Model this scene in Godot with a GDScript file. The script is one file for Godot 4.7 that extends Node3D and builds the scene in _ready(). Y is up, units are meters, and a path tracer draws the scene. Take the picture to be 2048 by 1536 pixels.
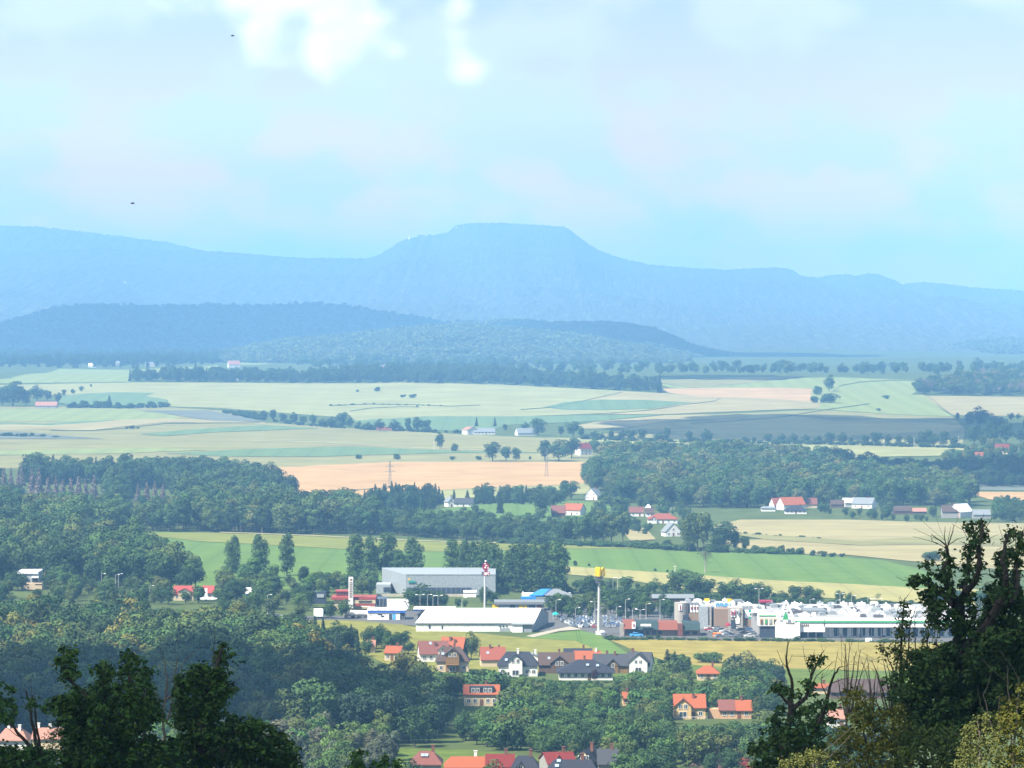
extends Node3D
# A wide valley seen through a long lens from a hill: town edge, shopping centre, fields, villages, a table mountain.
# Camera at the origin of x and z, looking along -z; depth d below means -z in metres.

const EYE := 150.0                      # height of the viewer above the valley datum
const PX := 0.000142612                 # tangent of one pixel of the 2048-pixel-wide photograph
const PITCH := 0.0211                   # the lens looks down by this angle
const SUN_AT := Vector3(-0.50, 0.78, 0.37)

var rng := RandomNumberGenerator.new()
var noise_hills := FastNoiseLite.new()
var noise_fine := FastNoiseLite.new()
var profile_lut := PackedFloat32Array()
var names := {}
var tex := {}
var M := {}
var T := {}

# how far the ground lies below the viewer at a given depth
const DEPTHS := [-200.0, 0.0, 60.0, 110.0, 200.0, 400.0, 600.0, 800.0, 900.0, 1100.0, 1250.0, 1450.0, 1650.0, 1850.0, 2200.0, 2500.0, 2800.0, 3300.0, 3700.0, 4000.0, 4300.0, 5000.0, 5600.0, 5900.0, 6300.0, 7000.0, 8000.0, 9500.0, 12000.0, 16000.0, 26000.0]
const DROPS := [1.8, 2.0, 14.0, 24.0, 43.0, 80.0, 102.0, 113.5, 118.5, 127.0, 131.0, 134.0, 137.0, 140.5, 145.0, 149.0, 150.0, 147.0, 142.0, 141.0, 139.0, 128.0, 111.0, 108.5, 112.0, 112.0, 116.0, 119.0, 115.0, 100.0, 80.0]

func _ready() -> void:
	rng.seed = 20240
	camera_sky_sun()
	make_materials()
	make_ground()
	make_mountains()
	make_fields()
	make_roads()
	make_houses()
	make_shopping()
	make_villages()
	make_trees()
	make_foreground()
	make_small_things()
	make_clouds()

func camera_sky_sun() -> void:
	var cam := Camera3D.new()
	cam.name = "camera"
	cam.fov = 12.5
	cam.near = 1.0
	cam.far = 40000.0
	cam.position = Vector3(0, EYE, 0)
	cam.rotation.x = -PITCH
	cam.current = true
	add_child(cam)
	var sun := DirectionalLight3D.new()
	sun.name = "sun"
	sun.light_energy = 1.6
	sun.light_color = Color(1.0, 0.965, 0.90)
	sun.light_angular_distance = 0.5
	sun.shadow_enabled = true
	add_child(sun)
	sun.look_at_from_position(SUN_AT * 100.0, Vector3.ZERO, Vector3.UP)
	var env := Environment.new()
	env.background_mode = Environment.BG_SKY
	env.tonemap_mode = Environment.TONE_MAPPER_LINEAR
	env.tonemap_exposure = 3.45
	env.background_energy_multiplier = 1.0
	env.sdfgi_enabled = true
	env.ssao_enabled = true
	env.ssil_enabled = true
	env.fog_enabled = true
	env.fog_density = 0.000096
	env.fog_light_color = Color(0.25, 0.57, 1.0).linear_to_srgb()
	var sky_m := PanoramaSkyMaterial.new()
	sky_m.panorama = sky_picture()
	var sky := Sky.new()
	sky.sky_material = sky_m
	env.sky = sky
	var we := WorldEnvironment.new()
	we.name = "world_environment"
	we.environment = env
	add_child(we)

# air and clouds, the same for every direction: a pale summer sky with thin veils and some bright cumulus
var veil := FastNoiseLite.new()
var heap := FastNoiseLite.new()

func sky_colour(az: float, el: float) -> Color:
	var d := Vector3(sin(az) * cos(el), sin(el), -cos(az) * cos(el))
	var up := clampf(sin(el), 0.0, 1.0)
	var c := Color(0.52, 0.30, 0.27).lerp(Color(0.192, 0.232, 0.260), smoothstep(0.0, 0.10, up))
	c = c.lerp(Color(0.07, 0.15, 0.31), smoothstep(0.08, 0.9, up))
	var n := veil.get_noise_3d(d.x * 100.0, d.y * 190.0, d.z * 100.0)
	var w := smoothstep(-0.25, 0.30, n) * 0.9
	c = c.lerp(Color(0.276, 0.290, 0.304), w * (1.0 - 0.35 * smoothstep(0.3, 1.0, up)))
	var h := heap.get_noise_3d(d.x * 100.0, d.y * 130.0 + 31.0, d.z * 100.0)
	# the two bright cumulus that stand over the table mountain, and their like all round
	var place := smoothstep(0.040, 0.075, up) * (1.0 - smoothstep(0.5, 0.9, up))
	var bump := -1.0
	var spots: Array = [[-0.066, 0.088, 0.027, 0.011], [-0.055, 0.079, 0.020, 0.011], [-0.049, 0.072, 0.012, 0.009], [-0.0155, 0.078, 0.0075, 0.0095], [-0.013, 0.068, 0.008, 0.004]]
	for s in spots:
		var q := pow((az - s[0]) / s[2], 2.0) + pow((el - s[1]) / s[3], 2.0)
		bump = maxf(bump, 0.9 - 0.75 * q)
	var k := smoothstep(-0.15, 1.1, bump * 1.05 + h * 1.7)
	k = maxf(k, 0.5 * smoothstep(0.62, 0.95, h) * place)
	var body := heap.get_noise_3d(d.x * 100.0 + 57.0, d.y * 160.0, d.z * 100.0)
	c = c.lerp(Color(0.38, 0.378, 0.385).lerp(Color(0.47, 0.47, 0.47), smoothstep(-0.3, 0.2, body)), k)
	return c

func sky_picture() -> ImageTexture:
	veil.seed = 11
	veil.noise_type = FastNoiseLite.TYPE_SIMPLEX_SMOOTH
	veil.frequency = 0.19
	veil.fractal_type = FastNoiseLite.FRACTAL_FBM
	veil.fractal_octaves = 5
	veil.fractal_gain = 0.52
	heap.seed = 5
	heap.noise_type = FastNoiseLite.TYPE_SIMPLEX_SMOOTH
	heap.frequency = 0.42
	heap.fractal_type = FastNoiseLite.FRACTAL_FBM
	heap.fractal_octaves = 6
	var W := 4096
	var H := 2048
	var cw := 1024
	var ch := 512
	var coarse := Image.create(cw, ch, false, Image.FORMAT_RGBF)
	for j in ch:
		var el := PI / 2.0 - (j + 0.5) / ch * PI
		for i in cw:
			var az := (i + 0.5) / cw * TAU
			coarse.set_pixel(i, j, sky_colour(az if az < PI else az - TAU, el) if el > -0.02 else Color(0.30, 0.36, 0.30))
	coarse.resize(W, H, Image.INTERPOLATE_BILINEAR)
	for j in range(H / 2 - 260, H / 2 + 4):
		var el := PI / 2.0 - (j + 0.5) / H * PI
		for i in range(-300, 300):
			var az := (i + 0.5) / W * TAU
			coarse.set_pixel(posmod(i, W), j, sky_colour(az, maxf(el, 0.0)))
	return ImageTexture.create_from_image(coarse)

# ---------------------------------------------------------------- helpers
func numbered(called: String) -> String:
	names[called] = names.get(called, -1) + 1
	return called if names[called] == 0 else "%s_%03d" % [called, names[called]]

func tag(o: Node, label: String, category := "", group := "", kind := "") -> Node:
	if label: o.set_meta("label", label)
	if category: o.set_meta("category", category)
	if group: o.set_meta("group", group)
	if kind: o.set_meta("kind", kind)
	return o

func thing(called: String, label: String, category: String, at: Vector3, turn := 0.0, group := "") -> Node3D:
	var o := Node3D.new()
	o.name = numbered(called)
	add_child(o)
	o.position = at
	o.rotation.y = turn
	tag(o, label, category, group)
	return o

func mesh_of(st: SurfaceTool) -> ArrayMesh:
	st.generate_normals()
	return st.commit()

func part(called: String, mesh: Mesh, mat: Material, parent: Node, at := Vector3.ZERO) -> MeshInstance3D:
	var o := MeshInstance3D.new()
	o.name = numbered(called) if parent == self else called
	o.mesh = mesh
	o.material_override = mat
	o.position = at
	parent.add_child(o, true)
	return o

func begin() -> SurfaceTool:
	var st := SurfaceTool.new()
	st.begin(Mesh.PRIMITIVE_TRIANGLES)
	st.set_smooth_group(-1)
	return st

func tri(st: SurfaceTool, a: Vector3, b: Vector3, c: Vector3) -> void:
	st.add_vertex(a)
	st.add_vertex(b)
	st.add_vertex(c)

func quad(st: SurfaceTool, a: Vector3, b: Vector3, c: Vector3, d: Vector3) -> void:
	tri(st, a, b, c)
	tri(st, a, c, d)

# a box given by its centre and size, turned about y
func bx(st: SurfaceTool, c: Vector3, s: Vector3, yaw := 0.0) -> void:
	var b := Basis(Vector3.UP, yaw)
	var p := []
	for k in 8:
		p.append(c + b * Vector3(s.x * (0.5 if k & 1 else -0.5), s.y * (0.5 if k & 2 else -0.5), s.z * (0.5 if k & 4 else -0.5)))
	quad(st, p[4], p[6], p[7], p[5])
	quad(st, p[1], p[3], p[2], p[0])
	quad(st, p[0], p[2], p[6], p[4])
	quad(st, p[5], p[7], p[3], p[1])
	quad(st, p[2], p[3], p[7], p[6])
	quad(st, p[0], p[4], p[5], p[1])

# a tapered tube from a to b
func tube(st: SurfaceTool, a: Vector3, b: Vector3, ra: float, rb: float, sides := 6, capped := true) -> void:
	var axis := (b - a).normalized()
	var u := axis.cross(Vector3.UP if absf(axis.y) < 0.95 else Vector3.RIGHT).normalized()
	var v := axis.cross(u)
	for k in sides:
		var t0 := TAU * k / sides
		var t1 := TAU * (k + 1) / sides
		var d0 := u * cos(t0) + v * sin(t0)
		var d1 := u * cos(t1) + v * sin(t1)
		quad(st, a + d0 * ra, a + d1 * ra, b + d1 * rb, b + d0 * rb)
		if capped:
			tri(st, b, b + d0 * rb, b + d1 * rb)
			tri(st, a, a + d1 * ra, a + d0 * ra)

# a prism: polygon (x, y) pushed along z from z0 to z1
func prism(st: SurfaceTool, poly: PackedVector2Array, z0: float, z1: float) -> void:
	var ids := Geometry2D.triangulate_polygon(poly)
	for k in range(0, ids.size(), 3):
		var a := poly[ids[k]]
		var b := poly[ids[k + 1]]
		var c := poly[ids[k + 2]]
		tri(st, Vector3(a.x, a.y, z1), Vector3(b.x, b.y, z1), Vector3(c.x, c.y, z1))
		tri(st, Vector3(a.x, a.y, z0), Vector3(c.x, c.y, z0), Vector3(b.x, b.y, z0))
	for k in poly.size():
		var a := poly[k]
		var b := poly[(k + 1) % poly.size()]
		quad(st, Vector3(a.x, a.y, z0), Vector3(b.x, b.y, z0), Vector3(b.x, b.y, z1), Vector3(a.x, a.y, z1))

func drop_at(d: float) -> float:
	var k := clampf((d + 200.0) / 10.0, 0.0, profile_lut.size() - 2.001)
	var i := int(k)
	return lerpf(profile_lut[i], profile_lut[i + 1], k - i)

func make_profile() -> void:
	var n := DEPTHS.size()
	for s in 2621:
		var d := -200.0 + s * 10.0
		var i := 0
		while i < n - 2 and d > DEPTHS[i + 1]:
			i += 1
		var a := maxi(i - 1, 0)
		var b := mini(i + 2, n - 1)
		var w: float = DEPTHS[i + 1] - DEPTHS[i]
		var m0: float = (DROPS[i + 1] - DROPS[a]) / (DEPTHS[i + 1] - DEPTHS[a])
		var m1: float = (DROPS[b] - DROPS[i]) / (DEPTHS[b] - DEPTHS[i])
		var t: float = (d - DEPTHS[i]) / w
		var t2 := t * t
		var t3 := t2 * t
		profile_lut.append((2 * t3 - 3 * t2 + 1) * DROPS[i] + (t3 - 2 * t2 + t) * w * m0 + (3 * t2 - 2 * t3) * DROPS[i + 1] + (t3 - t2) * w * m1)

# height of the bare ground
func h(x: float, z: float) -> float:
	var d := -z
	var amp := 0.5 * smoothstep(900.0, 1200.0, d) + 2.2 * smoothstep(2600.0, 4600.0, d) + 6.0 * smoothstep(6200.0, 9000.0, d)
	return EYE - drop_at(d) + amp * noise_hills.get_noise_2d(x, z * 0.55)

# the direction of a pixel of the 2048 x 1536 photograph
func ray(px: float, py: float) -> Vector3:
	return Basis(Vector3.RIGHT, -PITCH) * Vector3((px - 1024.0) * PX, (768.0 - py) * PX, -1.0)

# where the ground lies that is seen at that pixel
func G(px: float, py: float) -> Vector3:
	var r := ray(px, py)
	r /= -r.z
	var t := 700.0
	var last := t
	while t < 14000.0:
		var p := Vector3(0, EYE, 0) + r * t
		if p.y < h(p.x, p.z):
			break
		last = t
		t *= 1.006
	var lo := last
	var hi := t
	for k in 14:
		var m := (lo + hi) / 2.0
		var p := Vector3(0, EYE, 0) + r * m
		if p.y < h(p.x, p.z): hi = m
		else: lo = m
	var q := r * hi
	return Vector3(q.x, h(q.x, q.z), q.z)

# the point of that pixel at a given depth
func at(px: float, py: float, d: float) -> Vector3:
	var r := ray(px, py)
	return Vector3(0, EYE, 0) + r * (d / -r.z)

func grounded(p: Vector3) -> Vector3:
	return Vector3(p.x, h(p.x, p.z), p.z)

# metres per photograph pixel at that depth
func mpp(z: float) -> float:
	return absf(z) * PX

# ---------------------------------------------------------------- materials
func noise_tex(key: String, freq: float, low: float, high: float, oct := 4, size := 512, kind := FastNoiseLite.TYPE_SIMPLEX_SMOOTH) -> NoiseTexture2D:
	if not tex.has(key):
		var n := FastNoiseLite.new()
		n.seed = tex.size() * 7 + 3
		n.noise_type = kind
		n.frequency = freq
		n.fractal_octaves = oct
		var t := NoiseTexture2D.new()
		t.width = size
		t.height = size
		t.seamless = true
		t.noise = n
		var g := Gradient.new()
		g.set_color(0, Color(low, low, low))
		g.set_color(1, Color(high, high, high))
		t.color_ramp = g
		tex[key] = t
	return tex[key]

# a matt material: base colour in linear light, with a noise of the given tile size in metres
func matte(c: Color, tile := 0.0, kind := "soft", rough := 0.9) -> StandardMaterial3D:
	var m := StandardMaterial3D.new()
	m.albedo_color = c.linear_to_srgb()
	m.roughness = rough
	m.metallic_specular = 0.25
	if tile > 0.0:
		m.albedo_texture = noise_tex(kind, 0.02, 0.82, 1.0) if kind == "soft" else noise_tex(kind, 0.05, 0.6, 1.0, 5)
		m.uv1_triplanar = true
		m.uv1_world_triplanar = true
		m.uv1_scale = Vector3.ONE / tile
	return m

# pairs of wheel tracks that run through standing grain
func tramlines() -> ImageTexture:
	if not tex.has("tramlines"):
		var im := Image.create(512, 64, false, Image.FORMAT_RGB8)
		im.fill(Color(0.97, 0.97, 0.97))
		for k in 4:
			for q in [20, 27]:
				im.fill_rect(Rect2i(k * 128 + q + (k * 13) % 7, 0, 3, 64), Color(0.84, 0.86, 0.84))
			im.fill_rect(Rect2i(k * 128 + 60 + k * 9, 0, 40, 64), Color(1.0, 0.995, 0.98))
		tex["tramlines"] = ImageTexture.create_from_image(im)
	return tex["tramlines"]

func drilled(c: Color, stretch: Vector3, pitch: float) -> StandardMaterial3D:
	var m := crop(c, stretch)
	m.albedo_texture = tramlines()
	m.uv1_scale = Vector3(0.25 / pitch, 0.01, 0.01)
	return m

func crop(c: Color, stretch: Vector3, detail := 1.0) -> StandardMaterial3D:
	var m := StandardMaterial3D.new()
	m.albedo_color = c.linear_to_srgb()
	m.roughness = 0.95
	m.metallic_specular = 0.1
	m.albedo_texture = noise_tex("crop", 0.014, 0.84, 1.0, 5)
	m.uv1_triplanar = true
	m.uv1_world_triplanar = true
	m.uv1_scale = Vector3(1.0 / stretch.x, 1.0 / stretch.y, 1.0 / stretch.z)
	m.detail_enabled = true
	m.detail_blend_mode = BaseMaterial3D.BLEND_MODE_MUL
	m.detail_albedo = noise_tex("patch", 0.02, 0.84, 1.0, 5)
	m.detail_uv_layer = BaseMaterial3D.DETAIL_UV_2
	m.uv2_triplanar = true
	m.uv2_world_triplanar = true
	m.uv2_scale = Vector3(1.0 / 400.0, 1.0 / 90.0, 1.0 / 90.0) * detail
	return m

func make_materials() -> void:
	M.grass = crop(Color(0.078, 0.105, 0.034), Vector3(220, 60, 260))
	make_tree_shapes()
	M.forest_floor = matte(Color(0.05, 0.07, 0.03), 120.0)

# ---------------------------------------------------------------- the ground
func ground_rows() -> PackedFloat32Array:
	var out := PackedFloat32Array()
	var d := -150.0
	while d < 25500.0:
		out.append(d)
		d += maxf(9.0, d * 0.012)
	return out

const COLS := 150

func ground_x(d: float, j: int) -> float:
	return (j - COLS / 2.0) / (COLS / 2.0) * (180.0 + 0.24 * maxf(d, 0.0))

func make_ground() -> void:
	noise_hills.seed = 8
	noise_hills.frequency = 1.0 / 900.0
	noise_hills.fractal_octaves = 2
	noise_fine.seed = 9
	noise_fine.frequency = 1.0 / 60.0
	make_profile()
	var rows := ground_rows()
	var v := PackedVector3Array()
	var idx := PackedInt32Array()
	for i in rows.size():
		for j in COLS + 1:
			var x := ground_x(rows[i], j)
			v.append(Vector3(x, h(x, -rows[i]), -rows[i]))
	for i in rows.size() - 1:
		for j in COLS:
			var a := i * (COLS + 1) + j
			var b := a + COLS + 1
			idx.append_array([a, b, b + 1, a, b + 1, a + 1])
	tag(part("ground", smooth_mesh(v, idx), M.grass, self), "green grass ground of the whole valley under the fields", "ground", "", "structure")

func smooth_mesh(v: PackedVector3Array, idx: PackedInt32Array, cols := PackedColorArray()) -> ArrayMesh:
	var n := PackedVector3Array()
	n.resize(v.size())
	for k in range(0, idx.size(), 3):
		var f := (v[idx[k + 2]] - v[idx[k]]).cross(v[idx[k + 1]] - v[idx[k]])
		for q in 3:
			n[idx[k + q]] += f
	for k in n.size():
		n[k] = n[k].normalized()
	var a := []
	a.resize(Mesh.ARRAY_MAX)
	a[Mesh.ARRAY_VERTEX] = v
	a[Mesh.ARRAY_NORMAL] = n
	a[Mesh.ARRAY_INDEX] = idx
	if cols.size():
		a[Mesh.ARRAY_COLOR] = cols
	var m := ArrayMesh.new()
	m.add_surface_from_arrays(Mesh.PRIMITIVE_TRIANGLES, a)
	return m

# ---------------------------------------------------------------- mountains
func crest_row(pts: Array, px: float) -> float:
	if px <= pts[0][0]: return pts[0][1]
	for k in pts.size() - 1:
		if px <= pts[k + 1][0]:
			var t: float = (px - pts[k][0]) / (pts[k + 1][0] - pts[k][0])
			return lerpf(pts[k][1], pts[k + 1][1], t)
	return pts[-1][1]

# a wooded ridge whose crest runs at depth dist; its face climbs over `front` metres towards the crest
func ridge(called: String, label: String, dist: float, front: float, back: float, pts: Array, bump: float, power: float, mat: Material, cols: int, rows: int, x_from := -420.0, x_to := 2470.0) -> Dictionary:
	var v := PackedVector3Array()
	var idx := PackedInt32Array()
	var rn := RandomNumberGenerator.new()
	rn.seed = int(dist)
	var gully := FastNoiseLite.new()
	gully.seed = int(dist) + 1
	gully.frequency = 1.0 / (front * 0.22)
	gully.fractal_octaves = 4
	var nb := int(rows * 0.25)
	var heights := PackedFloat32Array()
	for j in cols + 1:
		var px := lerpf(x_from, x_to, float(j) / cols)
		heights.append(at(1024.0, crest_row(pts, px), dist).y)
	for i in rows + nb + 1:
		var s := 0.0
		var d := 0.0
		if i <= rows:
			var t := float(i) / rows
			t = 1.0 - pow(1.0 - t, 1.4)
			d = dist - front * (1.0 - t)
			s = pow(t, power)
		else:
			var t := float(i - rows) / nb
			d = dist + back * t
			s = 1.0 - t * t
		for j in cols + 1:
			var px := lerpf(x_from, x_to, float(j) / cols)
			var x := (px - 1024.0) * PX * dist
			var base := h(x, -d) - 12.0
			var y := lerpf(base, heights[j], s)
			y += gully.get_noise_2d(x, d * 0.6) * minf(front * 0.035, maxf(0.0, heights[j] - base) * 0.22) * sin(PI * clampf(s, 0.0, 1.0))
			y += rn.randf_range(-bump, bump) * (1.4 if i == rows else 1.0)
			v.append(Vector3(x, y, -d))
	var w := cols + 1
	for i in rows + nb:
		for j in cols:
			var a := i * w + j
			var b := a + w
			idx.append_array([a, b, b + 1, a, b + 1, a + 1])
	tag(part(called, smooth_mesh(v, idx), mat, self), label, "hill", "", "structure")
	return {"v": v, "w": w, "rows": rows}

func forest_on(called: String, label: String, r: Dictionary, step_i: int, step_j: int, i_from: int, tree: Mesh, size: float, mat: Material, odds := 1.0) -> void:
	var spots := []
	var rn := RandomNumberGenerator.new()
	rn.seed = 77 + int(size * 10)
	for i in range(i_from, r.rows + 3, step_i):
		for j in range(0, r.w - 1, step_j):
			var p: Vector3 = r.v[i * r.w + j]
			if p.y < h(p.x, p.z) - 2.0 or rn.randf() > odds: continue
			p += Vector3(rn.randf_range(-1, 1) * size * 0.4, -size * 0.25, rn.randf_range(-1, 1) * size * 0.4)
			spots.append([p, size * rn.randf_range(0.7, 1.25)])
	scatter(called, label, spots, tree, mat, 0.22)

# many copies that read as one mass
func scatter(called: String, label: String, spots: Array, mesh: Mesh, mat: Material, tint_spread: float, category := "forest") -> void:
	var mm := MultiMesh.new()
	mm.transform_format = MultiMesh.TRANSFORM_3D
	mm.use_colors = true
	mm.mesh = mesh
	mm.instance_count = spots.size()
	var rn := RandomNumberGenerator.new()
	rn.seed = spots.size()
	for k in spots.size():
		var s: float = spots[k][1]
		var b := Basis(Vector3.UP, rn.randf() * TAU).scaled(Vector3(s * rn.randf_range(0.85, 1.15), s, s * rn.randf_range(0.85, 1.15)))
		mm.set_instance_transform(k, Transform3D(b, spots[k][0]))
		var f := 1.0 + rn.randf_range(-tint_spread, tint_spread)
		var warm := rn.randf_range(-0.5, 1.0) * tint_spread
		mm.set_instance_color(k, Color(clampf(f * (1.0 + warm), 0, 1.6), f, clampf(f * (1.0 - warm), 0, 1.6)))
	var o := MultiMeshInstance3D.new()
	o.name = numbered(called)
	o.multimesh = mm
	o.material_override = mat
	add_child(o)
	tag(o, label, category, "", "stuff")

func make_mountains() -> void:
	M.far_wood = matte(Color(0.160, 0.180, 0.095), 700.0, "far_wood")
	M.far_wood.albedo_texture = noise_tex("far_wood_patches", 0.03, 0.12, 1.0, 6)
	M.cliff = matte(Color(0.75, 0.70, 0.62), 60.0, "wood")
	ridge("mountain", "long wooded mountain behind the left shoulder of the table mountain", 19500.0, 3000.0, 1500.0, [[-420, 470], [-100, 455], [0, 452], [70, 453], [150, 462], [220, 470], [300, 480], [345, 487], [390, 498], [470, 520], [700, 560], [2470, 640]], 5.0, 1.5, M.far_wood, 700, 30, -420.0, 760.0)
	ridge("table_mountain", "broad table mountain with a flat top and cliffed shoulders", 17500.0, 9000.0, 2000.0, [[-420, 530], [-100, 515], [0, 508], [100, 501], [200, 497], [390, 501], [480, 507], [600, 516], [735, 517], [760, 509], [800, 484], [815, 477], [832, 471], [868, 470], [898, 465], [908, 452], [935, 447], [1000, 446], [1060, 449], [1126, 453], [1140, 460], [1152, 470], [1180, 490], [1200, 502], [1240, 516], [1300, 530], [1380, 536], [1450, 540], [1500, 537], [1560, 535], [1586, 540], [1592, 553], [1640, 555], [1660, 551], [1700, 549], [1715, 553], [1735, 547], [1755, 549], [1790, 561], [1796, 570], [1840, 565], [1880, 567], [1940, 575], [2048, 582], [2470, 600]], 4.0, 2.0, M.far_wood, 1200, 90)
	var c := ridge("dark_hill", "dark wooded hill under a cloud, in front of the table mountain on its left", 11500.0, 2300.0, 900.0, [[-420, 690], [-150, 668], [0, 652], [60, 634], [110, 618], [160, 613], [220, 612], [320, 615], [420, 612], [520, 614], [610, 610], [660, 612], [720, 618], [790, 630], [860, 643], [900, 650], [980, 664], [1100, 690], [1300, 730], [2470, 900]], 3.0, 1.25, M.far_wood, 420, 44, -420.0, 1300.0)
	var e := ridge("pale_hill", "pale wooded hill rising at the right edge below the table mountain", 10800.0, 2200.0, 900.0, [[-420, 900], [1700, 760], [1745, 746], [1790, 728], [1850, 706], [1950, 690], [2048, 680], [2250, 672], [2470, 676]], 3.0, 1.1, M.far_wood, 260, 34, 1500.0, 2470.0)
	var d := ridge("wooded_hill", "lighter green wooded hill in the middle, below the table mountain", 8600.0, 1400.0, 700.0, [[-420, 900], [400, 726], [450, 707], [560, 686], [640, 680], [700, 673], [780, 666], [850, 659], [930, 655], [990, 660], [1060, 664], [1130, 672], [1200, 682], [1280, 698], [1360, 716], [1430, 734], [1520, 750], [2470, 900]], 3.0, 0.9, M.far_wood, 420, 36, 300.0, 1560.0)
	var g := ridge("wooded_ridge", "dark wooded ridge behind the right end of the middle hill", 9700.0, 900.0, 700.0, [[-420, 900], [760, 690], [860, 660], [920, 648], [960, 651], [1000, 645], [1050, 645], [1100, 652], [1180, 650], [1260, 654], [1300, 661], [1340, 675], [1370, 692], [1400, 702], [1450, 711], [1530, 726], [1600, 739], [1700, 752], [2470, 900]], 3.0, 0.8, M.far_wood, 420, 30, 700.0, 1760.0)
	ridge("wooded_spur", "low wooded spur in front of the table mountain's right flank", 13600.0, 2300.0, 900.0, [[-420, 720], [500, 700], [700, 655], [850, 612], [940, 586], [1020, 576], [1120, 578], [1240, 592], [1380, 612], [1560, 632], [1750, 648], [2048, 662], [2470, 690]], 5.0, 1.2, M.far_wood, 700, 40, 500.0, 2470.0)
	var f := ridge("foothill", "low wooded foothill at the right under the table mountain", 8300.0, 1900.0, 900.0, [[-420, 900], [1180, 760], [1300, 741], [1450, 735], [1600, 733], [1760, 738], [1900, 735], [2048, 732], [2470, 734]], 3.0, 0.9, M.far_wood, 300, 24, 1150.0, 2470.0)
	M.wood_near = leafy(Color(0.075, 0.105, 0.048))
	forest_on("forest", "forest of small crowns covering the dark hill", c, 2, 2, 6, T.far, 17.0, M.wood_near)
	forest_on("forest", "forest of small crowns covering the lighter wooded hill", d, 1, 1, 2, T.far, 15.0, M.wood_near)
	forest_on("forest", "forest of small crowns covering the low foothill", f, 1, 1, 1, T.far, 15.0, M.wood_near)
	rocks()
	forest_on("forest", "forest of small crowns covering the dark ridge behind the middle hill", g, 1, 1, 2, T.far, 16.0, M.wood_near)
	forest_on("forest", "forest of small crowns covering the pale hill at the right edge", e, 1, 1, 2, T.far, 17.0, M.wood_near)

# pale sandstone faces under the rim of the table mountain and on the slopes to its right
func rocks() -> void:
	var rn := RandomNumberGenerator.new()
	rn.seed = 61
	var st := begin()
	var bands := [[906, 960, 458, 466, 17430.0, 26], [1030, 1150, 478, 492, 17250.0, 40], [960, 1030, 462, 470, 17420.0, 12], [1425, 1560, 608, 634, 15200.0, 34], [1590, 1625, 600, 606, 15400.0, 6], [245, 252, 566, 574, 15200.0, 3], [820, 860, 474, 479, 17450.0, 10]]
	for b in bands:
		for k in b[5]:
			var p := at(rn.randf_range(b[0], b[1]), rn.randf_range(b[2], b[3]), b[4])
			var w := rn.randf_range(5, 15)
			var t := rn.randf_range(14, 42)
			tube(st, p + Vector3(0, -t, 0), p + Vector3(rn.randf_range(-3, 3), t * 0.4, 0), w, w * 0.6, 6)
	tag(part("cliff", mesh_of(st), M.cliff, self), "pale sandstone cliffs on the table mountain", "cliff", "", "structure")

# ---------------------------------------------------------------- tree shapes, one metre tall, to be scaled
func leafy(c: Color, through := 0.09) -> StandardMaterial3D:
	var m := StandardMaterial3D.new()
	m.albedo_color = c.linear_to_srgb()
	m.vertex_color_use_as_albedo = true
	m.roughness = 0.7
	m.metallic_specular = 0.2
	m.cull_mode = BaseMaterial3D.CULL_DISABLED
	m.backlight_enabled = true
	m.backlight = Color(c.r * 3.0, c.g * 3.4, c.b * 2.2) * through
	return m

# leaf sprays on a set of lobes: each spray a small bent leaf shape
func sprays(lobes: Array, count: int, size: float, rn: RandomNumberGenerator, droop := 0.0) -> ArrayMesh:
	var v := PackedVector3Array()
	var c := PackedColorArray()
	var nm := PackedVector3Array()
	var idx := PackedInt32Array()
	var total := 0.0
	for l in lobes:
		total += l[1].x * l[1].y
	for l in lobes:
		var o: Vector3 = l[0]
		var r: Vector3 = l[1]
		var tone := rn.randf_range(0.82, 1.15)
		for k in int(count * r.x * r.y / total):
			var d := Vector3(rn.randfn(), rn.randfn(), rn.randfn()).normalized()
			if d.y < -0.35 and rn.randf() < 0.6: d.y = -d.y
			var p := o + d * r * (rn.randf_range(0.55, 1.08) if rn.randf() < 0.4 else rn.randf_range(0.88, 1.06))
			var n := (d + Vector3(rn.randfn(), rn.randfn() + 0.4, rn.randfn()) * 0.55).normalized()
			var u := n.cross(Vector3(rn.randfn(), rn.randfn(), rn.randfn())).normalized()
			var w := n.cross(u)
			u.y -= droop
			var s := size * rn.randf_range(0.55, 1.35)
			var b := v.size()
			v.append_array([p - u * s, p + w * s * 0.62 + n * s * 0.22, p + u * s * 1.05, p - w * s * 0.66 + n * s * 0.14])
			idx.append_array([b, b + 1, b + 2, b, b + 2, b + 3])
			var f := tone * rn.randf_range(0.82, 1.16)
			var g := Color(f * rn.randf_range(0.9, 1.12), f, f * rn.randf_range(0.85, 1.1))
			var soft := (d * 0.85 + n * 0.45).normalized()
			for q in 4:
				c.append(g)
				nm.append(soft)
	var a := []
	a.resize(Mesh.ARRAY_MAX)
	a[Mesh.ARRAY_VERTEX] = v
	a[Mesh.ARRAY_COLOR] = c
	a[Mesh.ARRAY_NORMAL] = nm
	a[Mesh.ARRAY_INDEX] = idx
	var m := ArrayMesh.new()
	m.add_surface_from_arrays(Mesh.PRIMITIVE_TRIANGLES, a)
	return m

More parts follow.
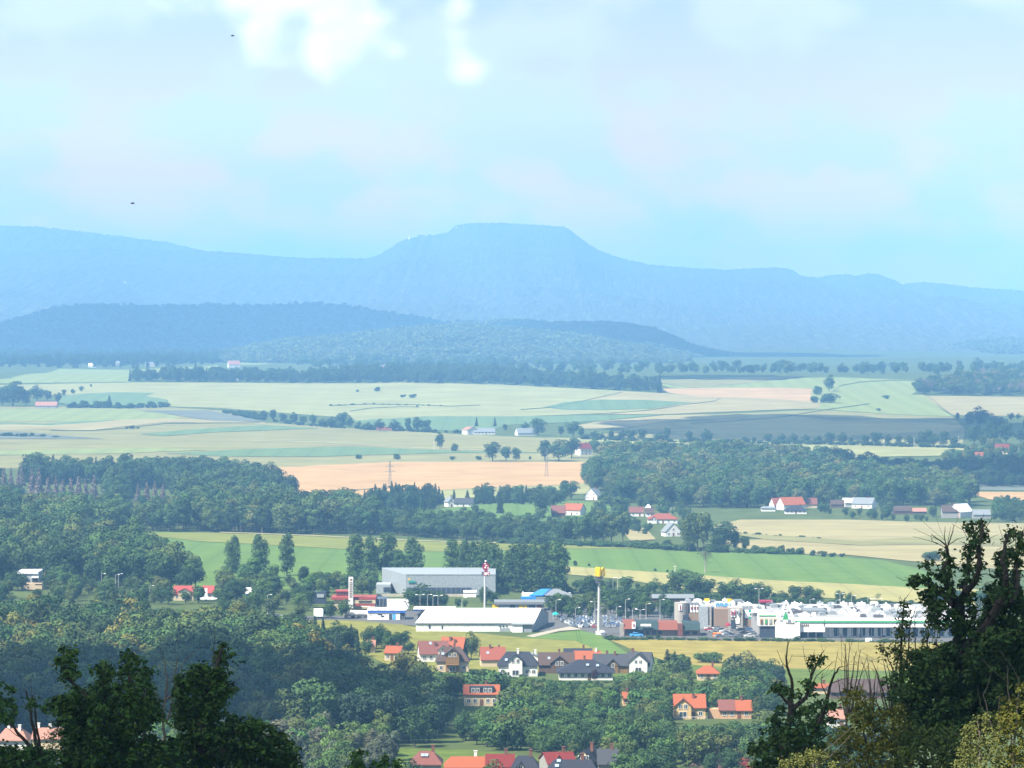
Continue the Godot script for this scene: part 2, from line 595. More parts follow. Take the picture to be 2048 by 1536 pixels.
func round_lobes(rn: RandomNumberGenerator, k: int, wide: float, low: float, lobe: float) -> Array:
	var out := []
	var cy := (1.0 + low) / 2.0
	for i in k:
		var d := Vector3(rn.randfn(), rn.randfn() * 0.9, rn.randfn()).normalized() * pow(rn.randf(), 0.45)
		var r := lobe * rn.randf_range(0.7, 1.3)
		var p := Vector3(d.x * (wide - r * 0.75), cy + d.y * ((1.0 - low) / 2.0 - r * 0.8), d.z * (wide - r * 0.75))
		if p.y < cy: p.x *= 0.9; p.z *= 0.9
		out.append([p, Vector3(r, r * rn.randf_range(0.7, 0.95), r)])
	return out

func limbs(rn: RandomNumberGenerator, lobes: Array, r0: float, top: float) -> ArrayMesh:
	var st := begin()
	var lean := Vector3(rn.randf_range(-0.03, 0.03), 0, rn.randf_range(-0.03, 0.03))
	var prev := Vector3(0, -0.04, 0)
	for k in 4:
		var t := (k + 1) / 4.0
		var p := Vector3(0, top * t, 0) + lean * t + Vector3(rn.randf_range(-0.01, 0.01), 0, rn.randf_range(-0.01, 0.01))
		tube(st, prev, p, r0 * (1.0 - 0.2 * k), r0 * (0.8 - 0.2 * k), 6, false)
		prev = p
	for k in mini(lobes.size(), 9):
		var l: Vector3 = lobes[k][0]
		var a := Vector3(0, clampf(l.y - 0.18, 0.15, top * 0.95), 0)
		tube(st, a, l, r0 * 0.42, r0 * 0.1, 4, false)
	return mesh_of(st)

func spruce_shape(rn: RandomNumberGenerator, wide: float, layers: int, size: float) -> ArrayMesh:
	var lobes := []
	for k in layers:
		var t := float(k) / layers
		var ring := wide * pow(1.0 - t, 0.85) + 0.012
		var n := int(lerpf(9.0, 3.0, t))
		var y := 0.06 + 0.92 * t
		for q in n:
			var a := TAU * (q + rn.randf() * 0.7) / n
			var rr := ring * rn.randf_range(0.5, 0.95)
			lobes.append([Vector3(cos(a) * rr * 0.62, y - rr * 0.22, sin(a) * rr * 0.62), Vector3(rr * 0.45 + 0.006, 0.028, rr * 0.45 + 0.006)])
	return sprays(lobes, 1500, size, rn, 0.35)

func make_tree_shapes() -> void:
	var rn := RandomNumberGenerator.new()
	rn.seed = 4242
	T.crowns = []
	T.trunks = []
	# 0-5 broadleaf of varied habit
	var habit := [[26, 0.37, 0.03, 0.15], [32, 0.43, 0.01, 0.14], [22, 0.31, 0.05, 0.14], [30, 0.39, 0.08, 0.13], [38, 0.48, 0.0, 0.14], [20, 0.27, 0.0, 0.12]]
	for p in habit:
		var l := round_lobes(rn, p[0], p[1], p[2], p[3])
		T.crowns.append(sprays(l, 3000, 0.026, rn))
		T.trunks.append(limbs(rn, l, 0.024, 0.66))
	# 6-8 poplars, tall and narrow with a clear stem
	for k in 3:
		var l := []
		for q in 64:
			var t := (q + rn.randf()) / 64.0
			var w := (0.225 - 0.012 * k) * pow(sin(PI * clampf(0.13 + t * 0.79, 0, 1)), 0.42)
			var a := rn.randf() * TAU
			l.append([Vector3(cos(a) * w * 0.5, 0.12 + 0.83 * t, sin(a) * w * 0.5), Vector3(w * 0.5, 0.075, w * 0.5)])
		T.crowns.append(sprays(l, 3600, 0.019, rn))
		T.trunks.append(limbs(rn, [], 0.014, 0.9))
	# 9-10 spruces
	for k in 2:
		T.crowns.append(spruce_shape(rn, 0.17 + 0.05 * k, 22, 0.026))
		T.trunks.append(limbs(rn, [], 0.016, 0.95))
	# 11-12 bushes down to the ground
	for k in 2:
		var l := round_lobes(rn, 14, 0.58 + 0.2 * k, -0.1, 0.25)
		T.crowns.append(sprays(l, 1500, 0.05, rn))
		T.trunks.append(limbs(rn, l, 0.03, 0.5))
	# 13-14 thin half-dead crowns in which limbs show
	for k in 2:
		var l := round_lobes(rn, 16, 0.26, 0.15, 0.12)
		T.crowns.append(sprays(l, 700, 0.014, rn))
		T.trunks.append(limbs(rn, l, 0.02, 0.85))
	# far crowns with few faces
	T.far = sprays(round_lobes(rn, 7, 0.45, 0.0, 0.26), 130, 0.12, rn)
	T.far_spruce = spruce_shape(rn, 0.22, 9, 0.05)
	M.bark = matte(Color(0.10, 0.085, 0.07), 3.0)
	M.bark_pale = matte(Color(0.30, 0.27, 0.24), 3.0)
	var tones := {"mid": Color(0.042, 0.082, 0.024), "dark": Color(0.027, 0.055, 0.020), "olive": Color(0.062, 0.088, 0.026), "yellow": Color(0.108, 0.112, 0.028), "light": Color(0.060, 0.112, 0.027), "grey": Color(0.066, 0.078, 0.050), "blue": Color(0.022, 0.042, 0.026), "purple": Color(0.040, 0.015, 0.023), "linden": Color(0.088, 0.105, 0.040), "dead": Color(0.158, 0.125, 0.112)}
	for k in tones:
		M["leaf_" + k] = leafy(tones[k])

# ---------------------------------------------------------------- fields, draped over the ground cell by cell
func outline(pts: Array) -> PackedVector2Array:
	var out := PackedVector2Array()
	for k in pts.size():
		var p := G(pts[k][0], pts[k][1])
		out.append(Vector2(p.x, p.z))
	return out

func drape(poly: PackedVector2Array, lift: float) -> ArrayMesh:
	var rows := ground_rows()
	var box := Rect2(poly[0], Vector2.ZERO)
	for p in poly: box = box.expand(p)
	var v := PackedVector3Array()
	var n := PackedVector3Array()
	for i in rows.size() - 1:
		var z0 := -rows[i]
		var z1 := -rows[i + 1]
		if z1 > box.end.y or z0 < box.position.y: continue
		for j in COLS:
			var q := PackedVector2Array([Vector2(ground_x(rows[i], j), z0), Vector2(ground_x(rows[i], j + 1), z0), Vector2(ground_x(rows[i + 1], j + 1), z1), Vector2(ground_x(rows[i + 1], j), z1)])
			if minf(q[0].x, q[3].x) > box.end.x or maxf(q[1].x, q[2].x) < box.position.x: continue
			for piece in Geometry2D.intersect_polygons(poly, q):
				var ids := Geometry2D.triangulate_polygon(piece)
				for k in ids:
					var p: Vector2 = piece[k]
					v.append(Vector3(p.x, h(p.x, p.y) + lift, p.y))
					n.append(Vector3(h(p.x - 3, p.y) - h(p.x + 3, p.y), 6.0, h(p.x, p.y - 3) - h(p.x, p.y + 3)).normalized())
	var idx := PackedInt32Array()
	for k in range(0, v.size(), 3):
		var up := (v[k + 2] - v[k]).cross(v[k + 1] - v[k]).y > 0
		idx.append_array([k, k + 1, k + 2] if up else [k, k + 2, k + 1])
	var a := []
	a.resize(Mesh.ARRAY_MAX)
	a[Mesh.ARRAY_VERTEX] = v
	a[Mesh.ARRAY_NORMAL] = n
	a[Mesh.ARRAY_INDEX] = idx
	var m := ArrayMesh.new()
	if v.size(): m.add_surface_from_arrays(Mesh.PRIMITIVE_TRIANGLES, a)
	return m

func field(called: String, label: String, mat: String, lift: float, pts: Array) -> void:
	tag(part(called, drape(outline(pts), lift), M[mat], self), label, "field", "", "structure")

func make_fields() -> void:
	var far := Vector3(1100, 80, 420)
	M.pale = crop(Color(0.255, 0.258, 0.112), far)
	M.pale_green = drilled(Color(0.175, 0.210, 0.080), far, 30.0)
	M.olive = crop(Color(0.211, 0.204, 0.088), far)
	M.tan = crop(Color(0.285, 0.250, 0.125), far)
	M.peach = crop(Color(0.39, 0.268, 0.140), far)
	M.field_green = drilled(Color(0.102, 0.156, 0.075), far, 30.0)
	M.field_dark = crop(Color(0.128, 0.145, 0.118), far)
	M.gold = crop(Color(0.395, 0.252, 0.118), Vector3(700, 60, 260))
	M.near_green = drilled(Color(0.090, 0.150, 0.038), Vector3(500, 60, 150), 22.0)
	M.near_olive = crop(Color(0.170, 0.190, 0.048), Vector3(500, 60, 150))
	M.near_yellow = drilled(Color(0.245, 0.230, 0.095), Vector3(400, 40, 120), 18.0)
	M.meadow = crop(Color(0.185, 0.185, 0.045), Vector3(70, 30, 130), 1.3)
	M.meadow_gold = crop(Color(0.245, 0.205, 0.055), Vector3(90, 30, 150), 1.3)
	M.meadow_green = crop(Color(0.095, 0.136, 0.027), Vector3(60, 30, 110), 1.4)
	M.asphalt = matte(Color(0.091, 0.091, 0.091), 16.0)
	field("field", "pale field in front of the dark hill at the left edge", "pale_green", 0.4, [[-90, 768], [20, 757], [60, 748], [120, 738], [250, 740], [380, 734], [435, 731], [445, 738], [270, 752], [265, 764], [100, 766]])
	field("field", "small pale green field among trees at the foot of the middle hill", "pale_green", 0.4, [[450, 722], [462, 707], [510, 703], [560, 701], [566, 722], [520, 730], [470, 731]])
	field("field", "long pale grain field below the dark wood strip", "pale", 0.3, [[-90, 772], [200, 766], [510, 766], [800, 765], [1000, 769], [1330, 787], [1420, 800], [1300, 822], [1020, 834], [700, 842], [690, 835], [450, 817], [340, 813], [335, 800], [120, 790], [-90, 800]])
	field("field", "green field beside the red-roofed farmhouse at the left edge", "field_green", 0.5, [[118, 806], [125, 792], [180, 787], [230, 785], [312, 786], [290, 793], [332, 799], [335, 812], [150, 813]])
	field("field", "tan-green field right of the long pale grain field", "tan", 0.5, [[1164, 803], [1244, 784], [1330, 787], [1440, 793], [1536, 798], [1640, 803], [1640, 817], [1480, 823], [1330, 829], [1200, 829], [1300, 822], [1360, 812]])
	field("field", "dark green lens-shaped field between pale grain fields", "field_green", 0.7, [[1088, 815], [1130, 805], [1200, 800], [1300, 801], [1385, 806], [1340, 812], [1300, 818], [1200, 821], [1130, 820]])
	field("field", "pale green field on the rise around the tall tree and its bushes", "pale_green", 0.3, [[1300, 764], [1385, 776], [1536, 762], [1600, 756], [1680, 755], [1760, 758], [1870, 761], [1822, 790], [1848, 790], [1905, 833], [1790, 829], [1640, 819], [1536, 818], [1536, 800], [1622, 803], [1622, 777], [1345, 777]])
	field("field", "peach-coloured stubble field left of the tall tree", "peach", 0.6, [[1325, 778], [1400, 777], [1536, 776], [1624, 778], [1620, 804], [1536, 798], [1400, 794], [1336, 786]])
	field("field", "hollow behind the peach stubble field, shaded by an added cloud", "olive", 0.6, [[1290, 762], [1440, 757], [1620, 752], [1530, 763], [1440, 773], [1385, 776]])
	field("field", "tan field below the wood at the right edge", "tan", 0.3, [[1848, 792], [2130, 795], [2130, 832], [1960, 832], [1905, 830]])
	field("field", "wide shaded field behind the long row of roadside trees", "olive", 0.35, [[1150, 882], [1250, 858], [1330, 842], [1420, 829], [1500, 826], [1640, 820], [1790, 830], [1905, 834], [1930, 858], [1925, 893], [1600, 886], [1300, 880]])
	field("field", "green strip above the farms with white gables", "field_green", 0.35, [[690, 842], [850, 833], [1020, 833], [1170, 831], [1330, 829], [1200, 842], [1020, 850], [960, 864], [800, 858]])
	field("field", "tan wedge between the green strip and the wide shaded field", "tan", 0.5, [[1150, 852], [1200, 843], [1330, 831], [1420, 829], [1330, 842], [1250, 857], [1170, 858]])
	field("field", "broad olive grain field on the left, above the golden wheat", "olive", 0.3, [[-90, 812], [340, 815], [450, 822], [520, 845], [700, 856], [900, 868], [1160, 879], [1210, 890], [1190, 926], [900, 926], [520, 938], [-90, 938]])
	field("field", "light green field at the left edge below the farmhouse", "pale_green", 0.5, [[-90, 818], [260, 818], [330, 826], [360, 838], [150, 844], [-90, 843]])
	field("field", "grey-green wedge pointing right beside the light green field", "field_dark", 0.7, [[270, 822], [420, 822], [500, 838], [530, 845], [430, 843], [330, 828]])
	field("field", "thin green stripe at the left edge", "field_green", 0.6, [[-90, 845], [30, 846], [90, 848], [170, 843], [240, 840], [130, 852], [80, 852], [-90, 852]])
	field("field", "winding tan stripe across the left slope", "tan", 0.7, [[-90, 852], [30, 850], [100, 852], [170, 847], [240, 841], [330, 838], [530, 846], [530, 849], [330, 845], [240, 855], [180, 862], [90, 860], [-90, 863]])
	field("field", "dark stripe with bushes at the left edge", "field_dark", 0.7, [[-90, 866], [30, 864], [90, 869], [210, 879], [-90, 878]])
	field("field", "green tongue right of the small hedge island", "field_green", 0.7, [[280, 869], [380, 860], [530, 851], [640, 858], [420, 866], [330, 873]])
	field("field", "dim green streak across the olive field above the golden wheat", "field_green", 0.7, [[330, 908], [500, 899], [700, 894], [900, 902], [1150, 907], [900, 907], [640, 914], [450, 914]])
	field("field", "dull green streak on the olive field above the dead trees", "pale_green", 0.7, [[-90, 905], [120, 900], [300, 897], [420, 901], [240, 908], [-90, 913]])
	field("field", "pale strip in front of the long row of roadside trees", "pale", 0.5, [[1090, 876], [1500, 882], [1900, 894], [2000, 897], [1900, 912], [1700, 915], [1450, 899], [1200, 889]])
	field("wheat_field", "golden wheat field in the middle of the picture", "gold", 0.6, [[500, 955], [520, 938], [650, 931], [790, 925], [1030, 925], [1200, 926], [1200, 963], [1140, 970], [960, 977], [790, 986], [640, 999], [560, 992], [540, 968]])
	field("field", "pale grass strip along the lower edge of the golden wheat", "pale", 0.4, [[590, 1004], [640, 999], [790, 986], [960, 977], [1200, 964], [1180, 988], [1000, 992], [860, 1002], [720, 1003]])
	field("field", "green pasture between the village houses", "near_green", 0.3, [[860, 1022], [920, 1013], [1080, 1000], [1160, 1003], [1300, 1018], [1100, 1042], [950, 1062], [780, 1037]])
	field("field", "grey-green field at the right edge below the dark hedge", "field_dark", 0.4, [[1920, 950], [2130, 952], [2130, 984], [1940, 980]])
	field("field", "tan stubble patch at the right edge behind the half-timbered house", "gold", 0.5, [[1930, 985], [2130, 985], [2130, 1004], [1980, 1000]])
	field("field", "pale tan field right of the village", "tan", 0.3, [[1420, 1054], [1480, 1040], [1700, 1040], [1850, 1045], [2130, 1048], [2130, 1076], [1900, 1070], [1720, 1083], [1600, 1079], [1470, 1069]])
	field("field", "grey-green stripe between two tan fields on the right", "olive", 0.5, [[1440, 1066], [1536, 1071], [1720, 1083], [1900, 1070], [2130, 1076], [2130, 1098], [1900, 1090], [1720, 1092], [1536, 1081]])
	field("field", "tan field above the large green field on the right", "tan", 0.3, [[1440, 1083], [1536, 1079], [1700, 1091], [1900, 1089], [2130, 1097], [2130, 1145], [1900, 1134], [1830, 1124], [1700, 1111], [1500, 1103]])
	field("field", "bare sandy patch beside the white gabled new house", "tan", 0.5, [[1240, 1060], [1290, 1057], [1312, 1080], [1262, 1084]])
	field("field", "large green field behind the poplars and the shopping centre", "near_green", 0.25, [[180, 1095], [270, 1064], [400, 1066], [512, 1069], [640, 1074], [760, 1080], [900, 1086], [1120, 1090], [1300, 1097], [1536, 1107], [1650, 1112], [1760, 1121], [1830, 1136], [1870, 1152], [1860, 1178], [1700, 1169], [1536, 1161], [1400, 1151], [1130, 1133], [1130, 1172], [900, 1172], [500, 1182], [300, 1177]])
	field("field", "olive upper band of the large green field", "near_olive", 0.45, [[262, 1068], [400, 1066.5], [512, 1069.5], [640, 1074.5], [760, 1080.5], [900, 1086.5], [1120, 1090.5], [1300, 1098], [1120, 1099], [900, 1105], [700, 1100], [520, 1090], [400, 1084], [300, 1072]])
	field("field", "yellow grain strip behind the shopping centre", "near_yellow", 0.3, [[1130, 1133], [1400, 1151], [1536, 1161], [1700, 1169], [1860, 1178], [2130, 1182], [2130, 1215], [1850, 1208], [1600, 1194], [1400, 1184], [1250, 1160], [1130, 1149]])
	field("meadow", "yellow-green meadow below the white warehouse", "meadow", 0.12, [[560, 1244], [700, 1238], [760, 1240], [830, 1255], [1060, 1277], [1150, 1280], [1232, 1312], [1200, 1345], [800, 1345], [700, 1290]])
	field("meadow", "golden meadow in front of the shopping centre", "meadow_gold", 0.12, [[1222, 1281], [1300, 1277], [1800, 1285], [2200, 1296], [2200, 1352], [1420, 1334], [1330, 1322], [1270, 1302]])
	field("meadow", "green lower edge of the golden meadow", "meadow_green", 0.10, [[1232, 1312], [1330, 1322], [1420, 1334], [2200, 1352], [2200, 1410], [1300, 1372], [1200, 1345]])
	field("embankment_grass", "green bank between the warehouse drive and the arch pole", "near_green", 0.2, [[1040, 1276], [1160, 1261], [1200, 1271], [1262, 1312], [1230, 1313], [1150, 1282]])
	field("meadow", "sunlit grass strip below the dark wood at the bottom", "meadow_green", 0.12, [[760, 1497], [940, 1500], [1010, 1508], [1100, 1520], [1000, 1534], [780, 1534]])

# a narrow track or field margin along a line of pixels
func track(called: String, label: String, mat: String, pts: Array, rows: float, lift := 0.6) -> void:
	var loop := []
	for p in pts: loop.append([p[0], p[1] - rows / 2])
	for k in pts.size(): loop.append([pts[pts.size() - 1 - k][0], pts[pts.size() - 1 - k][1] + rows / 2])
	tag(part(called, drape(outline(loop), lift), M[mat], self), label, "track", "", "structure")

func make_roads() -> void:
	M.margin = crop(Color(0.340, 0.313, 0.184), Vector3(120, 40, 60))
	M.ditch = crop(Color(0.068, 0.095, 0.041), Vector3(120, 40, 60))
	track("path", "pale grass margin along the upper edge of the large green field", "margin", [[440, 1066], [512, 1068.2], [640, 1073.2], [760, 1079.2], [900, 1085], [1120, 1089], [1300, 1096], [1536, 1106], [1650, 1111]], 1.3)
	track("path", "farm track along the hedge in the olive field above the golden wheat", "margin", [[500, 882], [640, 885], [760, 892], [860, 898], [960, 901], [1040, 902]], 1.0)
	track("path", "dark ditch line below the golden wheat", "ditch", [[560, 994], [640, 987], [760, 978], [820, 976]], 1.0, 0.8)
	track("path", "dark ditch between the green tongue and the tan stripe", "ditch", [[100, 862], [190, 862], [260, 856], [330, 848], [520, 846]], 0.9, 0.9)
	track("path", "curved dark ditch in the long pale grain field", "ditch", [[660, 812], [740, 809], [830, 810], [900, 813], [960, 811]], 0.8, 0.8)
	track("path", "second curved ditch below the first in the pale grain field", "ditch", [[700, 823], [740, 817], [800, 814], [840, 815]], 0.8, 0.8)
	track("path", "dark field boundary rising to the tan-green field", "ditch", [[1040, 820], [1110, 815], [1164, 803], [1244, 785]], 0.9, 0.9)
	track("path", "curved field boundary right of the dark lens-shaped field", "ditch", [[1220, 828], [1290, 822], [1370, 810], [1430, 803], [1440, 797]], 0.8, 0.9)
	track("path", "boundary line that climbs across the wide dark field", "ditch", [[1380, 848], [1480, 842], [1570, 834], [1640, 822], [1740, 808]], 0.9, 0.9)
	track("path", "boundary line on the pale rise beside the tall tree", "ditch", [[1660, 790], [1680, 772], [1720, 765], [1780, 761], [1860, 761]], 0.8, 0.9)
	track("path", "slanting boundary between the pale rise and the tan field", "ditch", [[1856, 793], [1880, 812], [1904, 831]], 1.0, 0.9)
	tag(part("car_park", drape(outline([[640, 1240], [700, 1230], [850, 1218], [1200, 1214], [1960, 1216], [1960, 1285], [1225, 1279], [1195, 1270], [1160, 1260], [1100, 1264], [830, 1252], [720, 1242]]), 0.15), M.asphalt, self), "grey asphalt car park and yards around the shopping centre", "car park", "", "structure")
	tag(part("road", drape(outline([[300, 1240], [420, 1238], [640, 1232], [700, 1232], [640, 1240], [430, 1243], [300, 1246]]), 0.14), M.asphalt, self), "grey road in front of the parked cars on the left", "road", "", "structure")
	M.gravel = matte(Color(0.294, 0.266, 0.210), 9.0)
	tag(part("path", drape(outline([[1052, 1273], [1100, 1262], [1140, 1254], [1165, 1260], [1120, 1263], [1066, 1276]]), 0.3), M.gravel, self), "light gravel drive beside the white warehouse", "path", "", "structure")

# ---------------------------------------------------------------- trees
# things of the photograph that trees in front must not hide: x0, y0, x1, y1 in photograph pixels
const SEEN := [[836, 1276, 940, 1345], [740, 1290, 805, 1318], [958, 1295, 1012, 1322], [992, 1303, 1079, 1352], [1078, 1300, 1200, 1345], [1105, 1320, 1240, 1362], [1188, 1308, 1258, 1342], [1256, 1305, 1306, 1342], [1393, 1332, 1440, 1350], [1343, 1390, 1416, 1446], [1418, 1402, 1506, 1442], [925, 1370, 1002, 1412], [1246, 1387, 1259, 1412], [885, 1514, 1010, 1560], [1160, 1496, 1212, 1545], [1080, 1508, 1200, 1560], [975, 1508, 1080, 1560], [820, 1503, 885, 1560], [1660, 1360, 1790, 1395], [1615, 1370, 1665, 1385], [0, 1450, 128, 1495], [880, 985, 950, 1012], [1165, 975, 1205, 1000], [1100, 1005, 1170, 1034], [1255, 1008, 1308, 1034], [1293, 1025, 1358, 1048], [1324, 1043, 1362, 1073], [1520, 985, 1630, 1032], [1660, 990, 1755, 1020], [1785, 1010, 1855, 1030], [1885, 1005, 1980, 1038], [35, 1143, 85, 1180], [338, 1170, 430, 1200], [750, 1145, 992, 1192], [672, 1182, 830, 1240], [620, 1212, 650, 1235], [1390, 1368, 1400, 1372], [70, 803, 112, 817], [1153, 885, 1184, 911], [1655, 1420, 1700, 1450], [370, 1490, 445, 1530], [56, 930, 200, 984], [268, 960, 336, 992], [0, 934, 46, 968]]

func hides(px: float, base: float, tall: float, wide: float) -> bool:
	for b in SEEN:
		if base > b[3] - 3.0 and base - tall < b[3] - 6.0 and px + wide > b[0] and px - wide < b[2]:
			return true
		if px > b[0] - 2.0 and px < b[2] + 2.0 and base > b[3] - 14.0 and base <= b[3] - 3.0:
			return true
	return false

# the photograph pixel of a point
func pixel(p: Vector3) -> Vector2:
	var q := Basis(Vector3.RIGHT, PITCH) * (p - Vector3(0, EYE, 0))
	return Vector2(1024.0 + q.x / -q.z / PX, 768.0 - q.y / -q.z / PX)

const KINDS := {"broad": [0, 1, 2, 3, 4], "tall": [2, 5, 0], "poplar": [6, 7, 8], "spruce": [9, 10], "bush": [11, 12], "sparse": [13, 14]}
const CALLED := {"broad": "broadleaf_tree", "tall": "broadleaf_tree", "poplar": "poplar_tree", "spruce": "spruce_tree", "bush": "bush", "sparse": "sparse_tree"}
const CLASS := {"broad": "tree", "tall": "tree", "poplar": "tree", "spruce": "tree", "bush": "bush", "sparse": "tree"}

func tree(kind: String, label: String, group: String, p: Vector3, tall: float, tone: String, wide := 1.0, called := "") -> Node3D:
	var pick: int = KINDS[kind][rng.randi() % KINDS[kind].size()]
	var o := thing(called if called else CALLED[kind], label, CLASS[kind], p, rng.randf() * TAU, group)
	o.scale = Vector3(tall * wide, tall, tall * wide)
	part("crown", T.crowns[pick], M["leaf_" + tone], o)
	part("trunk", T.trunks[pick], M.bark_pale if kind == "sparse" else M.bark, o)
	return o

# one tree by the pixel of its foot and its height in pixels
func tree_at(kind: String, label: String, px: float, base: float, tall: float, tone: String, wide := 1.0, group := "", called := "") -> void:
	var p := G(px, base)
	tree(kind, label, group, p, tall * mpp(p.z), tone, wide, called)

const COUNT_WORDS := ["first", "second", "third", "fourth", "fifth", "sixth", "seventh", "eighth", "ninth", "tenth", "eleventh", "twelfth", "thirteenth", "fourteenth", "fifteenth", "sixteenth", "seventeenth", "eighteenth", "nineteenth", "twentieth"]

func place_word(k: int, n: int) -> String:
	if n == 1: return ""
	if k < 20 and (k < n / 2.0 or n - k > 20): return ", %s from the left" % COUNT_WORDS[k]
	return ", %s from the right" % COUNT_WORDS[n - 1 - k] if n - 1 - k < 20 else ""

func row_of(kind: String, called_label: String, group: String, spots: Array, tones: Array, called := "") -> void:
	spots.sort_custom(func(a, b): return a[0] < b[0])
	for k in spots.size():
		var s: Array = spots[k]
		var label := called_label + place_word(k, spots.size())
		var vary := rng.randf_range(0.82, 1.16) if kind in ["broad", "bush"] else 1.0
		tree_at(kind, label, s[0], s[1], s[2] * vary, tones[rng.randi() % tones.size()], (s[3] if s.size() > 3 else 1.0) * (rng.randf_range(0.85, 1.35) if vary != 1.0 else rng.randf_range(0.93, 1.08)), group, called)

# a wood on a piece of ground outlined by the pixels of its trees' feet; its nearest trees are things, the rest one mass
func wood(called: String, label: String, pts: Array, spacing: float, low: float, high: float, mix: Array, singles: int, single_label: String, mass_far := false, singles_called := "forest_tree") -> void:
	var poly := outline(pts)
	var box := Rect2(poly[0], Vector2.ZERO)
	for p in poly: box = box.expand(p)
	var found := []
	var z := box.position.y
	while z < box.end.y:
		var x := box.position.x
		while x < box.end.x:
			var q := Vector2(x + rng.randf_range(-0.45, 0.45) * spacing, z + rng.randf_range(-0.45, 0.45) * spacing)
			x += spacing
			if not Geometry2D.is_point_in_polygon(q, poly): continue
			var tall := rng.randf_range(low * 0.8, high * 1.02) * (1.16 if rng.randf() < 0.12 else 1.0)
			var p := Vector3(q.x, h(q.x, q.y), q.y)
			var s := pixel(p)
			var m := mpp(p.z)
			if hides(s.x, s.y, tall / m, tall * 0.36 / m): continue
			var pick: Array = mix[rng.randi() % mix.size()]
			found.append([p, tall, pick[0], pick[1]])
		z += spacing
	found.sort_custom(func(a, b): return a[0].z > b[0].z)
	var rest := {}
	var taken := 0
	for f in found:
		var s := pixel(f[0])
		if taken < singles and s.x > -20 and s.x < 2068 and s.y - f[1] / mpp(f[0].z) < 1530:
			taken += 1
			var mid := pixel(Vector3((box.position.x + box.end.x) / 2, f[0].y, f[0].z)).x
			var span := box.size.x / mpp(f[0].z)
			var side := "left" if s.x < clampf(mid, 200, 1850) - span * 0.14 else "right" if s.x > clampf(mid, 200, 1850) + span * 0.14 else "middle"
			var build := "tall" if f[1] > lerpf(low, high, 0.66) else "low" if f[1] < lerpf(low, high, 0.33) else ""
			var look: String = (build + " " + {"mid": "green", "dark": "dark green", "olive": "olive-green", "yellow": "yellowish", "light": "bright green", "grey": "grey-green", "blue": "blue-green", "purple": "purple", "linden": "pale yellow-green", "dead": "grey dead"}[f[3]]).strip_edges()
			tree(f[2], "%s %s, %s part" % [look, single_label % ({"broad": "tree", "tall": "slim tree", "spruce": "spruce", "poplar": "poplar", "bush": "bush", "sparse": "half-bare tree"}[f[2]]), side], called.replace("_", " ") + " trees: " + label, f[0], f[1], f[3], rng.randf_range(0.9, 1.15), "spruce_tree" if f[2] == "spruce" else singles_called)
		else:
			var pick: int = KINDS[f[2]][rng.randi() % KINDS[f[2]].size()]
			var key := [pick, f[3]]
			if not rest.has(key): rest[key] = []
			rest[key].append([f[0], f[1]])
	if rest.is_empty(): return
	var o := Node3D.new()
	o.name = numbered(called)
	add_child(o)
	tag(o, label, "forest", "", "stuff")
	for key in rest:
		for what in ["crown", "trunk"]:
			if what == "trunk" and mass_far: continue
			var mm := MultiMesh.new()
			mm.transform_format = MultiMesh.TRANSFORM_3D
			mm.use_colors = true
			mm.mesh = T.crowns[key[0]] if what == "crown" else T.trunks[key[0]]
			mm.instance_count = rest[key].size()
			var k := 0
			for f in rest[key]:
				var turn := float(int(absf(f[0].x * 37.0 + f[0].z * 11.0)) % 628) / 100.0
				var wide := 0.95 + 0.25 * fmod(absf(f[0].x), 1.0)
				mm.set_instance_transform(k, Transform3D(Basis(Vector3.UP, turn).scaled(Vector3(f[1] * wide, f[1], f[1] * wide)), f[0]))
				var g := 0.8 + 0.45 * fmod(absf(f[0].z * 1.7), 1.0)
				var warm := 0.85 + 0.4 * fmod(absf(f[0].x * 2.3), 1.0)
				mm.set_instance_color(k, Color(g * warm, g, g * 0.95))
				k += 1
			var mi := MultiMeshInstance3D.new()
			mi.name = what
			mi.multimesh = mm
			mi.material_override = M["leaf_" + key[1]] if what == "crown" else M.bark
			mi.set_meta("kind", "stuff")
			o.add_child(mi, true)

# scrub that grows in a line along the pixels given: nobody could count its shrubs
func hedge(label: String, pts: Array, tall_px: float, step: float, tone: String) -> void:
	var o := Node3D.new()
	o.name = numbered("hedge")
	add_child(o)
	tag(o, label, "hedge", "", "stuff")
	var spots := []
	for k in pts.size() - 1:
		var a := Vector2(pts[k][0], pts[k][1])
		var b := Vector2(pts[k + 1][0], pts[k + 1][1])
		var n := int(a.distance_to(b) / step) + 1
		for q in n:
			if rng.randf() < 0.22: continue
			var c := a.lerp(b, (q + rng.randf()) / n)
			var p := G(c.x, c.y + rng.randf_range(-0.6, 0.6))
			spots.append([p, tall_px * mpp(p.z) * rng.randf_range(0.5, 1.4), rng.randf_range(1.0, 2.2)])
	for v in 2:
		var mm := MultiMesh.new()
		mm.transform_format = MultiMesh.TRANSFORM_3D
		mm.mesh = T.crowns[11 + v]
		var mine := []
		for k in spots.size():
			if k % 2 == v: mine.append(spots[k])
		if mine.is_empty(): continue
		mm.instance_count = mine.size()
		for k in mine.size():
			var s: Array = mine[k]
			mm.set_instance_transform(k, Transform3D(Basis(Vector3.UP, k * 1.7).scaled(Vector3(s[1] * s[2], s[1], s[1] * s[2])), s[0]))
		var mi := MultiMeshInstance3D.new()
		mi.name = "shrubbery"
		mi.multimesh = mm
		mi.material_override = M["leaf_" + tone]
		mi.set_meta("kind", "stuff")
		o.add_child(mi, true)

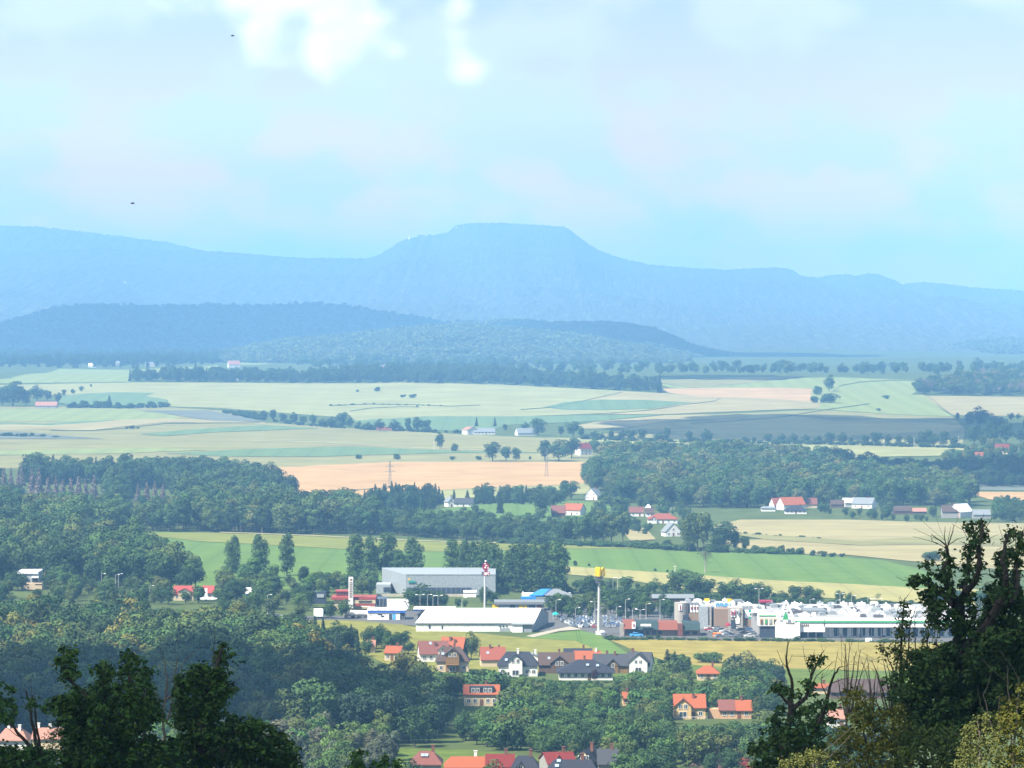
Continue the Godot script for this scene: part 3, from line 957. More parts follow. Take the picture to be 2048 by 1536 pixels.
func make_trees() -> void:
	hedge("scrub under the long row of roadside trees", [[1165, 879], [1300, 884], [1500, 887], [1700, 891], [1925, 897]], 9.0, 7.0, "dark")
	hedge("scrub between the trees of the slanting hedge", [[440, 825], [510, 838], [600, 851], [700, 858], [860, 865], [960, 868]], 10.0, 7.0, "dark")
	hedge("scrub on the upper edge of the large green field", [[1000, 1087], [1140, 1091], [1300, 1098], [1440, 1105], [1600, 1110]], 12.0, 8.0, "mid")
	hedge("scrub along the hedge behind the shopping centre", [[1130, 1184], [1300, 1194], [1500, 1207], [1700, 1212], [1860, 1216]], 14.0, 9.0, "dark")
	hedge("low hedge along the upper edge of the golden meadow", [[1215, 1280], [1330, 1280], [1500, 1282], [1700, 1284], [1800, 1285]], 5.0, 6.0, "mid")
	hedge("scrub on the edge between the two tan fields on the right", [[1450, 1067], [1536, 1071], [1640, 1078]], 5.0, 9.0, "mid")
	hedge("scattered scrub along the ditch below the golden wheat", [[560, 995], [640, 988], [780, 977], [830, 974]], 5.0, 12.0, "dark")
	hedge("weedy hedge line in the long pale grain field", [[655, 812], [740, 809], [830, 811], [900, 813]], 3.0, 9.0, "dark")
	hedge("scrub along the left edge stripe with bushes", [[-20, 873], [60, 873], [120, 876]], 6.0, 6.0, "dark")
	hedge("scrub among the bushes below the left green field", [[140, 816], [260, 817], [335, 815]], 9.0, 7.0, "dark")
	hedge("garden hedges and shrubs at the foot of the town houses", [[830, 1338], [880, 1351], [960, 1355], [1080, 1363], [1180, 1369], [1300, 1358]], 6.0, 7.0, "mid")
	# woods, from far to near
	wood("forest", "long dark wood strip at the far edge of the pale grain field", [[255, 764], [400, 765], [510, 766], [640, 767], [800, 766], [1000, 770], [1110, 774], [1210, 780], [1330, 787], [1290, 777], [1200, 768], [1060, 759], [1000, 752], [850, 750], [740, 752], [620, 760], [500, 758], [400, 759], [270, 760]], 15.0, 14.0, 24.0, [["broad", "dark"], ["spruce", "blue"], ["broad", "dark"], ["tall", "dark"]], 0, "%s", true)
	wood("forest", "blue woodland between the pale field and the dark hill on the left", [[-100, 734], [120, 736], [250, 738], [370, 732], [440, 728], [455, 700], [300, 700], [-100, 706]], 36.0, 15.0, 24.0, [["broad", "dark"], ["spruce", "blue"]], 0, "%s", true)
	wood("forest", "scattered trees along the foot of the middle hill", [[570, 728], [640, 742], [760, 744], [1000, 748], [1300, 750], [1640, 750], [1840, 752], [2100, 748], [2100, 736], [1840, 742], [1600, 742], [1300, 738], [900, 726], [580, 712]], 62.0, 14.0, 22.0, [["broad", "mid"], ["broad", "dark"], ["tall", "mid"]], 0, "%s", true)
	wood("forest", "mixed wood on the rise at the right edge", [[1826, 789], [1860, 790], [2120, 795], [2120, 765], [2030, 760], [1960, 760], [1890, 772], [1830, 782]], 14.0, 12.0, 24.0, [["broad", "olive"], ["broad", "dark"], ["broad", "mid"], ["sparse", "dead"]], 0, "%s", true)
	wood("forest", "dark hedge of trees at the right in cloud shadow", [[1735, 962], [1900, 972], [2120, 978], [2120, 955], [1960, 950], [1750, 945]], 9.0, 12.0, 16.0, [["broad", "dark"], ["broad", "blue"]], 0, "%s", true)
	wood("forest", "mixed wood with grey dead spruces below the olive field on the left", [[-120, 1010], [60, 1018], [280, 1015], [430, 1005], [600, 1010], [545, 985], [530, 975], [430, 962], [300, 962], [-120, 958]], 9.5, 16.0, 24.0, [["broad", "dark"], ["spruce", "blue"], ["tall", "dark"], ["broad", "mid"]], 12, "%s before the grey dead spruces")
	row_of("spruce", "grey dead spruce in the left wood", "dead spruces of the left wood", [[8, 984, 52], [22, 984, 50], [36, 986, 48], [64, 990, 58, 1.2], [78, 992, 60, 1.2], [44, 972, 46], [96, 996, 46, 1.2], [112, 998, 48, 1.2], [126, 1000, 44, 1.2], [142, 1000, 48, 1.2], [157, 1001, 50, 1.2], [172, 1002, 46, 1.2], [188, 1003, 54, 1.2], [106, 968, 40], [276, 1004, 38, 1.2], [294, 1005, 44, 1.2], [310, 1005, 46, 1.2], [326, 1006, 40, 1.2]], ["dead"], "dead_spruce")
	wood("forest", "tall leafy wood whose shaded edge faces the large green field", [[-120, 1092], [110, 1092], [190, 1078], [262, 1063], [400, 1064], [560, 1068], [740, 1072], [765, 1062], [700, 1040], [560, 1028], [400, 1022], [160, 1022], [-120, 1030]], 12.0, 17.0, 26.0, [["broad", "mid"], ["tall", "mid"], ["broad", "olive"], ["tall", "dark"]], 28, "%s at the shaded edge of the large green field")
	wood("forest", "leafy hedge wood between the village and the large green field", [[735, 1068], [900, 1080], [1030, 1086], [1140, 1090], [1140, 1078], [1020, 1066], [900, 1058], [760, 1050]], 9.0, 10.0, 16.0, [["broad", "dark"], ["broad", "mid"], ["tall", "dark"]], 14, "%s in the hedge wood above the large green field")
	wood("forest", "dense conifer strip behind the village pasture", [[725, 1016], [800, 1020], [900, 1022], [905, 1008], [850, 1002], [740, 1006]], 7.0, 10.0, 17.0, [["spruce", "blue"], ["broad", "dark"], ["spruce", "dark"]], 9, "%s in the strip behind the village pasture")
	wood("forest", "large rounded wood in the middle right above the village", [[1165, 962], [1180, 988], [1230, 1003], [1300, 1012], [1500, 1020], [1620, 1015], [1800, 1012], [1940, 1016], [1945, 1005], [1900, 985], [1740, 965], [1700, 940], [1600, 932], [1400, 922], [1215, 926], [1190, 940]], 13.5, 15.0, 25.0, [["broad", "mid"], ["broad", "dark"], ["broad", "linden"], ["broad", "olive"], ["broad", "mid"], ["tall", "mid"]], 27, "%s in the large wood above the village")
	wood("forest", "orchard trees between the village farms on the right", [[1640, 1032], [1720, 1040], [1850, 1047], [1870, 1038], [1870, 1025], [1760, 1020], [1640, 1018]], 9.0, 6.0, 10.0, [["broad", "dark"], ["broad", "mid"]], 11, "%s in the orchard in front of the village barns", false, "garden_tree")
	wood("forest", "trees round the farms at the right edge", [[1985, 1045], [2120, 1048], [2120, 1015], [1990, 1012]], 11.0, 7.0, 12.0, [["broad", "mid"], ["broad", "dark"]], 4, "%s at the right edge beside the village", false, "garden_tree")
	wood("forest", "village trees at the far right under the dark field", [[1890, 938], [2120, 950], [2120, 905], [1960, 895], [1880, 925]], 17.0, 8.0, 14.0, [["broad", "mid"], ["broad", "dark"], ["broad", "olive"]], 0, "%s", true)
	wood("forest", "big broadleaf wood on the left below the large green field", [[-120, 1175], [60, 1172], [250, 1182], [380, 1190], [400, 1180], [330, 1150], [240, 1118], [180, 1095], [-120, 1092]], 12.5, 14.0, 24.0, [["broad", "mid"], ["broad", "dark"], ["broad", "mid"], ["tall", "olive"]], 24, "%s in the left wood beside the large green field")
	wood("forest", "trees between the road and the filling station on the left", [[385, 1222], [440, 1236], [560, 1240], [640, 1238], [655, 1205], [640, 1178], [560, 1165], [470, 1168], [390, 1190]], 15.0, 8.0, 13.0, [["broad", "mid"], ["broad", "dark"], ["broad", "light"], ["broad", "olive"]], 16, "%s beside the road left of the red restaurant", false, "garden_tree")
	wood("forest", "sunlit wood on the lower left below the road", [[-120, 1285], [100, 1272], [240, 1268], [330, 1276], [560, 1290], [640, 1302], [660, 1330], [640, 1380], [-120, 1372]], 10.5, 13.0, 20.0, [["broad", "mid"], ["broad", "olive"], ["broad", "dark"], ["broad", "yellow"], ["broad", "mid"], ["broad", "dark"]], 37, "%s in the wood below the left road")
	wood("forest", "deep blue-green wood in cloud shadow at the lower left", [[-120, 1480], [200, 1490], [560, 1496], [780, 1494], [938, 1496], [925, 1462], [890, 1440], [860, 1425], [760, 1404], [640, 1386], [300, 1376], [-120, 1376]], 9.5, 14.0, 20.0, [["broad", "dark"], ["broad", "mid"], ["broad", "dark"], ["tall", "olive"], ["broad", "blue"]], 43, "%s in the dark wood at the lower left")
	wood("forest", "dark conifer clump below the meadow", [[560, 1300], [640, 1312], [720, 1308], [715, 1292], [640, 1284], [580, 1284]], 6.0, 8.0, 12.0, [["spruce", "blue"], ["broad", "dark"], ["spruce", "dark"]], 8, "%s in the clump below the meadow", false, "garden_tree")
	wood("forest", "garden trees left of the two red roofs", [[715, 1315], [800, 1330], [835, 1320], [830, 1300], [740, 1292]], 8.0, 6.0, 10.0, [["broad", "mid"], ["broad", "dark"]], 4, "%s left of the red-roofed pair of houses", false, "garden_tree")
	wood("forest", "garden trees and scrub on the slope below the town houses", [[890, 1415], [930, 1490], [1010, 1502], [1100, 1518], [1540, 1520], [1560, 1400], [1530, 1375], [1300, 1370], [1230, 1376], [1000, 1372], [940, 1360], [870, 1360]], 6.2, 5.0, 10.5, [["broad", "mid"], ["broad", "mid"], ["broad", "light"], ["broad", "dark"], ["broad", "olive"], ["bush", "mid"]], 60, "%s on the slope below the town houses", false, "garden_tree")
	wood("forest", "spruces and garden trees behind the yellow house", [[1230, 1372], [1340, 1384], [1520, 1390], [1530, 1372], [1400, 1362], [1260, 1358]], 7.0, 8.0, 13.0, [["spruce", "blue"], ["broad", "dark"], ["spruce", "dark"], ["spruce", "olive"]], 13, "%s in the row behind the yellow house")
	wood("forest", "shrubs at the foot of the dark wood, at the bottom edge", [[-100, 1560], [500, 1566], [800, 1570], [800, 1512], [700, 1502], [560, 1500], [-100, 1500]], 8.0, 8.0, 12.0, [["broad", "grey"], ["broad", "olive"], ["tall", "grey"], ["broad", "light"]], 24, "%s at the foot of the dark wood")
	wood("forest", "trees among the houses at the bottom edge", [[1200, 1560], [1560, 1570], [1760, 1560], [1760, 1450], [1560, 1500], [1230, 1530]], 8.0, 8.0, 12.0, [["broad", "dark"], ["broad", "mid"], ["broad", "olive"]], 14, "%s among the roofs at the bottom edge", false, "garden_tree")
	wood("forest", "trees round the white office building at the left edge", [[-120, 1212], [340, 1212], [400, 1222], [380, 1194], [250, 1184], [60, 1180], [-120, 1180]], 11.0, 6.0, 11.0, [["broad", "mid"], ["broad", "dark"], ["broad", "olive"]], 10, "%s round the office building at the left edge", false, "garden_tree")
	wood("forest", "garden trees in front of the row of town houses", [[830, 1356], [870, 1364], [1000, 1376], [1250, 1380], [1330, 1374], [1320, 1356], [1250, 1360], [1100, 1366], [960, 1360]], 6.5, 3.0, 6.5, [["broad", "mid"], ["broad", "dark"], ["bush", "mid"]], 24, "%s in front of the town row", false, "garden_tree")
	wood("forest", "trees between the yellow house and the barn", [[1300, 1350], [1380, 1366], [1560, 1385], [1560, 1362], [1460, 1356], [1320, 1340]], 7.0, 5.0, 9.0, [["broad", "dark"], ["broad", "blue"], ["broad", "mid"]], 14, "%s behind the yellow house and low house", false, "garden_tree")
	wood("forest", "village garden trees between the scattered farms", [[1040, 1042], [1180, 1036], [1230, 1016], [1300, 1012], [1420, 1040], [1440, 1070], [1380, 1092], [1240, 1060], [1120, 1066]], 15.0, 5.0, 11.0, [["broad", "mid"], ["broad", "dark"], ["tall", "mid"], ["bush", "mid"]], 22, "%s between the village farms", false, "garden_tree")
	wood("forest", "loose trees behind the village pasture", [[900, 1010], [1060, 1010], [1130, 1004], [1130, 992], [1060, 996], [920, 1000]], 10.0, 6.0, 13.0, [["broad", "dark"], ["broad", "mid"], ["spruce", "blue"]], 14, "%s behind the village pasture", false, "garden_tree")
	row_of("broad", "tree beside the service station and office on the left", "trees by the left service station", [[372, 1208, 26], [397, 1208, 38], [437, 1208, 36, 1.2], [338, 1210, 40, 1.2], [322, 1208, 34], [22, 1181, 42, 1.1], [36, 1182, 40], [94, 1182, 40], [116, 1182, 46, 1.1], [140, 1182, 42, 1.1], [178, 1186, 36], [196, 1188, 30], [456, 1204, 40], [474, 1206, 46, 1.1]], ["mid", "dark"], "garden_tree")
	wood("forest", "green trees among the car park lanes left of the mall", [[1108, 1237], [1180, 1221], [1342, 1226], [1342, 1240], [1250, 1236], [1180, 1234]], 9.5, 5.0, 11.0, [["broad", "mid"], ["broad", "dark"], ["broad", "olive"]], 20, "%s among the car park lanes", false, "garden_tree")
	wood("forest", "scrub between the grey hall and the poplars", [[880, 1180], [1000, 1184], [1130, 1190], [1130, 1178], [1000, 1172], [700, 1168], [640, 1170], [700, 1180]], 9.0, 3.0, 8.0, [["bush", "mid"], ["broad", "dark"], ["broad", "mid"]], 16, "%s between the hall and the poplars", false, "garden_tree")
	# single trees and rows
	var pop := "tall poplar in the group behind the grey hall"
	row_of("poplar", "slender poplar, one of three alone in the large green field", "three lone poplars", [[465, 1155, 84], [521, 1158, 90], [574, 1152, 84, 1.1]], ["mid"])
	row_of("poplar", pop, "poplars behind the grey hall", [[712, 1166, 98, 1.1], [742, 1168, 96, 0.9], [775, 1166, 102, 1.1], [828, 1166, 92, 1.2], [798, 1168, 70]], ["mid"])
	row_of("poplar", "tall poplar in the row behind the rooster sign", "poplars behind the rooster sign", [[905, 1176, 98, 1.0], [925, 1177, 98], [947, 1177, 97], [972, 1178, 100], [990, 1179, 93]], ["mid"])
	row_of("poplar", "tall dark poplar in the row above the blue-roofed building", "poplars above the blue-roofed building", [[1028, 1184, 96, 1.1], [1048, 1185, 100], [1072, 1186, 102], [1094, 1187, 102, 1.1], [1116, 1188, 105, 1.2]], ["mid", "dark"])
	row_of("sparse", "grey half-dead tree alone in the large green field", "", [[1410, 1146, 56, 1.2]], ["grey"])
	row_of("tall", "narrow ivy-clad tree on the field edge above the golden wheat", "", [[880, 899, 38, 0.7]], ["dark"])
	row_of("bush", "round bush on the field edge above the golden wheat", "round bushes above the golden wheat", [[910, 903, 15], [718, 918, 10], [793, 919, 14], [905, 920, 9], [958, 920, 9]], ["dark", "mid"])
	row_of("broad", "dark tree at the corner of the golden wheat", "trees at the corner of the golden wheat", [[985, 923, 40, 1.1], [1012, 923, 34], [1032, 923, 28], [1090, 922, 48], [1118, 923, 52, 1.1], [1143, 917, 42], [1195, 912, 36], [1187, 905, 30], [1060, 921, 12]], ["dark", "mid"])
	row_of("tall", "tall tree standing alone on the pale rise", "", [[1658, 783, 36, 0.9]], ["mid"])
	row_of("bush", "round bush below the tall lone tree", "bushes round the tall tree", [[1636, 790, 20], [1630, 806, 16], [1662, 806, 22], [1648, 806, 16]], ["dark"])
	row_of("bush", "small bush alone in a pale grain field", "bushes in the pale grain fields", [[1772, 798, 9], [1757, 822, 8], [755, 783, 10], [715, 784, 6], [825, 796, 10], [806, 795, 8], [834, 814, 5], [264, 858, 8, 1.6], [254, 858, 5, 1.5], [276, 858, 5], [15, 873, 8, 2.0], [45, 874, 7, 2.0]], ["dark"])
	row_of("broad", "tree in the hedge that slants across the pale fields", "trees of the slanting hedge", [[448, 827, 10], [462, 829, 12], [478, 832, 14], [494, 835, 16], [510, 838, 20], [528, 840, 22], [546, 843, 24], [566, 846, 26], [588, 849, 28], [606, 851, 26], [626, 853, 26], [646, 855, 24], [664, 856, 26], [684, 856, 38, 1.1], [700, 857, 26]], ["mid", "dark"])
	row_of("broad", "tree beside the small farms with red roofs", "trees beside the small red-roofed farms", [[718, 858, 18], [735, 860, 20], [760, 863, 32], [788, 863, 24], [816, 864, 34, 0.8], [836, 864, 30], [853, 864, 28], [735, 861, 14], [1076, 871, 36], [1122, 873, 26], [1146, 874, 32, 1.2], [1162, 876, 26], [1050, 862, 18], [1010, 862, 16]], ["dark", "mid"])
	row_of("spruce", "pointed spruce behind the farm with white gables", "spruces behind the white gables", [[953, 853, 20], [990, 853, 20]], ["blue"])
	var avenue := [[1190, 880, 18], [1205, 880, 16], [1222, 881, 22], [1245, 882, 24], [1262, 882, 22], [1284, 883, 26], [1322, 885, 24, 1.3], [1334, 884, 30, 0.7], [1378, 886, 27, 0.8], [1410, 886, 32, 0.7], [1418, 886, 26], [1490, 888, 16], [1508, 888, 18], [1536, 887, 22], [1563, 887, 25], [1587, 888, 24], [1612, 888, 24], [1636, 889, 20], [1660, 889, 25], [1684, 890, 26], [1702, 890, 20], [1730, 891, 26], [1753, 891, 27], [1776, 892, 24], [1797, 892, 28], [1820, 893, 26], [1838, 894, 24], [1853, 894, 36], [1866, 895, 26], [1888, 895, 32, 0.8], [1908, 896, 28]]
	row_of("broad", "roadside tree along the wide dark field", "long row of roadside trees", avenue, ["dark"], "roadside_tree")
	row_of("broad", "dark tree of the shaded clump at the right edge", "shaded clump at the right edge", [[1915, 842, 16], [1938, 852, 28], [1960, 856, 46], [1985, 860, 40], [2004, 864, 34], [1948, 888, 46, 1.1], [1982, 890, 48, 1.1], [2012, 890, 44], [2042, 886, 34], [2022, 842, 16], [2036, 840, 14], [2052, 862, 30]], ["dark", "blue"])
	row_of("broad", "dark tree round the left-edge farmhouse", "trees round the left farmhouse", [[5, 813, 46], [26, 813, 48, 1.1], [52, 812, 42], [74, 803, 34], [95, 802, 28], [116, 808, 26], [128, 792, 14], [146, 789, 15], [163, 784, 15], [182, 775, 8]], ["dark"])
	row_of("bush", "bush in the row below the green field on the left", "bush row below the left green field", [[147, 816, 13], [169, 816, 15], [200, 816, 17], [214, 816, 17], [236, 816, 15], [256, 816, 9], [280, 816, 11], [304, 815, 14], [325, 814, 14]], ["dark"])
	row_of("spruce", "pointed tree rising from the bush row on the left", "", [[219, 816, 27, 1.4]], ["dark"])
	row_of("broad", "large dark round tree beside the brown barn in the village", "", [[1080, 1036, 58, 1.0]], ["dark"])
	row_of("broad", "tree behind the village pasture", "trees behind the village pasture", [[1108, 1020, 42], [1122, 1008, 34], [1142, 1000, 42], [1130, 990, 30], [950, 1030, 22], [1210, 1012, 40], [1060, 1010, 22]], ["dark", "mid"])
	row_of("spruce", "slim spruce behind the village pasture", "slim spruces behind the pasture", [[964, 1006, 40, 1.0], [974, 1007, 30, 1.3], [985, 1007, 34, 1.4], [1000, 1027, 58, 0.8], [1044, 1005, 34, 1.4], [1034, 1006, 26, 1.6], [1024, 1006, 32, 1.4], [996, 1007, 26, 1.6], [1012, 1007, 30, 1.5], [935, 1005, 26, 1.5], [1184, 1030, 20, 1.3], [908, 1008, 30, 1.4], [885, 1008, 28, 1.4], [952, 1008, 24, 1.6]], ["blue", "dark"])
	row_of("tall", "large tree below the village", "large trees below the village", [[1134, 1088, 58, 1.0], [1170, 1092, 72, 0.9], [1206, 1088, 74, 0.8], [1222, 1088, 66], [1246, 1084, 66], [1378, 1104, 84, 0.7], [1406, 1100, 84, 0.7], [1150, 1088, 60], [1188, 1090, 62], [1394, 1098, 78]], ["mid", "mid", "olive"])
	row_of("broad", "dense tree right of the new white gabled house", "dense trees right of the new house", [[1448, 1104, 58, 1.0], [1470, 1104, 44], [1432, 1106, 40], [1490, 1104, 34]], ["dark"])
	row_of("bush", "bush on the upper edge of the large green field", "thicket on the field edge", [[1060, 1088, 34], [1082, 1090, 36], [1100, 1090, 28], [1160, 1094, 14], [1185, 1094, 14], [1270, 1096, 16], [1290, 1098, 15], [1312, 1099, 18], [1334, 1100, 20], [1356, 1102, 18], [1376, 1103, 18], [1420, 1105, 18], [1445, 1106, 18], [1510, 1106, 16], [1525, 1107, 14], [1545, 1108, 18], [1562, 1108, 17], [1580, 1109, 14], [1596, 1109, 9], [1626, 1112, 12], [1645, 1114, 13], [1664, 1115, 14], [1684, 1115, 13]], ["dark", "mid"])
	row_of("bush", "round bush in the tan field near the right edge", "", [[1862, 1122, 22, 1.4]], ["mid"])
	row_of("bush", "small bush inside the large green field", "small bushes in the large green field", [[1150, 1132, 11], [1178, 1133, 8], [1310, 1143, 6], [1335, 1145, 6], [1345, 1145, 5]], ["dark"])
	row_of("broad", "round hedge tree behind the shopping centre", "trees behind the shopping centre", [[1165, 1180, 29, 1.3], [1152, 1178, 19, 1.15], [1200, 1184, 26, 1.15], [1222, 1184, 31, 1.15], [1253, 1185, 34, 1.15], [1275, 1182, 17, 1.15], [1308, 1190, 36, 1.15], [1330, 1192, 31, 1.15], [1358, 1194, 58, 1.15], [1384, 1196, 53, 1.15], [1404, 1196, 46, 1.15], [1420, 1192, 34, 1.15], [1448, 1204, 39, 1.3], [1474, 1204, 51, 1.2], [1502, 1206, 46, 1.2], [1524, 1206, 39, 1.2], [1548, 1206, 21, 1.15], [1564, 1206, 24, 1.15], [1590, 1208, 36, 1.15], [1615, 1208, 46, 1.1], [1632, 1208, 31, 1.15], [1679, 1208, 28, 1.15], [1701, 1209, 29, 1.1], [1732, 1210, 17, 1.15], [1880, 1215, 36, 1.15], [1915, 1216, 36, 1.15], [1960, 1218, 41, 1.15], [2000, 1218, 36, 1.15]], ["dark", "mid", "dark"])
	row_of("bush", "bush in the undergrowth behind the shopping centre", "undergrowth behind the shopping centre", [[1130, 1184, 16], [1180, 1186, 15], [1210, 1188, 16], [1236, 1188, 14], [1290, 1194, 16], [1320, 1198, 18], [1346, 1200, 16], [1372, 1202, 20], [1418, 1204, 20], [1436, 1206, 22], [1462, 1208, 22], [1490, 1209, 20], [1514, 1209, 20], [1536, 1210, 16], [1556, 1210, 16], [1578, 1211, 18], [1604, 1211, 18], [1640, 1212, 16], [1660, 1212, 12], [1690, 1213, 12], [1718, 1214, 14], [1740, 1214, 14], [1770, 1214, 12], [1800, 1215, 14]], ["dark", "mid"])
	row_of("bush", "low bush in the hedge along the golden meadow", "hedge along the golden meadow", [[1216, 1279, 12, 1.2], [1230, 1281, 9, 1.5], [1246, 1280, 6, 2.2], [1266, 1280, 6, 2.2], [1286, 1280, 7, 2.2], [1300, 1279, 12], [1316, 1279, 12], [1338, 1280, 6, 2.2], [1360, 1280, 6, 2.4], [1384, 1281, 6, 2.4], [1406, 1281, 7, 2.2], [1428, 1281, 6, 2.4], [1456, 1282, 7, 2.2], [1480, 1282, 8, 2.2], [1504, 1282, 10, 1.6], [1530, 1282, 6, 2.4], [1556, 1283, 8, 2.0], [1594, 1283, 12], [1620, 1283, 8, 2.0], [1644, 1283, 10, 1.6], [1700, 1284, 7, 2.2], [1770, 1285, 8, 2.2]], ["dark", "mid"])
	row_of("sparse", "thin young tree behind the shopping centre roof", "", [[1755, 1210, 27, 1.3]], ["mid"])
	row_of("broad", "tree on the car park before the mall", "trees on the car park", [[1110, 1234, 44, 1.1], [1146, 1222, 36], [1162, 1226, 34], [1182, 1214, 66, 0.8], [1212, 1216, 46], [1228, 1228, 40], [1246, 1226, 52], [1262, 1228, 46], [1286, 1226, 54, 0.9], [1304, 1230, 34], [1328, 1236, 48], [1140, 1234, 16], [1160, 1236, 18], [1180, 1238, 18], [1240, 1238, 18], [1256, 1238, 16]], ["mid", "dark", "olive"])
	row_of("broad", "tree between the grey hall and the filling station", "trees before the grey hall", [[838, 1221, 52, 1.3], [858, 1221, 50, 1.3], [876, 1219, 42, 1.2], [886, 1217, 34], [916, 1217, 26, 1.2], [930, 1217, 20], [972, 1210, 46, 1.0], [988, 1210, 34]], ["dark", "mid"])
	row_of("broad", "tree round the red restaurant with the tower", "trees round the red restaurant", [[662, 1238, 38], [690, 1238, 38], [652, 1236, 30], [726, 1194, 44, 1.0], [742, 1194, 32], [700, 1186, 46, 1.0], [676, 1184, 44], [655, 1186, 40], [640, 1166, 22], [606, 1150, 16]], ["mid", "olive", "dark"])
	row_of("broad", "feathery tree between the two red roofs by the meadow", "", [[942, 1320, 58, 0.8]], ["olive"])
	row_of("broad", "large sunlit round tree at the end of the golden meadow", "", [[1490, 1376, 84, 1.2]], ["linden"])
	row_of("bush", "round bush in the golden meadow", "round bushes in the golden meadow", [[1357, 1322, 16], [1405, 1325, 20, 1.1], [1432, 1326, 20, 1.1], [1418, 1325, 22, 1.1], [1290, 1318, 16]], ["mid"])
	row_of("spruce", "tall pointed spruce behind the orange roofs on the right", "", [[1565, 1382, 56, 1.0]], ["blue"])
	row_of("broad", "dark red-leaved tree in front of the white bungalow", "", [[1190, 1362, 26, 0.9]], ["purple"])
	row_of("spruce", "slim golden cypress behind the yellow house", "golden cypresses behind the yellow house", [[1392, 1402, 28, 0.7], [1408, 1402, 26, 0.7], [1423, 1402, 28, 0.7], [1376, 1400, 20, 0.7]], ["olive", "yellow"])
	row_of("sparse", "bare pale dead tree standing at the corner of the dark wood", "", [[800, 1452, 110, 0.9]], ["dead"])
	row_of("broad", "dark tree top in front of the roofs at the bottom edge", "tree tops before the bottom roofs", [[760, 1606, 66], [826, 1600, 80], [990, 1606, 84, 0.8], [1062, 1612, 70], [1252, 1592, 98, 1.1], [1282, 1600, 96, 1.0], [1344, 1606, 100], [1376, 1610, 84], [1474, 1604, 86], [1552, 1596, 96], [900, 1620, 72]], ["dark", "mid"], "garden_tree")
	row_of("bush", "bright green round bush at the bottom edge", "bright bushes at the bottom edge", [[640, 1560, 52, 0.8], [690, 1556, 44]], ["light"])
	row_of("broad", "yellowish tree that stands out of the left wood", "yellowish trees of the left wood", [[162, 1345, 104, 1.0], [190, 1352, 84], [284, 1300, 66], [300, 1305, 60], [60, 1348, 90], [690, 1372, 100], [815, 1392, 88], [845, 1400, 92], [712, 1400, 96]], ["yellow", "linden", "olive"])

# ---------------------------------------------------------------- the shopping centre and its neighbours
# a box whose front face covers the given photograph pixels at depth d, `deep` metres from front to back
func px_box(st: SurfaceTool, x0: float, x1: float, top: float, base: float, d: float, deep: float, sink := 0.0) -> void:
	var a := at(x0, base, d)
	var b := at(x1, top, d)
	bx(st, Vector3((a.x + b.x) / 2, (a.y - sink + b.y) / 2, -d - deep / 2), Vector3(b.x - a.x, b.y - a.y + sink, deep))

func px_part(called: String, parent: Node3D, mat: String, x0: float, x1: float, top: float, base: float, d: float, deep: float, sink := 0.0) -> MeshInstance3D:
	var st := begin()
	px_box(st, x0, x1, top, base, d, deep, sink)
	var o := part(called, mesh_of(st), M[mat], parent)
	o.position = -parent.position
	return o

func lettering(words: String, px: float, row: float, tall_px: float, d: float, mat: String, parent: Node3D, called := "lettering", wide := 0.0) -> void:
	var t := TextMesh.new()
	var f := SystemFont.new()
	f.font_names = PackedStringArray(["Droid Sans"])
	f.font_weight = 700
	t.font = f
	t.text = words
	t.font_size = 64
	t.pixel_size = tall_px * d * PX / 46.0
	t.depth = 0.25
	var o := part(called, t, M[mat], parent)
	o.position = at(px, row, d) - parent.position
	if wide > 0.0 and t.get_aabb().size.x > 0.0:
		o.scale.x = wide * d * PX / t.get_aabb().size.x

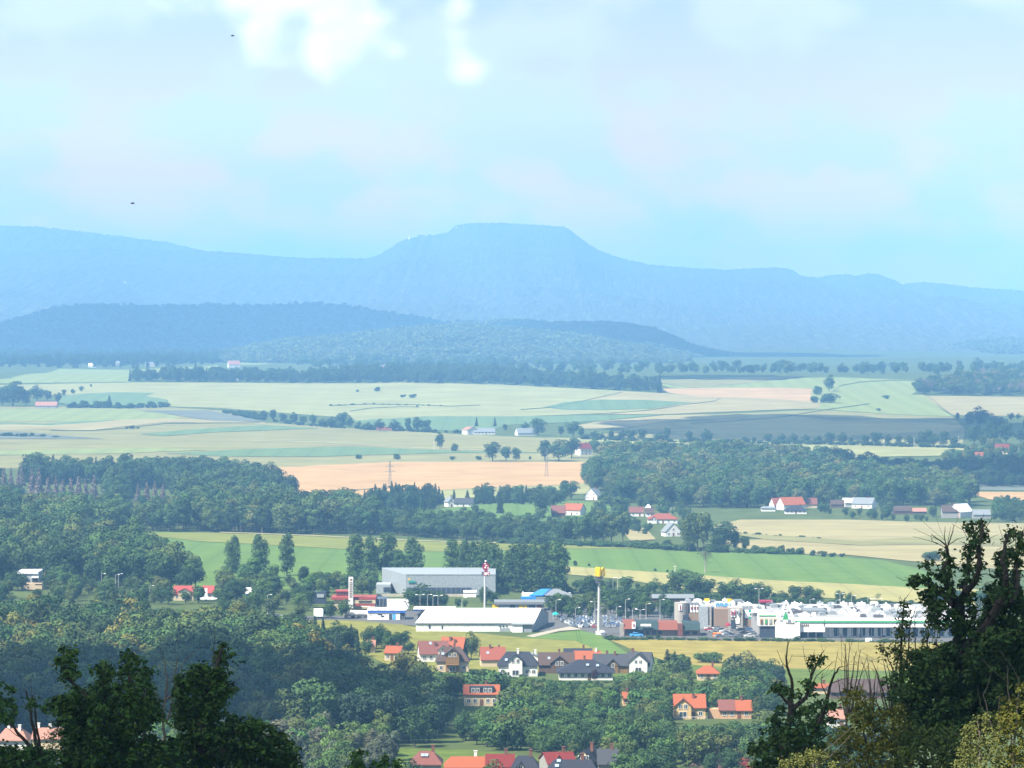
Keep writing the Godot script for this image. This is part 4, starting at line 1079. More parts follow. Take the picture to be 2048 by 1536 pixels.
func make_shopping() -> void:
	M.panel_grey = matte(Color(0.238, 0.266, 0.288), 14.0, "soft", 0.6)
	M.panel_light = matte(Color(0.288, 0.317, 0.338), 14.0, "soft", 0.6)
	M.stone_grey = matte(Color(0.295, 0.274, 0.252), 8.0)
	M.brick_tan = matte(Color(0.317, 0.223, 0.166), 5.0, "rough_tiles")
	M.white_panel = matte(Color(0.78, 0.78, 0.77), 14.0, "soft", 0.6)
	M.white_roof = matte(Color(0.74, 0.75, 0.76), 20.0, "soft", 0.7)
	M.flat_roof = matte(Color(0.360, 0.360, 0.360), 10.0, "rough_tiles", 0.85)
	M.kerb_cream = matte(Color(0.374, 0.338, 0.274), 10.0)
	M.sign_red = matte(Color(0.20, 0.012, 0.035), 0.0, "soft", 0.5)
	M.sign_white = matte(Color(0.80, 0.80, 0.78), 0.0, "soft", 0.5)
	M.sign_yellow = matte(Color(0.612, 0.396, 0.007), 0.0, "soft", 0.45)
	M.sign_blue = matte(Color(0.043, 0.115, 0.432), 0.0, "soft", 0.5)
	M.sign_sky = matte(Color(0.072, 0.274, 0.504), 0.0, "soft", 0.5)
	M.sign_green = matte(Color(0.036, 0.245, 0.094), 0.0, "soft", 0.5)
	M.sign_teal = matte(Color(0.014, 0.274, 0.245), 0.0, "soft", 0.5)
	M.sign_orange = matte(Color(0.540, 0.158, 0.022), 0.0, "soft", 0.5)
	M.sign_dark = matte(Color(0.03, 0.03, 0.04), 0.0, "soft", 0.5)
	M.glass_dark = matte(Color(0.06, 0.075, 0.11), 9.0, "rough_tiles", 0.2)
	M.red_paint = matte(Color(0.27, 0.055, 0.048), 6.0, "soft", 0.6)
	M.mansard_red = matte(Color(0.259, 0.090, 0.061), 4.0, "rough_tiles")
	M.mansard_green = matte(Color(0.043, 0.072, 0.076), 4.0, "rough_tiles")
	M.steel = matte(Color(0.446, 0.454, 0.446), 5.0, "soft", 0.45)
	M.dark_steel = matte(Color(0.09, 0.09, 0.10), 0.0, "soft", 0.5)
	# --- grey hall with a dark window band
	var d := -G(890, 1190).z
	var t := thing("trade_hall", "large grey metal hall with a dark window band and green sign", "hall", at(890, 1190, d))
	var st := begin()
	var a := at(812, 1192, d)
	var b := at(991, 1149, d)
	var deep := 46.0
	var c := at(764, 1186, d + 42.0)
	var top := b.y
	var roof := PackedVector2Array([Vector2(a.x, a.z), Vector2(b.x, a.z), Vector2(b.x, a.z - deep), Vector2(c.x, a.z - deep), Vector2(c.x, a.z - 42.0)])
	for k in roof.size():
		var p := roof[k]
		var q := roof[(k + 1) % roof.size()]
		quad(st, Vector3(p.x, a.y - 3, p.y), Vector3(p.x, top, p.y), Vector3(q.x, top, q.y), Vector3(q.x, a.y - 3, q.y))
	for k in range(1, roof.size() - 1):
		tri(st, Vector3(roof[0].x, top, roof[0].y), Vector3(roof[k].x, top, roof[k].y), Vector3(roof[k + 1].x, top, roof[k + 1].y))
	part("wall", mesh_of(st), M.panel_grey, t).position = -t.position
	px_part("parapet", t, "panel_light", 811.5, 991.5, 1148.2, 1149.6, d - 0.15, 0.6)
	px_part("window_band", t, "glass_dark", 814, 943, 1175, 1187, d - 0.12, 0.5)
	for k in 13: px_part("mullion", t, "panel_grey", 823.5 + k * 9.8, 824.1 + k * 9.8, 1175, 1187, d - 0.22, 0.3)
	px_part("sign_spot", t, "sign_yellow", 817, 820.5, 1157, 1160.5, d - 0.15, 0.3)
	lettering("ZIEIN", 824, 1163.5, 4.6, d - 0.3, "sign_teal", t, "lettering", 14.0)
	px_part("loading_bay", t, "panel_light", 752, 781, 1169, 1186, d + 12, 14.0, 2.0)
	for k in 2: px_part("bay_door", t, "glass_dark", 767 + k * 7, 773 + k * 7, 1174.5, 1183, d + 11.7, 0.5)
	var wall_t := thing("retaining_wall", "long cream retaining wall below the grey hall", "wall", at(850, 1200, d - 12))
	px_part("wall", wall_t, "kerb_cream", 752, 932, 1188.5, 1198, d - 12, 1.0, 2.0)
	var ky := thing("kiosk", "white two-storey annex with dark windows right of the retaining wall", "kiosk", at(940, 1205, d - 16))
	px_part("wall", ky, "white_panel", 927, 952, 1184.5, 1207, d - 16, 9.0, 2.0)
	px_part("cornice", ky, "white_roof", 926.5, 952.5, 1183.6, 1185.6, d - 16.3, 9.6)
	for k in 4: px_part("window", ky, "glass_dark", 930 + k * 5.5, 933 + k * 5.5, 1195, 1202, d - 16.1, 0.4)
	# --- red restaurant with the sign tower
	d = -G(705, 1222).z
	t = thing("restaurant", "red restaurant with a banner front and long red roof", "restaurant", at(705, 1222, d))
	px_part("upper_wall", t, "red_paint", 672, 698, 1183.5, 1196, d + 6, 8.0, 1.0)
	px_part("upper_roof", t, "red_paint", 670.5, 699, 1182, 1183.8, d + 5.6, 9.0)
	for k in 4: px_part("window", t, "glass_dark", 675 + k * 6, 679 + k * 6, 1186, 1190, d + 5.9, 0.4)
	px_part("roof", t, "red_paint", 662, 752, 1194.5, 1199.5, d + 1, 14.0)
	px_part("wall", t, "wall_cream", 668, 750, 1199.5, 1214, d + 2, 11.0, 2.0)
	px_part("banner", t, "wall_cream", 706, 751, 1200.5, 1207, d - 0.3, 0.4)
	lettering("RESTAURANT", 730, 1202.6, 3.0, d - 0.5, "sign_dark", t, "lettering", 26.0)
	px_part("banner", t, "red_paint", 708, 750, 1207.4, 1212, d - 0.3, 0.4)
	px_part("banner", t, "white_panel", 722, 741, 1212, 1213.4, d - 0.3, 0.4)
	t = thing("sign_tower", "slender white and red lettered tower beside the red restaurant", "sign tower", at(701.5, 1200, d - 1))
	px_part("shaft", t, "white_panel", 697.2, 706, 1154.5, 1203, d - 1, 1.9, 3.0)
	for k in 9: px_part("letter_panel", t, "brick_tan", 698.6, 704.6, 1164 + k * 3.6, 1165.8 + k * 3.6, d - 1.15, 0.3)
	px_part("emblem", t, "brick_tan", 700, 704, 1157, 1161.5, d - 1.15, 0.3)
	# --- dark glazed shop and the white billboard
	d = -G(785, 1222).z
	t = thing("glass_shop", "dark green glazed shop behind the billboard", "shop", at(762, 1219, d + 2))
	px_part("wall", t, "glass_dark", 750, 775, 1197.5, 1219, d + 2, 12.0, 1.0)
	for k in 4: px_part("mullion", t, "steel", 752 + k * 7, 752.5 + k * 7, 1197.5, 1219, d + 1.8, 0.3)
	px_part("roof", t, "sign_sky", 818, 832, 1201, 1204, d + 8, 5.0)
	t = thing("billboard", "big white billboard with a pale pink print", "billboard", at(796, 1219, d))
	px_part("board", t, "sign_white", 774.5, 818.5, 1198, 1217.5, d, 0.6)
	M.print_pink = matte(Color(0.72, 0.58, 0.62))
	px_part("print", t, "print_pink", 803, 808, 1202, 1208, d - 0.12, 0.2)
	px_part("print", t, "print_pink", 796, 802, 1205, 1207, d - 0.12, 0.2)
	px_part("print", t, "print_pink", 806, 811, 1208, 1209.5, d - 0.12, 0.2)
	for k in 3: px_part("post", t, "dark_steel", 780 + k * 16, 781.4 + k * 16, 1217, 1222, d + 0.1, 0.4, 2.0)
	# --- white and blue shop, and the filling station canopy
	d = -G(775, 1240).z
	t = thing("filling_station_shop", "white flat filling station shop with a blue band", "shop", at(775, 1240, d))
	px_part("wall", t, "white_panel", 735, 800, 1224, 1240, d, 11.0, 2.0)
	px_part("band", t, "sign_blue", 735, 812, 1221, 1225.2, d - 0.4, 13.0)
	px_part("roof", t, "white_roof", 734.5, 812.5, 1219.6, 1221, d - 0.6, 13.5)
	px_part("print", t, "sign_dark", 756, 764, 1228, 1230, d - 0.1, 0.2)
	px_part("print", t, "sign_dark", 762, 768, 1231, 1234, d - 0.1, 0.2)
	px_part("print", t, "sign_dark", 741, 743, 1230.5, 1232, d - 0.1, 0.2)
	px_part("window", t, "glass_dark", 778, 784, 1228, 1239, d - 0.1, 0.3)
	px_part("window", t, "sign_sky", 785, 791, 1227, 1240, d - 0.1, 0.3)
	px_part("window", t, "glass_dark", 792, 810, 1226, 1240, d + 0.5, 8.0)
	for k in 4: px_part("mullion", t, "steel", 796 + k * 4, 796.5 + k * 4, 1226, 1240, d + 0.3, 0.3)
	var d2 := -G(860, 1232).z
	t = thing("filling_station_canopy", "long white filling station canopy with a blue edge band", "canopy", at(868, 1232, d2))
	px_part("roof", t, "white_roof", 827, 910, 1217.6, 1219, d2 - 0.3, 12.6)
	px_part("band", t, "sign_blue", 828, 909, 1219, 1222.3, d2, 12.0)
	for k in 4: px_part("post", t, "steel", 838 + k * 20, 839.6 + k * 20, 1222, 1232, d2 + 4, 0.5, 1.5)
	for k in 3: px_part("pump", t, "white_panel", 846 + k * 20, 850 + k * 20, 1226.5, 1231, d2 + 4, 0.9, 1.0)
	t = thing("garden_wall", "low white wall below the filling station shop", "wall", at(800, 1250, d - 8))
	px_part("wall", t, "white_panel", 768, 826, 1244.5, 1250, d - 8, 0.6, 2.0)
	px_part("gate", t, "panel_grey", 779, 789, 1243, 1250, d - 8.1, 0.8, 2.0)
	# --- white warehouse with its low-pitched roof
	d = -G(980, 1263).z
	t = thing("warehouse", "long white warehouse with a low white roof and right end greyed for shade", "warehouse", at(970, 1262, d))
	var x0 := at(832, 1254, d).x
	var x1 := at(1066, 1262, d).x
	var x2 := at(1097, 1256, d + 40).x
	var y0 := at(950, 1246, d).y
	var ridge_y := y0 + 4.2
	var yb := at(950, 1266, d).y - 3.0
	st = begin()
	quad(st, Vector3(x0, yb, -d), Vector3(x0, y0, -d), Vector3(x1, y0, -d), Vector3(x1, yb, -d))
	quad(st, Vector3(x0, yb, -d - 46), Vector3(x0, y0, -d - 46), Vector3(x0, y0, -d), Vector3(x0, yb, -d))
	quad(st, Vector3(x1, y0, -d - 46), Vector3(x0, y0, -d - 46), Vector3(x0, yb, -d - 46), Vector3(x1, yb, -d - 46))
	part("wall", mesh_of(st), M.white_panel, t).position = -t.position
	st = begin()
	quad(st, Vector3(x1, yb, -d), Vector3(x1, y0, -d), Vector3(x2, y0, -d - 46), Vector3(x2, yb, -d - 46))
	tri(st, Vector3(x1, y0, -d), Vector3((x1 + x2) / 2, ridge_y, -d - 23), Vector3(x2, y0, -d - 46))
	part("end_wall", mesh_of(st), M.panel_grey, t).position = -t.position  # white wall turned from the sun; its shade is put into the colour
	st = begin()
	var e := Vector3(0, 0.12, 0)
	quad(st, Vector3(x0 - 0.4, y0 - 0.1, -d + 0.7) + e, Vector3(x0 + 4, ridge_y, -d - 23) + e, Vector3((x1 + x2) / 2 + 0.3, ridge_y, -d - 23) + e, Vector3(x1 + 0.5, y0 - 0.1, -d + 0.7) + e)
	quad(st, Vector3(x0 + 4, ridge_y, -d - 23) + e, Vector3(x0 - 0.4, y0, -d - 46.5) + e, Vector3(x2 + 0.4, y0, -d - 46.5) + e, Vector3((x1 + x2) / 2 + 0.3, ridge_y, -d - 23) + e)
	part("roof", mesh_of(st), M.white_roof, t).position = -t.position
	px_part("gutter_band", t, "panel_grey", 831, 1067, 1244.6, 1249, d - 0.25, 0.5)
	for k in 3: px_part("roof_vent", t, "panel_light", 955 + k * 38, 958 + k * 38, 1231, 1235, d + 14, 1.2)
	for q in [[857, 1249, 861], [883, 1250, 886]]: px_part("door", t, "glass_dark", q[0], q[2], q[1] + 1, q[1] + 8, d - 0.15, 0.3)
	px_part("gate", t, "panel_grey", 999, 1020, 1256.5, 1264, d - 0.2, 0.4)
	for k in 3: px_part("lamp", t, "sign_dark", 999 + k * 6.6, 1001.5 + k * 6.6, 1251, 1254.5, d - 0.3, 0.5)
	px_part("porch", t, "white_panel", 1024, 1045, 1249.5, 1267, d - 5, 8.0, 2.0)
	px_part("porch_roof", t, "panel_light", 1023, 1068, 1247.2, 1249.4, d - 5.5, 9.0)
	px_part("porch_side", t, "panel_grey", 1045, 1064, 1250, 1267, d - 4.6, 6.0, 2.0)
	# --- rooster-red pole sign
	d = -G(969, 1226).z
	t = thing("restaurant_pole_sign", "tall white pole carrying a red restaurant sign", "pole sign", at(969.5, 1220, d))
	st = begin()
	tube(st, at(969.5, 1228, d), at(969.8, 1153, d), 0.55, 0.42, 10)
	part("pole", mesh_of(st), M.steel, t).position = -t.position
	st = begin()
	var hub := at(971.5, 1133, d)
	for k in 20:
		var a0 := TAU * k / 20.0
		var a1 := TAU * (k + 1) / 20.0
		var r := 7.0 * d * PX
		for s in [-1, 1]:
			tri(st, hub + Vector3(0, 0, 0.3 * s), hub + Vector3(cos(a0) * r, sin(a0) * r * 1.15, 0.3 * s), hub + Vector3(cos(a1) * r, sin(a1) * r * 1.15, 0.3 * s))
		quad(st, hub + Vector3(cos(a0) * r, sin(a0) * r * 1.15, 0.3), hub + Vector3(cos(a1) * r, sin(a1) * r * 1.15, 0.3), hub + Vector3(cos(a1) * r, sin(a1) * r * 1.15, -0.3), hub + Vector3(cos(a0) * r, sin(a0) * r * 1.15, -0.3))
	part("roundel", mesh_of(st), M.sign_red, t).position = -t.position
	st = begin()
	for q in [[971, 1122, 3.0, 2.6], [970, 1127, 2.2, 2.0], [972.5, 1131, 3.6, 1.6], [970.5, 1135, 2.8, 2.4], [976, 1135.5, 1.4, 3.2]]:
		px_box(st, q[0] - q[2] / 2, q[0] + q[2] / 2, q[1] - q[3] / 2, q[1] + q[3] / 2, d - 0.4, 0.25)
	part("relief", mesh_of(st), M.sign_white, t).position = -t.position
	px_part("neck", t, "sign_red", 969, 975, 1140, 1144, d - 0.1, 0.6)
	px_part("board", t, "sign_red", 967.5, 979.5, 1143.5, 1152, d - 0.3, 0.8)
	px_part("side_board", t, "dark_steel", 963, 967.2, 1143.5, 1152, d - 0.2, 0.7)
	lettering("KFC", 973.5, 1147.6, 5.6, d - 0.8, "sign_white", t, "lettering", 9.5)
	# --- golden arch pole
	d = -G(1198, 1270).z
	t = thing("arch_pole_sign", "very tall white pole topped by a golden arch sign", "pole sign", at(1198, 1268, d))
	st = begin()
	tube(st, at(1197.3, 1270, d), at(1198.2, 1166, d), 0.62, 0.5, 12)
	part("pole", mesh_of(st), M.steel, t).position = -t.position
	st = begin()
	tube(st, at(1191.5, 1262, d), at(1197.5, 1262, d), 0.1, 0.1, 5)
	tube(st, at(1195.2, 1268, d + 0.6), at(1195.8, 1200, d + 0.6), 0.14, 0.12, 6)
	part("ladder", mesh_of(st), M.steel, t).position = -t.position
	px_part("base", t, "white_panel", 1192, 1210, 1264, 1270, d - 1, 5.0, 2.0)
	px_part("crate", t, "white_panel", 1200, 1207, 1261, 1265, d - 1.5, 1.4)
	st = begin()
	for q in [[1191, 1207, 1152.5, 1154.5], [1192, 1206.5, 1156.5, 1158], [1191, 1202, 1160, 1161], [1192, 1199, 1164, 1166.5]]:
		px_box(st, q[0], q[1], q[2], q[3], d - 1.6, 3.2)
	for q in [1191.5, 1196, 1201, 1205.5]: px_box(st, q, q + 0.8, 1152, 1161, d - 1.5, 0.2)
	part("platform", mesh_of(st), M.dark_steel, t).position = -t.position
	for face in 2:
		var mm := begin()
		var u := d * PX
		# two arches side by side
		for s in [-1, 1]:
			var prev_o := Vector2.ZERO
			var prev_i := Vector2.ZERO
			for k in 15:
				var f := float(k) / 14.0
				var ang := PI * f
				var o := Vector2(s * 4.1 - cos(ang) * 4.4, -9.5 + 18.5 * pow(sin(ang), 0.62)) * u
				var i := Vector2(s * 4.1 - cos(ang) * 1.9, -9.5 + 14.8 * pow(sin(ang), 0.70)) * u
				if k > 0:
					quad(mm, Vector3(prev_o.x, prev_o.y, 0.35), Vector3(o.x, o.y, 0.35), Vector3(i.x, i.y, 0.35), Vector3(prev_i.x, prev_i.y, 0.35))
					quad(mm, Vector3(prev_i.x, prev_i.y, -0.35), Vector3(i.x, i.y, -0.35), Vector3(o.x, o.y, -0.35), Vector3(prev_o.x, prev_o.y, -0.35))
					quad(mm, Vector3(prev_o.x, prev_o.y, -0.35), Vector3(o.x, o.y, -0.35), Vector3(o.x, o.y, 0.35), Vector3(prev_o.x, prev_o.y, 0.35))
					quad(mm, Vector3(prev_i.x, prev_i.y, 0.35), Vector3(i.x, i.y, 0.35), Vector3(i.x, i.y, -0.35), Vector3(prev_i.x, prev_i.y, -0.35))
				prev_o = o
				prev_i = i
		var g := part("arch_sign", mesh_of(mm), M.sign_yellow, t)
		g.position = at(1195.5 if face == 0 else 1202.5, 1143, d) - t.position + Vector3(0, 0, 0.6)
		g.rotation.y = -1.05 if face == 0 else 0.55
	# --- blue roofed building and the grey long house before it
	d = -G(1095, 1206).z
	t = thing("sports_hall", "building with a bright blue and grey pitched roof", "hall", at(1095, 1204, d))
	px_part("wall", t, "wall_white", 1044, 1143, 1194, 1206, d, 26.0, 2.0)
	M.roof_blue = matte(Color(0.029, 0.194, 0.540), 8.0, "soft", 0.5)
	for k in 2:
		st = begin()
		var l := at(1058 if k == 0 else 1086, 1190, d - 1)
		var r := at(1090 if k == 0 else 1146, 1190, d - 1)
		var back := at(1082 if k == 0 else 1098, 1177.5, d + 14)
		var back2 := at(1106 if k == 0 else 1116, 1177.5, d + 14)
		quad(st, l, back, back2, r)
		var th := Vector3(0, -0.5, 0)
		quad(st, l + th, l, r, r + th)
		quad(st, r + th, r, back2, back2 + th)
		quad(st, back2 + th, back2, back2 + Vector3(6, -4, -13), r + th + Vector3(8, -3, -22))
		part("roof", mesh_of(st), M.roof_blue if k == 0 else M.roof_pale, t).position = -t.position
	px_part("low_roof", t, "roof_blue", 1042, 1072, 1194, 1199, d - 3, 5.0)
	px_part("low_roof", t, "roof_pale", 1072, 1092, 1195, 1200, d - 3, 5.0)
	for k in 3: px_part("vent", t, "white_panel", 1045 + k * 6.5, 1047 + k * 6.5, 1183 + k * 2, 1192, d + 2, 1.0)
	for k in 5: px_part("window", t, "glass_dark", 1090 + k * 10, 1096 + k * 10, 1192, 1196, d - 0.2, 0.4)
	d = -G(1040, 1222).z
	t = thing("long_shop", "long grey-roofed shop with yellow signs behind the warehouse", "shop", at(1030, 1220, d))
	px_part("wall", t, "panel_light", 990, 1088, 1209, 1221, d, 12.0, 2.0)
	px_part("roof", t, "roof_pale", 988, 1090, 1204, 1209, d - 0.8, 14.0)
	for q in [[985, 997, "sign_yellow"], [1038, 1046, "sign_yellow"], [1048, 1054, "sign_yellow"], [1000, 1018, "panel_grey"], [1058, 1070, "glass_dark"], [1074, 1084, "brick"], [1020, 1030, "glass_dark"]]: px_part("sign", t, q[2], q[0], q[1], 1209.5, 1216, d - 0.2, 0.4)
	# --- restaurant with red and green mansard roofs
	d = -G(1320, 1273).z
	t = thing("drive_in_restaurant", "low restaurant with red and dark green mansard roofs", "restaurant", at(1320, 1272, d))
	px_part("wall", t, "brick_tan", 1249, 1400, 1257, 1273, d + 1.2, 14.0, 2.0)
	px_part("wall", t, "stone_grey", 1240, 1247.5, 1247, 1268, d + 0.5, 3.0, 2.0)
	for q in [[1246, 1270, "mansard_red", 1244, 1258], [1270, 1317, "mansard_green", 1245, 1259.5], [1317, 1356, "mansard_red", 1246, 1260], [1365, 1400.5, "mansard_green", 1247, 1260.5]]:
		st = begin()
		var l := at(q[0], q[4], d)
		var r := at(q[1], q[4], d)
		var h2: float = (q[4] - q[3]) * d * PX
		quad(st, l, l + Vector3(0, h2, -2.2), r + Vector3(0, h2, -2.2), r)
		quad(st, l + Vector3(0, h2, -2.2), l + Vector3(0, h2 - 0.1, -15), r + Vector3(0, h2 - 0.1, -15), r + Vector3(0, h2, -2.2))
		tri(st, l, l + Vector3(0, 0, -2.2), l + Vector3(0, h2, -2.2))
		tri(st, r, r + Vector3(0, h2, -2.2), r + Vector3(0, 0, -2.2))
		quad(st, l, r, r + Vector3(0, 0, -2.2), l + Vector3(0, 0, -2.2))
		part("roof", mesh_of(st), M[q[2]], t).position = -t.position
	px_part("chimney_block", t, "roof_mauve", 1355.5, 1365.5, 1248, 1272, d - 0.3, 4.0, 1.0)
	px_part("sign_plate", t, "sign_white", 1264, 1271, 1244, 1257, d - 0.6, 0.5)
	px_part("emblem", t, "sign_red", 1266.3, 1269, 1247.5, 1253.5, d - 0.8, 0.3)
	px_part("name_board", t, "sign_white", 1281.5, 1302, 1248.5, 1252.2, d - 1.2, 0.9)
	px_part("window", t, "glass_dark", 1252, 1266, 1260, 1270, d + 1, 0.5)
	px_part("window", t, "glass_dark", 1270, 1288, 1260, 1271, d + 1, 0.5)
	for k in 3: px_part("window", t, "glass_dark", 1292 + k * 12, 1300 + k * 12, 1262, 1269, d + 1, 0.5)
	for k in 2: px_part("window", t, "glass_dark", 1370 + k * 15, 1379 + k * 15, 1263, 1269, d + 1, 0.5)
	# --- the shopping mall: stone towers, brick bays, the white home-improvement store and the wide roof
	d = -G(1560, 1276).z
	t = thing("shopping_mall", "sprawling shopping mall with brick bays and a white store front", "mall", at(1560, 1276, d))
	st = begin()
	var roof_y := at(1600, 1240, d).y
	var db := -G(1450, 1257).z - 6.0
	var high_y := at(1450, 1219, db + 14).y
	for q in [[1384, 1521, high_y, db - d + 12.0, 46.0], [1518, 1960, roof_y, 4.0, 74.0]]:
		var l := at(q[0], 1270, d).x
		var r := at(q[1], 1270, d).x
		bx(st, Vector3((l + r) / 2, q[2] - 6.0, -d - q[3] - q[4] / 2), Vector3(r - l, 12.0, q[4]))
	part("roof_slab", mesh_of(st), M.flat_roof, t).position = -t.position
	st = begin()
	var cyl := at(1362.5, 1250, db + 9)
	tube(st, cyl + Vector3(0, -2, 0), Vector3(cyl.x, at(1362, 1205, db + 9).y, cyl.z), 2.95, 2.95, 20)
	part("round_tower", mesh_of(st), M.stone_grey, t).position = -t.position
	px_part("sign", t, "sign_white", 1357.5, 1364, 1209, 1221, db + 5.8, 0.5)
	px_part("letter", t, "sign_red", 1359.6, 1361.8, 1210.5, 1219.5, db + 5.6, 0.4)
	px_part("entrance_glass", t, "glass_dark", 1366, 1376, 1230, 1246, db + 5.5, 2.0)
	px_part("upper_wall", t, "dark_steel", 1376, 1398.5, 1207.5, 1226, db + 8, 8.0)
	for k in 3: px_part("sign", t, "sign_white", 1380.5 + k * 6, 1384.5 + k * 6, 1210, 1224.5, db + 7.7, 0.4)
	for k in 3: px_part("letter", t, "sign_red", 1381.5 + k * 6, 1383.6 + k * 6, 1213, 1219, db + 7.5, 0.4)
	px_part("brick_bay", t, "brick_tan", 1375, 1399, 1226, 1249, db + 7.6, 9.0, 2.0)
	px_part("panel_bay", t, "panel_light", 1398, 1416, 1213, 1248, db + 5, 10.0, 2.0)
	px_part("panel_bay", t, "stone_grey", 1416, 1423, 1213, 1250, db + 5.5, 10.0, 2.0)
	px_part("glass_slot", t, "glass_dark", 1422.5, 1428.5, 1215, 1252, db + 7, 8.0, 2.0)
	px_part("brick_bay", t, "brick_tan", 1428, 1457.5, 1218, 1258, db + 3.5, 12.0, 2.0)
	px_part("stone_tower", t, "stone_grey", 1457, 1486, 1216, 1264, db + 1, 13.0, 2.0)
	px_part("sign", t, "sign_white", 1462, 1470, 1218.5, 1234, db + 0.7, 0.4)
	lettering("H", 1466.5, 1226, 11.0, db + 0.3, "sign_red", t, "letter")
	px_part("sign", t, "sign_white", 1471.5, 1479, 1218.5, 1234, db + 0.7, 0.4)
	lettering("Y", 1475.3, 1225, 9.0, db + 0.3, "sign_dark", t, "letter")
	px_part("sign", t, "sign_white", 1471.5, 1479, 1234.5, 1247, db + 0.7, 0.4)
	px_part("entrance_glass", t, "glass_dark", 1462, 1470.5, 1240, 1256, db + 0.7, 0.5)
	px_part("upper_wall", t, "dark_steel", 1485, 1506, 1220, 1242, db + 3, 9.0)
	px_part("sign", t, "sign_white", 1489.5, 1497, 1220, 1236, db + 2.7, 0.4)
	px_part("sign", t, "sign_teal", 1498, 1505, 1220, 1238, db + 2.7, 0.4)
	lettering("Q", 1501.4, 1229, 8.5, db + 2.4, "sign_white", t, "letter")
	px_part("brick_bay", t, "brick_tan", 1485, 1506, 1238, 1268, db + 2.6, 10.0, 2.0)
	px_part("stone_tower", t, "stone_grey", 1505, 1518, 1221, 1274, db - 0.5, 12.0, 2.0)
	px_part("glass_slot", t, "glass_dark", 1511, 1515, 1248, 1272, db - 0.7, 0.5)
	# store front
	px_part("store_front", t, "white_panel", 1517.5, 1556, 1228, 1252, d - 1.0, 8.0)
	px_part("store_front", t, "white_panel", 1555, 1650, 1239, 1264, d - 2.2, 8.0)
	px_part("fascia", t, "white_panel", 1648, 1960, 1238.5, 1254.5, d - 2.2, 6.0)
	px_part("ground_floor", t, "white_panel", 1555, 1960, 1254, 1278, d + 2.2, 3.0, 2.0)
	px_part("glass_front", t, "glass_dark", 1520, 1552, 1252, 1270, d - 0.4, 2.0, 2.0)
	px_part("pylon_front", t, "white_panel", 1551.5, 1600, 1245, 1276, d - 3.4, 3.0, 2.0)
	for k in 4:
		px_part("poster", t, "wall_cream", 1519.5 + k * 9, 1526 + k * 9, 1236, 1249, d - 1.2, 0.3)
		px_part("poster_print", t, ["brick", "sign_green", "panel_light", "sign_dark"][k], 1521 + k * 9, 1525 + k * 9, 1239, 1247, d - 1.4, 0.3)
	px_part("stripe", t, "sign_green", 1518, 1552, 1230.5, 1232.5, d - 1.2, 0.3)
	px_part("stripe", t, "sign_green", 1586, 1960, 1242, 1245.4, d - 2.5, 0.4)
	for k in 6: px_part("print", t, "wall_timber", 1572 + k * 3.0, 1573.6 + k * 3.0, 1244.6, 1247.4, d - 3.6, 0.3)
	for k in 5: px_part("print", t, "wall_timber", 1601 + k * 3.6, 1602.6 + k * 3.6, 1248.6, 1252.4, d - 2.5, 0.3)
	for k in 30: px_part("mullion", t, "white_panel" if k % 3 else "steel", 1656 + k * 9.6, 1657.4 + k * 9.6, 1254.5, 1277, d + 1.9, 0.5)
	for k in 16: px_part("window", t, "glass_dark", 1668 + k * 17.5, 1678 + k * 17.5, 1256, 1272, d + 2.0, 0.4)
	for k in 3: px_part("window", t, "glass_dark", 1602 + k * 16, 1614 + k * 16, 1262, 1275, d + 2.0, 0.4)
	# the white pyramid with its green triangle
	st = begin()
	var apex := at(1572.5, 1201, d - 1)
	var half := 17.0 * d * PX
	var foot := at(1572.5, 1242, d - 1).y
	var pc := [Vector3(apex.x - half, foot, apex.z + 2.3), Vector3(apex.x + half, foot, apex.z + 2.3), Vector3(apex.x + half, foot, apex.z - 5.0), Vector3(apex.x - half, foot, apex.z - 5.0)]
	for k in 4: tube(st, pc[k], apex, 0.42, 0.28, 6)
	for f in [0.3, 0.62]:
		for k in 4: tube(st, pc[k].lerp(apex, f), pc[(k + 1) % 4].lerp(apex, f), 0.16, 0.16, 5)
	part("pyramid_frame", mesh_of(st), M.white_panel, t).position = -t.position
	st = begin()
	var ga := at(1571, 1222, d - 3.9)
	var gl := at(1565.5, 1239.5, d - 3.9)
	var gr := at(1578, 1239.5, d - 3.9)
	tri(st, gl, ga, gr)
	var th2 := Vector3(0, 0, -0.5)
	tri(st, gl + th2, gr + th2, ga + th2)
	quad(st, gl, gl + th2, ga + th2, ga)
	quad(st, ga, ga + th2, gr + th2, gr)
	part("green_triangle", mesh_of(st), M.sign_green, t).position = -t.position
	# signs on the roof edge
	var q2 := begin()
	for s in [[1409, 1419, 1197, 1199.4], [1408, 1411, 1199, 1202], [1411, 1418, 1199.4, 1203], [1453, 1464, 1197.6, 1200], [1455, 1461, 1200, 1204], [1461, 1464.5, 1199, 1201]]: px_box(q2, s[0], s[1], s[2], s[3], db + 24, 0.6)
	part("roof_sign", mesh_of(q2), M.sign_yellow, t).position = -t.position
	px_part("roof_sign", t, "sign_white", 1429, 1470, 1204, 1215, db + 12, 0.5)
	q2 = begin()
	for s in [[1431, 1433, 1206, 1213], [1434, 1438, 1205, 1209], [1436, 1438, 1209, 1214], [1440, 1442, 1205.5, 1212], [1443, 1446, 1205, 1207], [1444, 1448, 1209, 1213], [1449, 1451, 1205, 1213], [1452, 1456, 1206, 1208], [1452, 1454, 1209, 1213.5], [1459, 1461, 1206, 1213]]: px_box(q2, s[0], s[1], s[2], s[3], db + 11.6, 0.3)
	part("roof_sign_strokes", mesh_of(q2), M.sign_sky, t).position = -t.position
	px_part("roof_house", t, "sign_red", 1520, 1546, 1202.5, 1205.5, d + 70, 8.0)
	st = begin()
	px_box(st, 1608, 1652, 1221, 1231, d + 26, 16.0, 2.0)
	part("skylight_house", mesh_of(st), M.roof_pale, t).position = -t.position
